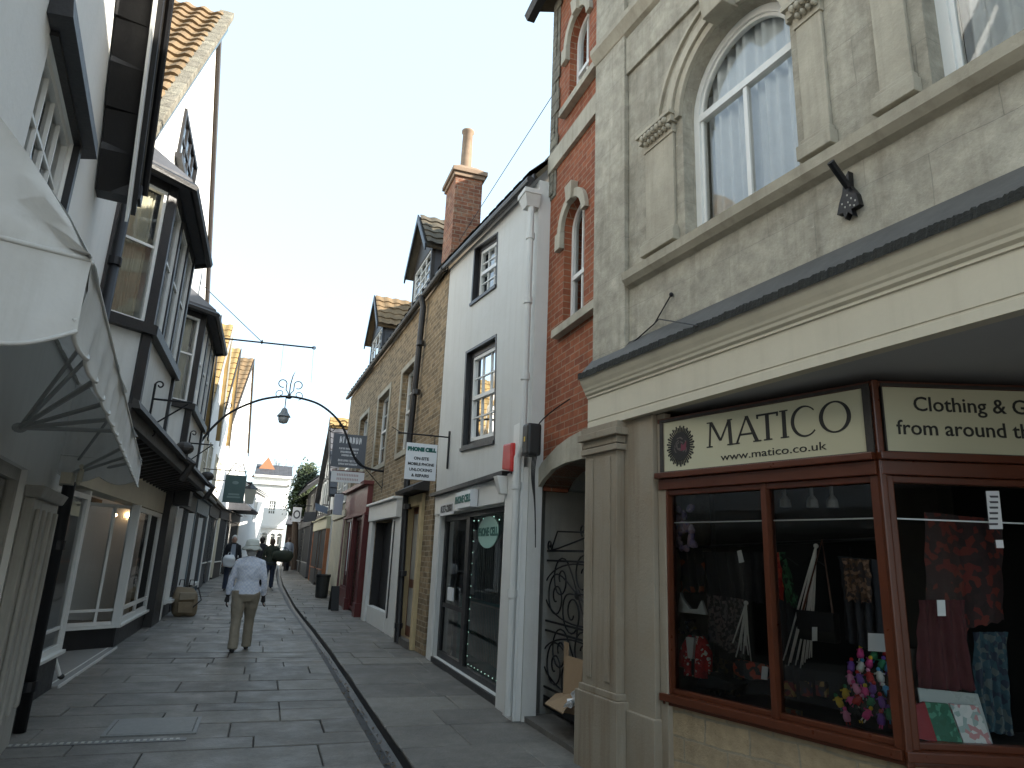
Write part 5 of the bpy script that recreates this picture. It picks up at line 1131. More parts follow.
# D: facade turning towards the viewer
F13 = left_face(-1.95, 29.1, 4)
dA = F13(256, 353); dn = F13(246, 425); df = F13(253.5, 443)
uD0, uD1 = .0, 7.4
apz_ = min(11.5, dA[1])
d_ = gable_house('far_gable_house', 'bright white gabled house with orange tiled roof where the street bends', F13, 0, 7.4, 6.3, (4.4, 10.2), 'render_pale', 'tile', cols=9, rows=14, barge='darkwood', over=.05)
for u0, z0 in ((1.2, 3.6), (4.2, 3.6), (2.9, 6.4)): simple_window(d_, u0, u0+1.0, z0, z0+1.2, 2, 3)
shopfront(d_, .3, 7.2, 2.6, 'creampaint', [(.6, 2.6, False), (2.9, 3.8, True), (4.1, 6.9, False)], g0=.35, sillz=.6, riser='darkwood', fas='darkwood')
mb = MB(); mb.hexa([(3.2, -.9, 3.1), (7.2, -.9, 3.1), (7.2, 0, 3.1), (3.2, 0, 3.1), (3.2, -.95, 3.2), (7.2, -.95, 3.2), (7.2, 0, 3.9), (3.2, 0, 3.9)]); mb.build('pentice', 'slate', d_)
F13b = left_face(-1.35, 36.6, 7)
e_ = thing('far_white_house', 'plain white house with slate roof beyond the orange tiled gable', 'house', F13b)
wall(e_, [(0.05, -.02), (8, -.02), (8, 4.6), (.05, 4.6)], [], 'render_pale', 0, .3, shell=(0.05, 8, 6, 0, 4.6)); mb = MB(); tiles(mb, [(0, -.2, 4.6), (8.1, -.2, 4.6), (8.1, 3, 6.2), (0, 3, 6.2)], 12, 10, wavy=False); mb.build('roof', 'slate', e_)
simple_window(e_, 1, 2, 3.1, 4.2); simple_window(e_, 4, 5, 3.1, 4.2)

# hanging green sign and lantern
Fg = FC(21.5); x0, z0 = Fg(222, 502); x1, z1 = Fg(247, 476)
o = thing('hanging_sign', 'grey green hanging sign board with pale lettering on the left side of the street', 'hanging sign', Fg)
MB().box(x0, x1, -.02, .02, z0, z1).build('board', 'signgreen', o, bevel=.006)
cx = (x0+x1)/2
mb = MB()
for k, (wd, zz) in enumerate(((.30, .30), (.36, .2))): mb.box(cx-wd/2, cx+wd/2, -.024, -.0205, z0+(z1-z0)*zz-.025, z0+(z1-z0)*zz+.025)
mb.blob((cx, -.022, z0+(z1-z0)*.72), (.09, .006, .05), 6); mb.build('faded_lettering', mat('faded sign mark', (.20, .27, .25), .5, .2, 3, 0), o)
mb = MB(); tp_ = [(x0+.06, z1+.01), (cx-.08, z1+.34), (cx+.05, z1+.46), (x1-.05, z1+.06)]
mb.tube([(x0+.05, 0, z1), (cx-.1, 0, z1+.33)], .014, 5); mb.tube([(cx-.1, 0, z1+.33), (cx+.12, 0, z1+.4), (x1-.02, 0, z1)], .016, 5); mb.tube([(-1.97, 0, z1+.12), (x1, 0, z1+.12)], .014, 5)
mb.tube(spiral((cx, z1+.2), .03, .12, 0, 1.4, 16), .012, 5); mb.build('bracket', 'darkwood', o)
Fl = FC(23.6); cx, cz = Fl(250, 495)
o = thing('wall_lantern', 'square glazed lantern on a bracket beyond the green hanging sign', 'lantern', Fl)
MB().hexa([(cx-.12, -.12, cz-.28), (cx+.12, -.12, cz-.28), (cx+.12, .12, cz-.28), (cx-.12, .12, cz-.28), (cx-.18, -.18, cz+.18), (cx+.18, -.18, cz+.18), (cx+.18, .18, cz+.18), (cx-.18, .18, cz+.18)]).build('glass', mat('pale lantern glass', (.5, .48, .4), .3, .1, 3, 0), o)
mb = MB(); mb.lathe([(.24, .19), (.1, .3), (.04, .36), (.02, .42)], (cx, 0, cz), 4); mb.tube([(-1.95, 0, cz+.4), (cx, 0, cz+.4)], .015, 5); mb.build('cap', 'iron', o)

# end of the street
Fe = FC(46.0); ex0, ex1 = -1.2, Fe(288, 500)[0]; et = Fe(275, 478)[1]
o = thing('end_building', 'pale two storey building with arched ground floor windows closing the view', 'building', Fe)
wins_e = []
wa = [(x, x+.34) for x in (-.75, -.28, .19, .62-.1)]
zg = .75
hls = [arch(a, b, 1.2, 2.3, 8) for a, b in [(-.8, -.45), (-.3, .05), (.2, .5), (.6, ex1-.08)] if b-a > .15]
hw2 = squared(Fe.q([(267.5, 514), (274.5, 514), (276.5, 501), (269.5, 501)]))
wall(o, [(ex0, 0), (ex1, 0), (ex1, et), (ex0, et)], hls+[hw2], 'render_pale', 0, .3, shell=(ex0, ex1, 6, 0, et-.01))
window(o, hw2, .05, 3, 4, .04, .05, 'whitepaint', back=.3)
for h in hls:
    q_ = [h[0], h[1], (h[1][0], 2.3), (h[0][0], 2.3)]; window(o, q_, .08, 1, 2, .04, .03, 'whitepaint', back=.3)
mb = MB(); mb.box(ex0, ex1+.05, -.12, -.003, 2.75, 2.9); mb.box(ex0, ex1+.1, -.2, -.003, et-.45, et-.3); mb.box(ex0, ex1+.12, -.25, .3, et, et+.14); mb.build('cornice', 'whitepaint', o)
mb = MB(); rr = Fe(277, 476); ra = Fe(268, 452, 3)
mb.prism([(-1.4, et+.1), (.35, et+.1), (-.5, et+1.5)], 1.5, 1.8); mb.build('brick_gable', mat('orange brick gable', (.36, .16, .08), .85, .2, 6, .2), o)
mb = MB(); tiles(mb, [(ex0, -.1, et+.1), (ex1+.1, -.1, et+.1), (ex1+.1, 3, et+1.1), (ex0, 3, et+1.1)], 8, 8, wavy=False); mb.build('roof', 'slate', o)

# ================================================================ far right
F14 = right_face(2.13, 24.6, -.6)
r5 = thing('pale_stone_house', 'low pale stone house with boarded front between the red shop and the timbered gable', 'house', F14)
def rface_wall(t, L, h, m, holes=(), dp=6): return wall(t, [(-0.0, -.02), (L, -.02), (L, h), (0, h)], list(holes), m, 0, .3, shell=(0, L, dp, 0, h-.01))
L5 = 3.9
rface_wall(r5, L5, 4.5, 'palestone')
mb = MB(); tiles(mb, [(-.1, -.2, 4.5), (L5+.1, -.2, 4.5), (L5+.1, 3, 7.0), (-.1, 3, 7.0)], 12, 10, wavy=False); mb.build('roof', 'tile_dark', r5)
mb = MB()
for i in range(9): mb.box(.15+i*.42, .45+i*.42, -.04, -.003, .3, 2.5)
mb.box(.1, L5-.1, -.07, -.003, 2.55, 2.75); mb.build('timber_cladding', 'cream', r5)
simple_window(r5, .7, 1.7, 3.0, 4.1); simple_window(r5, 2.3, 3.2, 3.0, 4.1)
F15 = right_face(1.98, 31.0, -.9)
gA = F15(321.5, 419, -.3)
r6 = gable_house('timbered_gable_house', 'tall white timbered gable house with dark roof on the right beyond the stone cottage', F15, 0, 6.2, 3.5, (3.3, 6.5), 'render_pale', 'slate', barge='darkwood', over=.16, cols=12)
mb = MB()
for x in (.7, 1.6, 2.5, 3.3, 4.1, 5.0): mb.box(x-.06, x+.06, -.03, -.003, 2.9, min(3.3+ (x*.85 if x < 3.3 else (6.2-x)*.95), 6.0))
mb.box(.1, 6.1, -.032, -.003, 4.3, 4.42); mb.box(.05, 6.15, -.04, -.003, 2.8, 2.95); mb.build('timber_frame', 'darkwood', r6)
simple_window(r6, 1.8, 3.1, 3.1, 4.2, 3, 2); simple_window(r6, 3.6, 4.6, 3.1, 4.2, 2, 2); simple_window(r6, 2.8, 3.8, 4.9, 5.9, 2, 2)
shopfront(r6, .2, 6.0, 2.3, 'orange', [(.5, 2.8, False), (3.0, 3.8, True), (4.0, 5.7, False)], riser='black', g0=.3, sillz=.6, fas='signcream', mul='orange')
mb = MB(); mb.tube([(-.2+.0, 0, 0), (0, 0, 0)], .01)
mb = MB(); tiles(mb, [(3.0, -.2, 6.42), (3.0, 6, 6.42), (3.3, 6, 6.72), (3.3, -.2, 6.72)], 10, 2); tiles(mb, [(3.75, 6, 6.3), (3.75, -.2, 6.3), (3.3, -.2, 6.72), (3.3, 6, 6.72)], 10, 2); mb.build('ridge_tiles', 'tile_ochre', r6)
F16 = right_face(1.75, 40.5, -1)
r7 = thing('dark_timber_house', 'dark weathered timber and slate house under ivy near the end of the street', 'house', F16)
rface_wall(r7, 9.3, 4.4, 'darkwood'); mb = MB(); tiles(mb, [(-.1, -.5, 4.3), (9.4, -.5, 4.3), (9.4, 3, 7.2), (-.1, 3, 7.2)], 20, 12, wavy=False); mb.build('roof', 'slate', r7)
simple_window(r7, 6.0, 7.4, 3.2, 4.1, 3, 2, 'greypaint'); simple_window(r7, 2, 3.4, 3.2, 4.1, 3, 2, 'greypaint')
shopfront(r7, .3, 9.0, 2.6, 'slate', [(.6, 3.4, False), (3.8, 4.7, True), (5.1, 8.6, False)], g0=.4, sillz=.6, fas='darkwood', mul='greypaint')
# closing wall beside the end building
Fw = FC(42.5)
o = thing('brown_brick_wall', 'brown brick shop wall closing the right side of the street under dark roofs', 'wall', Fw)
a, b = Fw(284, 549), Fw(302, 528); wall(o, [(a[0]-.0, 0), (b[0]+1.5, 0), (b[0]+1.5, 3.0), (a[0], 3.0)], [], brickmat('old brown brick', (.16, .09, .06), (.11, .07, .05), (.12, .1, .08), .22, .08), 0, .3)
mb = MB(); mb.add([(a[0]-.1, -.4, 2.9), (b[0]+1.6, -.4, 2.9), (b[0]+1.6, 2.2, 5.2), (a[0]+.5, 2.2, 5.2)], [(0, 1, 2, 3)]); mb.sheet([(a[0]-.1, -.4, 2.95), (b[0]+1.6, -.4, 2.95), (b[0]+1.6, 2.2, 5.2), (a[0]+.5, 2.2, 5.2)], .1); mb.build('roof', 'slate', o)
# ivy over the dark roofs
R_ = random.Random(12); mb = MB(); mb2 = MB()
F_i = FC(38.5)
for i in range(9000):
    t = R_.random(); c0 = Vector((lerp((1.15, 3.8), (1.55, 6.0), t))); 
    x = c0[0]+R_.gauss(.2, .24); z = c0[1]+R_.gauss(-.25, .24); y = 38.5+R_.gauss(0, .4)
    s_ = R_.uniform(.04, .09); a = Vector((R_.gauss(0, 1), R_.gauss(0, 1), R_.gauss(0, 1))).normalized(); b = a.orthogonal().normalized()
    p = Vector((x, y, z)); mb.add([p-a*s_, p+b*s_*.7, p+a*s_, p-b*s_*.7], [(0, 1, 2, 3)])
ivm, n_, l_, b_s = nodes('ivy mixed leaves'); oi = n_.new('ShaderNodeTexCoord')
l_.new(ramp(n_, l_, noise(n_, l_, oi.outputs['Object'], 1.6, 4), (.35, .65), ((.014, .024, .009), (.055, .08, .022))), b_s.inputs['Base Color']); b_s.inputs['Roughness'].default_value = .6
o = thing('ivy_clad_tree', 'bushy green ivy clad tree rising over the dark roofs on the right', 'tree', loc=(0, 0, 0))
mb.build('crown', ivm, o); MB().tube([(1.6, 38.8, .5), (1.3, 38.7, 3.5), (1.2, 38.6, 5.8)], [.2, .14, .04], 8).build('trunk', 'twig', o)
# bare tree behind the end building
o = thing('bare_tree', 'leafless tree with fine twigs behind the white end building', 'tree', loc=(.65, 56, 0))
mb = MB(); R_ = random.Random(21); mb.tube([(0, 0, 0), (.05, 0, 3), (0, 0, 5.4)], [.22, .16, .1], 8); mb.build('trunk', 'twig', o); mb = MB()
def branch(p, d, L, r, k):
    q_ = p+d*L; mb.tube([p, p.lerp(q_, .5)+Vector((R_.gauss(0, .04), 0, R_.gauss(0, .04)))*L, q_], [r, r*.8, r*.6], 4, cap=False)
    if k == 0: return
    for i in range(3): nd = (d+Vector((R_.gauss(0, .45), R_.gauss(0, .3), R_.gauss(.08, .3)))).normalized(); branch(q_ if i else p.lerp(q_, .6), nd, L*.72, r*.6, k-1)
for i in range(6): branch(Vector((0, 0, 4.2+.25*i)), Vector((R_.gauss(0, .5), R_.gauss(0, .3), 1)).normalized(), 1.25, .045, 4)
mb.build('crown', 'twig', o)

# signs on the far right side
Fs = FC(17.8); x0, z1 = Fs(334, 433); x1, z0 = Fs(364, 469)
o = thing('banner_sign', 'dark grey hanging banner sign with white lettering above the red shopfront', 'hanging sign', Fs)
zb0, zb1 = Fs(350, 483)[1], Fs(350, 472)[1]
MB().box(x0, x1, -.015, .015, z0, z1).build('board', 'signgrey', o); cx = (x0+x1)/2; W_ = x1-x0
mb = MB()
R_ = random.Random(9)
mb = MB()
for r_, (zf, wd, h_) in enumerate(((.18, .62, .2), (.44, .6, .06), (.54, .5, .06), (.64, .42, .06), (.80, .6, .07), (.9, .55, .06))):
    x = cx-W_*wd/2
    while x < cx+W_*wd/2:   # rows of worn illegible letters
        lw = W_*(.085 if r_ == 0 else .035); hh = (z1-z0)*h_; zc_ = z1-(z1-z0)*zf
        mb.prism([(x, zc_-hh/2), (x+lw*.35, zc_-hh/2), (x+lw*.45, zc_+hh/2), (x+.05*lw, zc_+hh/2)], -.0185, -.0155)
        if R_.random() < .7: mb.prism([(x+lw*.45, zc_-hh/2*R_.random()), (x+lw*.8, zc_-hh/2), (x+lw*.8, zc_+hh/2), (x+lw*.5, zc_+hh/2*R_.random())], -.0185, -.0155)
        x += lw*1.15
mb.build('lettering', 'signwhite', o)
o = thing('hanging_sign', 'narrow white hanging sign with faint red lettering just below the grey banner', 'hanging sign', Fs)
MB().box(x0+.04, x1+.02, -.05, -.03, zb0, zb1).build('board', 'signwhite', o); MB().box(x0+.04, x1+.02, -.052, -.029, zb1, zb1+.025).build('top_trim', 'redpaint', o)
mb = MB()
for r_, zz in enumerate((.68, .3)):
    for i in range(13): x = x0+.18+i*(W_-.3)/13; mb.box(x, x+(W_-.3)/13*.6, -.0525, -.0503, zb0+(zb1-zb0)*zz-.03, zb0+(zb1-zb0)*zz+.03)
M['faintred'] = mat('faint red letters', (.45, .33, .32), .6, .1, 3, 0); mb.build('lettering', 'faintred', o)
mb = MB(); Fs2 = FC(34.0); x0, z0 = Fs2(291.5, 521.5); x1, z1 = Fs2(302, 507.5)
o = thing('hanging_sign', 'square white hanging sign with a round grey motif far along the right side', 'hanging sign', Fs2)
MB().box(x0, x1, -.02, .02, z0, z1).build('board', 'signwhite', o); cx, cz = (x0+x1)/2, (z0+z1)/2
MB().ring(ell(cx, cz, .16, .2, 18), ell(cx, cz, .1, .13, 18), -.025, -.0205).build('motif', 'inkgrey', o); MB().tube([(x0, 0, z1+.1), (2.0, 0, z1+.1)], .02, 5).build('bracket', 'iron', o)
for k, (px_p, lab) in enumerate((((316, 503, 327, 514), 'blue grey tilted sign board on the timbered house nearest the stone cottage'), ((304.5, 511, 315, 523), 'dark blue sign board lower down over the orange shopfront'))):
    Fk = FC(26.3+k*2.2); x0, z1 = Fk(px_p[0], px_p[1]); x1, z0 = Fk(px_p[2], px_p[3])
    o = thing('projecting_sign', lab, 'projecting sign', Fk)
    MB().prism([(x0, z0+.12), (x1, z0), (x1+.02, z1-.14), (x0-.02, z1)] if k == 0 else [(x0, z0), (x1, z0+.08), (x1, z1), (x0, z1-.05)], -.03, .03).build('board', 'signblue' if k == 0 else 'slate', o)
    MB().tube([(x1-.2, 0, z1-.05), (2.05, 0, z1-.05)], .02, 5).build('bracket', 'iron', o)
Fk = FC(20.6); x0, z1 = Fk(335, 494); x1, z0 = Fk(341.5, 515)
o = thing('projecting_box_sign', 'small pale blue box sign on the wall just past the red shopfront', 'projecting sign', Fk); MB().box(x0, x1, -.06, .06, z0, z1).build('box', mat('pale blue sign', (.45, .48, .55), .5, .05, 3, 0), o, bevel=.01); MB().tube([(x0, 0, z1+.03), (2.15, 0, z1+.03)], .015, 5).build('bracket', 'iron', o)

# bins, sacks
o = thing('litter_bin', 'black round litter bin against the pale stone cottage', 'bin', loc=(1.82, 22.6, gz(22.6)))
MB().lathe([(.17, 0), (.19, .05), (.21, .62), (.23, .66), (.23, .7), (.16, .7), (.16, .45)], (0, 0, 0), 20).build('body', mat('bin plastic', (.025, .027, .025), .5, .2, 5, .1), o, smooth=False)
MB().lathe([(.232, .62), (.232, .65)], (0, 0, 0), 20).build('band', 'iron', o)
o = thing('advertising_board', 'small dark folding advertising board standing beside the red shopfront', 'advertising board', loc=(1.86, 18.9, gz(18.9)), rotz=.1)
for s_ in (-1, 1): MB().hexa([(-.1, s_*.2, 0), (.1, s_*.2, 0), (.1, s_*.17, 0), (-.1, s_*.17, 0), (-.1, s_*.03, .6), (.1, s_*.03, .6), (.1, s_*.0, .6), (-.1, s_*.0, .6)]).build('panel', 'ink', o)
# paper sacks by the white shopfront on the left
def crumple(mb, amt, seed, sc_=6):
    from mathutils import noise as nz
    mb.v = [tuple(Vector(p)+nz.noise_vector(Vector(p)*sc_+Vector((seed,)*3))*amt) for p in mb.v]; return mb
def sackmesh(w_, d_, h_, seed, lean=0):
    mb = MB(); n = 16; L = 12
    for j in range(L+1):
        t = j/L; k = (1+.16*math.sin(t*math.pi))*(1-.25*max(0, t-.75)*4); k = k if t > .04 else .85
        for i in range(n):
            a = 2*math.pi*i/n; ca, sa = math.cos(a), math.sin(a); e = .6
            mb.v.append((w_/2*k*math.copysign(abs(ca)**e, ca)+lean*t, d_/2*k*math.copysign(abs(sa)**e, sa)*(1-.55*max(0, t-.8)*5), h_*t))
    for j in range(L):
        for i in range(n): mb.f.append((j*n+i, j*n+(i+1) % n, (j+1)*n+(i+1) % n, (j+1)*n+i)); mb.mi.append(0)
    mb.f.append(tuple(reversed(range(n)))); mb.mi.append(0); mb.f.append(tuple(range(L*n, (L+1)*n))); mb.mi.append(0)
    return crumple(mb, .035, seed)
sk = mat('tan sackcloth', (.25, .19, .12), .9, .3, 7, .6, 60)
o = thing('rucksack', 'tan canvas rucksack with handles standing outside the white framed shop on the left', 'rucksack', loc=(-1.5, 17.1, gz(17.1)), rotz=.2)
sackmesh(.46, .34, .6, 3, -.05).build('body', sk, o, smooth=True)
crumple(MB().box(-.17, .13, -.27, -.15, .08, .30), .02, 2).build('front_pocket', sk, o, bevel=.02); crumple(MB().box(-.17, .15, -.25, -.16, .34, .5), .02, 5).build('flap', mat('pale tan canvas', (.33, .27, .19), .9, .3, 7, .5), o, bevel=.02)
mb = MB(); 
for x in (-.14, .06): mb.tube([(x-.05+.0, -.05, .64), (x-.04, -.07, .76), (x+.04, -.07, .76), (x+.05, -.05, .64)], .013, 6)
mb.tube([(.05, -.2, .1), (.28, -.22, .35), (.2, -.1, .6)], .014, 6); mb.build('handle', 'ink', o)

# ================================================================ people
def remeshed(mb, name, m, parent, vox=.014, smooth_it=4, wob=0.0):
    me = bpy.data.meshes.new('tmp'); me.from_pydata(mb.v, [], mb.f); bm = bmesh.new(); bm.from_mesh(me); bmesh.ops.recalc_face_normals(bm, faces=bm.faces); bm.to_mesh(me); bm.free()
    t = bpy.data.objects.new('tmp', me); COL.objects.link(t)
    r = t.modifiers.new('r', 'REMESH'); r.mode = 'VOXEL'; r.voxel_size = vox
    s_ = t.modifiers.new('s', 'SMOOTH'); s_.factor = .6; s_.iterations = smooth_it
    if wob:
        tx = bpy.data.textures.new('c', 'CLOUDS'); tx.noise_scale = .09; d = t.modifiers.new('d', 'DISPLACE'); d.texture = tx; d.strength = wob; d.mid_level = .5
    me2 = bpy.data.meshes.new_from_object(t.evaluated_get(bpy.context.evaluated_depsgraph_get())); bpy.data.objects.remove(t)
    me2.materials.clear(); me2.materials.append(M[m] if isinstance(m, str) else m)
    for p in me2.polygons: p.use_smooth = True
    o = bpy.data.objects.new(name, me2); COL.objects.link(o); o.parent = parent; return o
def loft(mb, rings, seg=18):
    """rings: (x, y, z, rx, ry)"""
    b = len(mb.v)
    for (x, y, z, rx_, ry_) in rings:
        for k in range(seg): a = 2*math.pi*k/seg; mb.v.append((x+rx_*math.cos(a), y+ry_*math.sin(a), z))
    fs = [(b+i*seg+k, b+i*seg+(k+1) % seg, b+(i+1)*seg+(k+1) % seg, b+(i+1)*seg+k) for i in range(len(rings)-1) for k in range(seg)]
    fs += [tuple(b+k for k in reversed(range(seg))), tuple(b+(len(rings)-1)*seg+k for k in range(seg))]
    mb.f += fs; mb.mi += [0]*len(fs)
def hand(mb, w, d, fwd, s=1.0):
    """palm, four curled fingers and a thumb; w wrist point, d direction of the forearm, fwd direction the palm's thumb side faces"""
    w = Vector(w); d = Vector(d).normalized(); f = Vector(fwd); f = (f-d*f.dot(d)).normalized(); n = d.cross(f)
    mb.tube([w, w+d*.045*s, w+d*.085*s], [.022*s, .032*s, .034*s], 8)
    for k, (off, L) in enumerate(((.027, .07), (.009, .078), (-.009, .073), (-.026, .058))):
        b = w+d*.082*s+f*off*s; L *= s
        mb.tube([b, b+d*L*.45, b+d*L*.8+n*L*.2, b+d*L*.95+n*L*.45], [.0095*s, .009*s, .008*s, .006*s], 6)
    b = w+d*.03*s+f*.024*s; mb.tube([b, b+(d*.6+f*.7)*.035*s, b+(d*.95+f*.75)*.06*s], [.012*s, .0105*s, .008*s], 6)
def person(label, loc, rotz, H_=1.65, step=.16, top='coat', topm=None, legm=None, shoem='ink', skinm='skin', handm=None, hat=None, hatm=None, hairm=None, broad=1.0, coat_len=.0, arm_out=.07, raised=None, group=None, elbow=None):
    """a walking figure facing +Y before rotation; feet on z=0"""
    k = H_/1.65; t = thing('person', label, 'person', loc=loc, rotz=rotz, group=group)
    hipz, shz, nz2 = .86*k, 1.36*k, 1.43*k
    sx_ = .162*k*broad; hx = .095*k
    feet = {-1: (-.10*k, -step*.55, 0), 1: (.105*k, step*.75, 0)}
    body = MB(); tr = MB(); cl = MB(); sh_ = MB()
    for s_ in (-1, 1):
        fx, fy, _ = feet[s_]; ank = Vector((fx, fy-.0, .085*k)); hip = Vector((s_*hx, 0, hipz)); kn = hip.lerp(ank, .5)+Vector((0, .045*k if s_ > 0 else .03*k, .01))
        leg = [hip, hip.lerp(kn, .5), kn, kn.lerp(ank, .35)+Vector((0, -.012, 0)), ank]
        body.tube(leg, [.085*k, .072*k, .05*k, .052*k, .035*k], 10); body.tube([ank, ank+Vector((0, .0, -.05*k))], .035*k, 8)
        tr.tube([hip+Vector((0, 0, .04)), hip.lerp(kn, .5), kn, kn.lerp(ank, .5), ank+Vector((0, 0, -.035*k))], [.112*k*broad, .098*k*broad, .078*k, .074*k, .076*k], 12)
        sh_.tube([ank+Vector((0, -.05*k, -.045*k)), ank+Vector((0, .02, -.035*k)), ank+Vector((s_*.01, .12*k, -.058*k)), ank+Vector((s_*.015, .17*k, -.062*k))], [.036*k, .042*k, .034*k, .016*k], 8)
        body.tube([ank+Vector((0, -.03*k, -.045*k)), ank+Vector((0, .12*k, -.055*k))], [.03*k, .022*k], 8)
        so_ = Vector((s_*sx_, 0, shz-.025*k)); el = elbow[s_] if elbow and s_ in elbow else so_+Vector((s_*arm_out, -.02*s_*1.2, -.28*k)); wr_ = raised[s_] if raised and s_ in raised else el+Vector((s_*.015, .045+.03*s_, -.235*k))
        el = Vector(el); wr_ = Vector(wr_)
        body.tube([Vector((s_*.08, 0, shz+.0)), so_, so_.lerp(el, .5), el, el.lerp(wr_, .4), wr_], [.05*k, .05*k, .042*k, .034*k, .036*k, .024*k], 10)
        hand(body, wr_, wr_-el, (0, 1, 0), k)
        cl.tube([Vector((s_*.07, 0, shz-.0)), so_+Vector((0, 0, -.012)), so_.lerp(el, .5), el, el.lerp(wr_, .5), wr_.lerp(el, .06)], [.065*k, .062*k, .056*k, .05*k, .046*k, .04*k], 12)
        if handm is not None:
            g = MB(); hand(g, wr_, wr_-el, (0, 1, 0), k*1.12); g.tube([wr_.lerp(el, .12), wr_], .034*k, 10); remeshed(g, 'glove', handm, t, .006, 2)
    # trunk, neck, head
    tors = [(0, 0, hipz-.07*k, .15, .11), (0, 0, hipz+.04*k, .165, .12), (0, .0, hipz+.18*k, .135, .1), (0, .01, hipz+.33*k, .15, .105), (0, 0, shz-.05*k, .165, .1), (0, 0, shz+.03*k, .11, .07), (0, .01, shz+.07*k, .055, .055)]
    loft(body, [(x, y, z, a*k*broad*.96, b*k) for x, y, z, a, b in tors])
    body.tube([(0, 0, shz), (0, .012, nz2+.07*k)], [.055*k, .05*k], 12)
    hc = Vector((0, .03*k, H_-.115*k)); body.blob(tuple(hc), (.076*k, .095*k, .115*k), 14)
    body.blob((0, hc.y+.03*k, hc.z-.055*k), (.052*k, .06*k, .055*k), 10)
    body.tube([(0, hc.y+.088*k, hc.z+.012), (0, hc.y+.112*k, hc.z-.025*k)], [.008*k, .014*k], 6)                      # nose
    for s_ in (-1, 1): body.blob((s_*.078*k, hc.y-.005, hc.z-.01*k), (.012*k, .02*k, .03*k), 6)                       # ears
    remeshed(body, 'body', skinm, t, .0085, 2)
    e = MB(); 
    for s_ in (-1, 1):
        MB().blob((s_*.032*k, hc.y+.088*k, hc.z+.008*k), (.012*k, .006*k, .007*k), 6).build('eye', 'ink', t)
    MB().blob((0, hc.y+.094*k, hc.z-.058*k), (.024*k, .007*k, .006*k), 6).build('mouth', mat('lips', (.35, .13, .1), .5, .1, 3, 0) if 'lips' not in M else M['lips'], t)
    zb_ = hipz-.03*k-coat_len
    loft(cl, [(0, 0, zb_, .185*k*broad, .145*k), (0, 0, hipz+.05*k, .182*k*broad, .145*k), (0, .0, hipz+.18*k, .155*k*broad, .128*k), (0, 0, hipz+.33*k, .172*k*broad, .132*k), (0, -.005, shz-.07*k, .172*k*broad, .122*k), (0, 0, shz+.015*k, .125*k*broad, .092*k), (0, 0, shz+.05*k, .085*k*broad, .078*k), (0, .005, shz+.07*k, .068*k, .066*k)], 24)
    remeshed(cl, top, topm, t, .012, 4, .022)
    loft(tr, [(0, 0, hipz-.12*k, .15*k*broad, .12*k), (0, -.01, hipz-.02*k, .182*k*broad, .14*k), (0, 0, hipz+.09*k, .15*k*broad, .118*k)], 20); remeshed(tr, 'trousers', legm, t, .013, 4, .02)
    remeshed(sh_, 'shoes', shoem, t, .008, 2)
    if hairm is not None:
        h = MB(); h.blob((0, hc.y-.018*k, hc.z+.022*k), (.088*k, .1*k, .108*k), 14); h.blob((0, hc.y-.05*k, hc.z-.05*k), (.078*k, .055*k, .07*k), 10); remeshed(h, 'hair', hairm, t, .008, 2, .012)
    if hat == 'bucket':
        h = MB(); h.lathe([(.155*k, -.03), (.157*k, -.024), (.108*k, .03), (.102*k, .085), (.088*k, .118), (.05*k, .132), (.004, .136), (.004, .12), (.08*k, .105), (.096*k, .03), (.15*k, -.034)], (0, hc.y-.012, hc.z+.028*k), 26); h.v = [(p[0], p[1]*1.0, p[2]+.012*math.sin(6*math.atan2(p[0], p[1]-hc.y))*(1 if p[2] < hc.z+.03 else 0)) for p in h.v]; h.build('hat', hatm, t, smooth=True)
        MB().lathe([(.111*k, .028), (.109*k, .05), (.1*k, .05), (.1*k, .028)], (0, hc.y-.012, hc.z+.03*k), 26).build('hat_band', hatm, t, smooth=True)
    if hat == 'cap': MB().blob((0, hc.y-.0, hc.z+.05*k), (.09*k, .11*k, .075*k), 12).build('cap', hatm, t, smooth=True)
    return t
M['skin'] = mat('skin', (.50, .30, .22), .6, .08, 5, .05); M['lips'] = mat('lips', (.35, .13, .1), .5, .1, 3, 0)
def knit(name, c1, c2, sc_=34):
    m, n, l, b = nodes(name); tc = n.new('ShaderNodeTexCoord'); ch = n.new('ShaderNodeTexChecker'); ch.inputs['Scale'].default_value = sc_
    l.new(tc.outputs['Object'], ch.inputs['Vector']); ch.inputs['Color1'].default_value = (*c1, 1); ch.inputs['Color2'].default_value = (*c2, 1)
    l.new(ch.outputs[0], b.inputs['Base Color']); b.inputs['Roughness'].default_value = .9; return m
person('woman walking away in white bucket hat, pale blue checked cardigan, beige trousers and black gloves', (-.19, 11.75, 0), .05, 1.63, .26, 'cardigan', knit('pale blue check', (.70, .72, .78), (.58, .62, .72)), mat('beige cotton', (.27, .23, .17), .9, .15, 5, .3, 30), handm=mat('black gloves', (.02, .018, .018), .7, .2, 8, .1), hat='bucket', hatm=mat('white cotton hat', (.62, .64, .58), .9, .08, 6, .2), hairm=mat('grey hair', (.35, .34, .32), .8, .2, 12, .2), broad=1.1)
dk = mat('black coat', (.018, .018, .022), .85, .3, 5, .3); dg = mat('dark green coat', (.03, .036, .022), .85, .3, 5, .3)
jeans = mat('dark blue jeans', (.035, .045, .075), .9, .2, 6, .2); brn = mat('brown hair', (.09, .05, .03), .7, .2, 9, .2)
p2 = person('person in dark open jacket walking toward the camera with a white bag on the left', (-.98, 24.6, gz(24.6)), math.pi+.1, 1.74, .14, 'jacket', dk, jeans, hairm=mat('white hair', (.6, .58, .54), .8, .1, 9, .1), coat_len=.05)
MB().prism([(-.085, 1.02), (.085, 1.02), (.06, 1.46), (-.06, 1.46)], .125, .16).build('shirt', mat('grey blue shirt', (.3, .34, .4), .8, .1, 5, .1), p2)
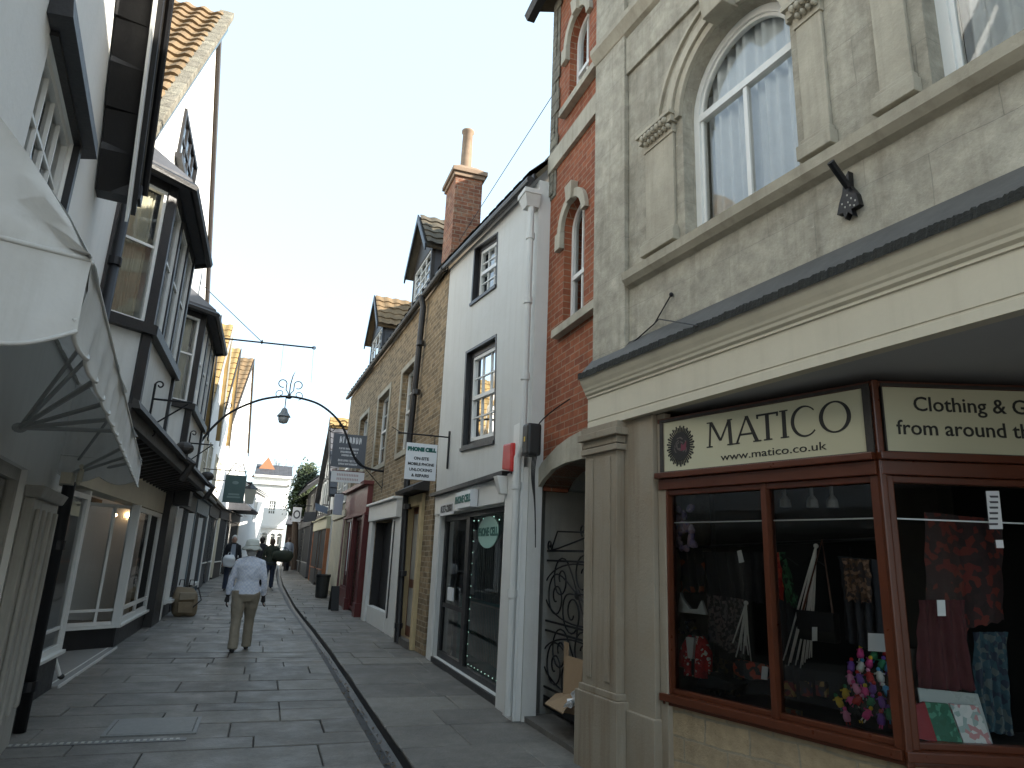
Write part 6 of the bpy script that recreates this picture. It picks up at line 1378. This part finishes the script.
o = thing('carrier_bag', 'white carrier bag held by the person walking toward the camera', 'bag', loc=(-1.05, 24.3, gz(24.6)+.75)); sackmesh(.32, .16, .36, 8).build('body', 'signwhite', o, smooth=True); mb = MB(); mb.tube([(-.07, 0, .33), (-.03, .08, .45), (.03, .08, .45), (.07, 0, .33)], .008, 5); mb.build('handle', 'signwhite', o)
person('person in long black coat walking ahead in front of the end building', (-.12, 27.0, gz(27)), 0, 1.72, .2, 'coat', dk, dk, hairm=mat('black hair', (.015, .012, .01), .6, .2, 9, .2), coat_len=.3)
p3 = person('person in dark green jacket walking beside the black coat carrying a big dark bag', (.24, 25.8, gz(25.8)), 0, 1.68, .2, 'jacket', dg, jeans, hairm=brn, coat_len=.05, broad=1.1, elbow={1: (.32, .05, 1.12)}, raised={1: (.36, .22, 1.08)})
o = thing('holdall', 'big dark green holdall under the arm of the person in the green jacket', 'bag', loc=(.62, 25.7, gz(25.8)+.98), rotz=.1); mb = MB().lathe([(.02, -.36), (.15, -.34), (.2, -.2), (.21, .15), (.17, .3), (.03, .34)], (0, 0, 0), 14); mb.v = [(p[2], p[1]*.8, p[0]+.12) for p in mb.v]; crumple(mb, .04, 4).build('body', dg, o, smooth=True); MB().tube([(-.2, -.05, .3), (-.1, -.1, .42), (.1, -.1, .4), (.2, -.05, .28)], .012, 5).build('strap', dk, o)
person('small distant person in pale blue top near the brown brick wall', (1.15, 37.5, gz(37.5)), .4, 1.66, .14, 'jacket', mat('pale blue top', (.35, .4, .48), .85, .1, 5, .1), dk, hairm=brn)

# ================================================================ display in the corner shop window
def wid(fr, a, b, d): return fr(*a, d), fr(*b, d)
def P3(fr, px_, py_, d): u, z = fr(px_, py_, d); return Vector((u, d, z))
def drape(fr, quad, d, folds=6, amp=.02, n=28, rows=8, seed=0):
    """hanging cloth over a pixel quad (bl, br, tr, tl) on face fr at depth d"""
    q_ = fr.q(quad, d); mb = MB(); R_ = random.Random(seed); vs = []
    for i in range(n+1):
        for j in range(rows+1):
            s_, t_ = i/n, j/rows; p = bil(q_, s_, t_); y = d+amp*math.sin(folds*6.28*s_+j*.35)*(1-.4*t_)+R_.uniform(-.003, .003)
            vs.append((p[0]+.006*math.sin(j*2.1+i), y, p[1]+(.008*math.sin(i*1.7) if j == 0 else 0)))
    mb.add(vs, [(i*(rows+1)+j, (i+1)*(rows+1)+j, (i+1)*(rows+1)+j+1, i*(rows+1)+j+1) for i in range(n) for j in range(rows)]); return mb
def patt(name, cols, scale=30, kind='vor', rough=.8):
    m, n, l, b = nodes(name); tc = n.new('ShaderNodeTexCoord')
    if kind == 'vor':
        t = n.new('ShaderNodeTexVoronoi'); t.inputs['Scale'].default_value = scale; l.new(tc.outputs['Object'], t.inputs['Vector'])
        sp = n.new('ShaderNodeSeparateColor'); l.new(t.outputs['Color'], sp.inputs[0]); src = sp.outputs[0]
    else:
        t = n.new('ShaderNodeTexWave'); t.inputs['Scale'].default_value = scale; t.inputs['Distortion'].default_value = 3; t.bands_direction = 'Z' if kind == 'z' else 'X'; l.new(tc.outputs['Object'], t.inputs['Vector']); src = t.outputs['Fac']
    c = ramp(n, l, src, [i/len(cols) for i in range(len(cols))], cols); c.node.color_ramp.interpolation = 'CONSTANT'
    l.new(c, b.inputs['Base Color']); b.inputs['Roughness'].default_value = rough; return m
white_ = mat('white cotton', (.7, .7, .68), .85, .06, 8, .1); blackc = mat('black cloth', (.02, .02, .024), .9, .4, 8, .2)
def single(mb, name, m, label, cat, fr, smooth=True, group=None, **k):
    o = mb.build(name, m, None, smooth=smooth, **k); o.matrix_world = fr.m; return tag(o, label, cat, group)
# lilac ruffled garment
mb = MB(); R_ = random.Random(1)
for i in range(26):
    c = P3(F2, 686+R_.uniform(-9, 9), 528+R_.uniform(-20, 22), .14); mb.blob(tuple(c), (R_.uniform(.02, .035), .02, R_.uniform(.025, .045)), 6)
single(crumple(mb, .015, 1, 20), 'ruffled_scarf', patt('lilac ruffle', [(.36, .28, .42), (.5, .42, .52), (.28, .22, .4), (.45, .3, .36)], 26), 'lilac ruffled scarf hanging in the top left of the shop window', 'scarf', F2)
# row of dark clothes on a rail
rail = thing('clothes_rail', 'dark rail with hangers crossing the left shop window', 'clothes rail', F2)
a, b = P3(F2, 676, 548, .34), P3(F2, 892, 538, .34); MB().tube([a, b], .010, 8).build('rail_tube', 'iron', rail)
mb = MB(); 
for x in (700, 730, 786, 812, 850): c = P3(F2, x, 548, .34); mb.tube([c, c-Vector((0, 0, .06)), c-Vector((.08, 0, .11))], .004, 5); mb.tube([c-Vector((0, 0, .06)), c-Vector((-.08, 0, .11))], .004, 5)
mb.build('hanger', 'iron', rail)
single(drape(F2, [(706, 598), (764, 604), (764, 552), (702, 552)], .32, 5, .03, seed=2), 'knitted_garment', blackc, 'black knitted top hanging from the rail left of the red scarf', 'clothes', F2)
single(drape(F2, [(680, 592), (704, 592), (702, 548), (678, 546)], .27, 3, .03, seed=3), 'patterned_garment', patt('dark with orange', [(.02, .02, .02), (.02, .02, .02), (.25, .06, .02), (.02, .02, .03), (.06, .05, .05)], 14), 'black top with orange patches hanging under the lilac scarf', 'clothes', F2)
single(drape(F2, [(845, 640), (885, 655), (880, 560), (838, 556)], .33, 4, .03, seed=7), 'dark_dress', mat('charcoal dress', (.03, .03, .035), .9, .4, 8, .2), 'long charcoal dress hanging on the right end of the rail', 'clothes', F2)
single(drape(F2, [(770, 690), (800, 700), (792, 600), (768, 600)], .42, 4, .03, seed=8), 'grey_skirt', mat('charcoal skirt', (.045, .045, .05), .9, .4, 8, .2), 'dark grey skirt hanging behind the white tassels', 'clothes', F2)
# red jacket on a torso form with white shirt
o = thing('dress_form', 'child size dress form wearing a red embroidered jacket over a white shirt', 'dress form', F2)
c = P3(F2, 697, 655, .15); mb = MB(); w_ = .115
loft(mb, [(c.x, c.y, c.z-.13, .07, .05), (c.x, c.y, c.z, .06, .045), (c.x, c.y, c.z+.09, .075, .05), (c.x, c.y, c.z+.125, .045, .035), (c.x, c.y, c.z+.17, .02, .02)]); mb.build('torso', 'ink', o, smooth=True)
jm = patt('red embroidered cloth', [(.55, .02, .02), (.55, .02, .02), (.4, .012, .015), (.6, .05, .05), (.5, .02, .02), (.5, .03, .03), (.45, .02, .02), (.7, .65, .6)], 55)
for s_ in (-1, 1):
    mb = MB(); mb.tube([c+Vector((s_*.05, 0, .10)), c+Vector((s_*.10, -.01, .02)), c+Vector((s_*.115, -.03, -.09))], [.035, .036, .03], 10); mb.build('sleeve', jm, o, smooth=True)
    mb = MB(); loft(mb, [(c.x+s_*.048, c.y-.005, c.z-.14, .05, .062), (c.x+s_*.045, c.y-.005, c.z, .043, .055), (c.x+s_*.045, c.y, c.z+.09, .046, .052), (c.x+s_*.03, c.y, c.z+.13, .03, .035)]); mb.build('jacket_front', jm, o, smooth=True)
MB().prism([(c.x-.02, c.z-.02), (c.x+.02, c.z-.02), (c.x+.04, c.z+.12), (c.x-.035, c.z+.12)], c.y-.075, c.y-.05).build('shirt', white_, o)
# white strappy bag/top above it
o = single(MB().prism(F2.q([(677, 612), (706, 615), (701, 600), (697, 609), (690, 609), (682, 598), (680, 592)], .12), .12, .15), 'white_bag', white_, 'small white cloth bag hanging above the red jacket', 'bag', F2, False, bevel=.006)
mb = MB(); R_ = random.Random(5)
for i in range(14): c2 = P3(F2, 686+R_.uniform(-8, 10), 625+R_.uniform(-6, 9), .22); mb.blob(tuple(c2), .014, 6)
single(mb, 'bead_strings', patt('mixed beads', [(.3, .22, .05), (.03, .03, .03), (.2, .18, .16), (.04, .05, .08)], 30), 'cluster of dark and ochre beads between the white bag and the red jacket', 'beads', F2)
# crochet shawl with tassels
single(drape(F2, [(708, 640), (745, 660), (748, 600), (706, 594)], .30, 6, .02, seed=4), 'crochet_shawl', patt('grey lacy knit', [(.05, .045, .045), (.13, .12, .12), (.04, .035, .035), (.17, .13, .13)], 55), 'grey crochet shawl hanging to the right of the red jacket', 'shawl', F2)
def tassels(name, label, apex, base, d, n, seed, m):
    mb = MB(); R_ = random.Random(seed); A = P3(F2, *apex, d)
    for i in range(n):
        t = i/(n-1); B = P3(F2, *lerp(base[0], base[1], t), d-.02); B.z += R_.uniform(-.05, .05)
        mb.tube([A, A.lerp(B, .5)+Vector((R_.uniform(-.01, .01), R_.uniform(-.02, .02), -.01)), B], [.006, .0055, .0045], 5)
    mb.blob(tuple(A), .016, 6); single(mb, name, m, label, 'tassel', F2)
tassels('tassel', 'short bunch of white cords beside the grey crochet shawl', (746, 603), ((733, 650), (751, 655)), .26, 8, 2, white_)
tassels('tassel', 'long fan of white cords hanging left of the black shoulder bag', (816, 546), ((783, 656), (812, 664)), .22, 13, 3, white_)
# red scarves
single(drape(F2, [(772, 597), (784, 600), (778, 552), (771, 554)], .28, 2, .02, n=10, seed=5), 'red_scarf', patt('red knit', [(.35, .03, .02), (.5, .07, .04), (.3, .02, .02)], 40), 'red scarf hanging beside the middle window bar', 'scarf', F2)
A, B = P3(F2, 738, 668, .22), P3(F2, 766, 672, .22); mb = MB().tube([A, A.lerp(B, .5)+Vector((0, -.01, 0)), B], [.055, .06, .05], 12)
single(crumple(mb, .01, 3, 14), 'rolled_textile', patt('red black weave', [(.02, .02, .02), (.45, .06, .03), (.02, .02, .02), (.5, .1, .05)], 28), 'rolled red and black woven textile on the shelf left of the window bar', 'textile', F2)
# black shoulder bag
o = thing('shoulder_bag', 'black leather shoulder bag with white price tag hanging in the middle pane', 'shoulder bag', F2)
q_ = squared(F2.q([(800, 640), (836, 642), (838, 613), (802, 611)], .2)); MB().box(q_[0][0], q_[1][0], .17, .24, q_[0][1], q_[2][1]).build('body', 'ink', o, bevel=.012)
MB().box(q_[0][0]-.004, q_[1][0]+.004, .160, .169, q_[0][1]+.06, q_[2][1]+.004).build('flap', blackc, o, bevel=.004)
A = P3(F2, 822, 540, .2); MB().tube([(q_[0][0]+.02, .2, q_[2][1]), A, (q_[1][0]-.02, .2, q_[2][1])], .007, 6).build('strap', 'redwood', o)
def cardthing(fr, pts, d, label, name='price_tag', m='signwhite', group=None):
    q_ = fr.q(pts, d); return single(MB().prism(q_, d, d+.004), name, m, label, 'label', fr, False, group=group)
cardthing(F2, [(812, 641), (817, 641), (817, 627), (812, 627)], .155, 'white price tag hanging on the black shoulder bag')
cardthing(F2, [(774, 633), (779, 633), (779, 619), (774, 619)], .05, 'white price tag right of the middle window bar')
cardthing(F2, [(761, 679), (767, 680), (768, 667), (762, 666)], .12, 'white price tag on the rolled red textile')
cardthing(F2, [(739, 563), (744, 562), (741, 550), (737, 551)], .25, 'white price tag on the black knitted top')
# dolls
R_ = random.Random(14); cols_ = [(.7, .08, .28), (.1, .35, .6), (.7, .5, .05), (.5, .03, .03), (.65, .65, .62), (.2, .08, .4), (.05, .25, .12), (.02, .02, .02), (.75, .3, .5)]
dm = [mat('doll cloth %d' % i, c_c, .85, .15, 10, .1) for i, c_c in enumerate(cols_)]; names_ = ['pink', 'blue', 'yellow', 'red', 'white', 'purple', 'green', 'black', 'rose']
def doll_proto(i):
    t = thing('cloth_doll', 'small %s cloth doll in the heaped display of dolls' % names_[i], 'doll', loc=(0, 0, 0), group='cloth dolls heaped in the shop window')
    mb = MB(); mb.lathe([(.018, -.04), (.022, -.02), (.014, .012), (.006, .02)], (0, 0, 0), 8); mb.tube([(-.028, -.004, .004), (0, 0, .008), (.028, -.004, .0)], .005, 5); mb.build('dress', dm[i], t, smooth=True)
    MB().blob((0, 0, .027), .012, 6).build('head', dm[(i*2+2) % 9], t, smooth=True)
    mb = MB(); mb.tube([(-.008, 0, -.038), (-.009, -.003, -.06)], .004, 5); mb.tube([(.008, 0, -.038), (.01, -.003, -.06)], .004, 5); mb.build('legs', dm[(i+4) % 9], t); return t
protos = [doll_proto(i) for i in range(9)]; used_ = set()
spots_ = []
for r_, (y_, x0_, x1_, n_) in enumerate(((650, 862, 898, 4), (663, 852, 900, 6), (676, 850, 902, 6), (689, 845, 904, 7), (702, 838, 903, 7), (714, 846, 902, 6))):
    for k in range(n_): spots_.append((x0_+(x1_-x0_)*k/(n_-1)+R_.uniform(-2, 2), y_+R_.uniform(-3, 3), .34-.045*r_))
for j, (x_, y_, d_d) in enumerate(spots_):
    row_ = [4, 10, 16, 23, 30, 36]; rw = sum(j >= q for q in row_)
    if j in (0, 4, 10, 16, 23, 30): bag_ = list(range(9)); R_.shuffle(bag_)
    i = bag_.pop(); c = F2.m @ P3(F2, x_, y_, d_d)
    if i in used_:
        src = protos[i]; o = src.copy(); COL.objects.link(o)
        for ch_ in list(src.children): n2 = ch_.copy(); COL.objects.link(n2); n2.parent = o
    else: o = protos[i]; used_.add(i)
    o['label'] = 'small %s cloth doll in the %s row from the top of the doll heap' % (names_[i], ['first', 'second', 'third', 'fourth', 'fifth', 'lowest'][rw]); o['category'] = 'doll'
    o.location = c; o.rotation_euler = (R_.uniform(-.3, .3), R_.uniform(-.7, .7), a2+R_.uniform(-.5, .5))
o = thing('display_stand', 'dark stepped stand under the heap of cloth dolls', 'display stand', F2)
mb = MB(); q_ = F2.q([(840, 722), (906, 735), (906, 650), (858, 650)], .33); mb.prism([(q_[0][0], .66), (q_[1][0]-.02, .66), (q_[2][0]-.02, q_[2][1]), (q_[3][0], q_[3][1])], .38, .5); mb.build('step', 'darkwood', o)
cardthing(F2, [(868, 651), (886, 652), (886, 634), (868, 633)], .30, 'white card standing on top of the heap of cloth dolls', 'display_card')
# small goods on the sill
mb = MB()
for k in range(3): c = P3(F2, 781+k*7, 702, .14); mb.box(c.x-.03, c.x+.03, c.y-.02, c.y+.03, .665, .72)
single(mb, 'trinket_boxes', patt('painted tins', [(.3, .25, .12), (.35, .1, .06), (.2, .2, .16), (.4, .33, .2)], 30), 'row of painted trinket tins on the sill right of the window bar', 'trinket boxes', F2, False, bevel=.004)
mb = MB(); R_ = random.Random(31)
for i in range(22): c = P3(F2, 800+R_.uniform(0, 30), 708+R_.uniform(0, 6), R_.uniform(.1, .2)); mb.blob((c.x, c.y, .675), (.014, .012, .009), 5)
single(mb, 'small_trinkets', patt('trinkets', [(.4, .1, .15), (.1, .1, .1), (.5, .5, .5), (.2, .1, .3)], 40), 'scatter of small coloured trinkets along the sill', 'trinkets', F2)
single(MB().prism(F2.q([(707, 672), (742, 684), (736, 690), (700, 688)], .2), .14, .3), 'folded_cloth', blackc, 'folded dark cloth on the shelf right of the red jacket', 'cloth', F2, False, bevel=.01)
# right-hand pane: red and black rug, clothes, books
single(drape(F3, [(928, 640), (1004, 620), (1004, 520), (925, 512)], .42, 2, .015, seed=6), 'patterned_rug', patt('red black ikat', [(.03, .012, .012), (.03, .012, .012), (.11, .014, .01), (.02, .01, .01), (.12, .018, .01), (.03, .012, .012), (.03, .015, .015)], 26), 'dark rug with red diamond pattern hanging in the right pane', 'rug', F3)
single(drape(F3, [(918, 690), (975, 690), (965, 600), (920, 600)], .33, 4, .03, seed=9), 'maroon_skirt', mat('dark maroon cloth', (.07, .012, .016), .9, .4, 6, .2), 'dark maroon skirt hanging left of the blue cloth', 'clothes', F3)
single(drape(F3, [(978, 730), (1012, 735), (1008, 632), (974, 632)], .35, 4, .025, seed=10), 'blue_cloth', patt('dark teal print', [(.02, .05, .07), (.03, .07, .09), (.08, .1, .1), (.02, .03, .05)], 30), 'dark teal printed cloth hanging at the right of the pane', 'clothes', F3)
cardthing(F3, [(938, 616), (946, 616), (945, 600), (937, 600)], .2, 'white price tag in front of the patterned rug')
st_ = cardthing(F3, [(990, 529), (1003, 529), (999, 491), (986, 491)], .012, 'tall white sticker with black print at the top right of the pane', 'sticker')
mb = MB(); 
for k in range(6): q_ = F3.q([(990.5+k*.3, 525-k*5.5), (999+k*.1, 525-k*5.5), (999, 523-k*5.5), (990.5, 523-k*5.5)], .0); mb.prism(q_, .0085, .0115)
mb.build('print', 'inkgrey', st_)
cardthing(F3, [(997, 548), (1004, 548), (1003, 540), (996, 540)], .012, 'small square sticker below the tall white sticker', 'sticker')
zS = .668
def bookth(label, pts, d, m, name='book', th=.02, lean=.06):
    q_ = F3.q(pts, d); mb = MB(); mb.hexa([(q_[0][0], d-lean, q_[0][1]), (q_[1][0], d-lean, q_[1][1]), (q_[1][0], d-lean+th, q_[1][1]), (q_[0][0], d-lean+th, q_[0][1]), (q_[3][0], d, q_[3][1]), (q_[2][0], d, q_[2][1]), (q_[2][0], d+th, q_[2][1]), (q_[3][0], d+th, q_[3][1])]); return single(mb, name, m, label, name.replace('_', ' '), F3, False, bevel=.002)
bookth('clear plastic folder standing behind the green book', [(920, 738), (986, 742), (978, 694), (918, 688)], .2, mat('cloudy plastic', (.33, .36, .34), .3, .1, 4, 0), 'plastic_folder', .015)
bookth('dark green book leaning in the right pane', [(931, 738), (956, 740), (948, 704), (924, 702)], .12, patt('green cover', [(.02, .10, .06), (.02, .10, .06), (.06, .2, .13), (.02, .09, .05)], 45))
bookth('white embroidered card with red flowers beside the green book', [(957, 740), (985, 742), (978, 706), (950, 704)], .12, patt('embroidered card', [(.45, .46, .44), (.5, .5, .48), (.4, .2, .2), (.46, .47, .45), (.25, .32, .3)], 38), 'card')
bookth('red cloth bound book at the foot of the corner post', [(913, 736), (931, 739), (925, 702), (912, 706)], .10, mat('dark red book cloth', (.2, .012, .015), .7, .15, 5, .1))
q_ = [P3(F2, 888, 728, .1), P3(F2, 897, 731, .1), P3(F2, 893, 690, .14), P3(F2, 887, 690, .14)]
single(MB().sheet(q_, .008), 'thin_book', 'redpaint', 'thin red book leaning against the dolls by the corner post', 'book', F2, False)
# faint spotlights and track in the shop ceiling
o = thing('spotlight_track', 'white spotlights on a track under the shop ceiling', 'spotlight', F2)
for k, x in enumerate((785, 812, 832)):
    c = P3(F2, x, 500, .5); mb = MB(); mb.tube([c+Vector((0, 0, .12)), c], .012, 6); mb.lathe([(.015, .03), (.035, 0), (.04, -.05), (.03, -.05)], tuple(c), 10); mb.build('spotlight', 'pipe', o)
# more goods to fill the window as in the photograph
for k, (q_, d_, m_, nm_, lab_) in enumerate((
    ([(706, 690), (740, 698), (742, 664), (708, 655)], .34, patt('dark ochre print', [(.05, .04, .03), (.10, .07, .03), (.03, .03, .03), (.14, .1, .06)], 34), 'printed_cloth', 'dark ochre printed cloth draped behind the red jacket'),
    ([(845, 600), (872, 604), (868, 560), (842, 558)], .22, patt('brown beads', [(.09, .05, .03), (.04, .03, .03), (.2, .12, .08)], 50), 'bead_curtain', 'brown bead strings hanging above the heap of dolls'),
    ([(786, 600), (800, 612), (784, 552), (776, 552)], .36, patt('green cord', [(.03, .10, .05), (.05, .16, .08), (.02, .04, .03)], 40), 'green_scarf', 'thin green scarf hanging beside the red scarf'))):
    single(drape(F2, q_, d_, 4, .02, n=16, seed=20+k), nm_, m_, lab_, nm_.replace('_', ' '), F2)
o = thing('cloth_bags', 'row of small embroidered cloth bags on the shelf in the middle pane', 'cloth bags', F2)
for k, x_ in enumerate((790, 806, 822)):
    c = P3(F2, x_, 688, .30); sb_ = MB().box(c.x-.035, c.x+.035, c.y-.02, c.y+.02, c.z-.05, c.z+.04); sb_.build('bag', patt('embroidered bag %d' % k, [(.18, .03, .03), (.05, .04, .08), (.3, .2, .08), (.04, .03, .03)], 36+k), o, bevel=.01)
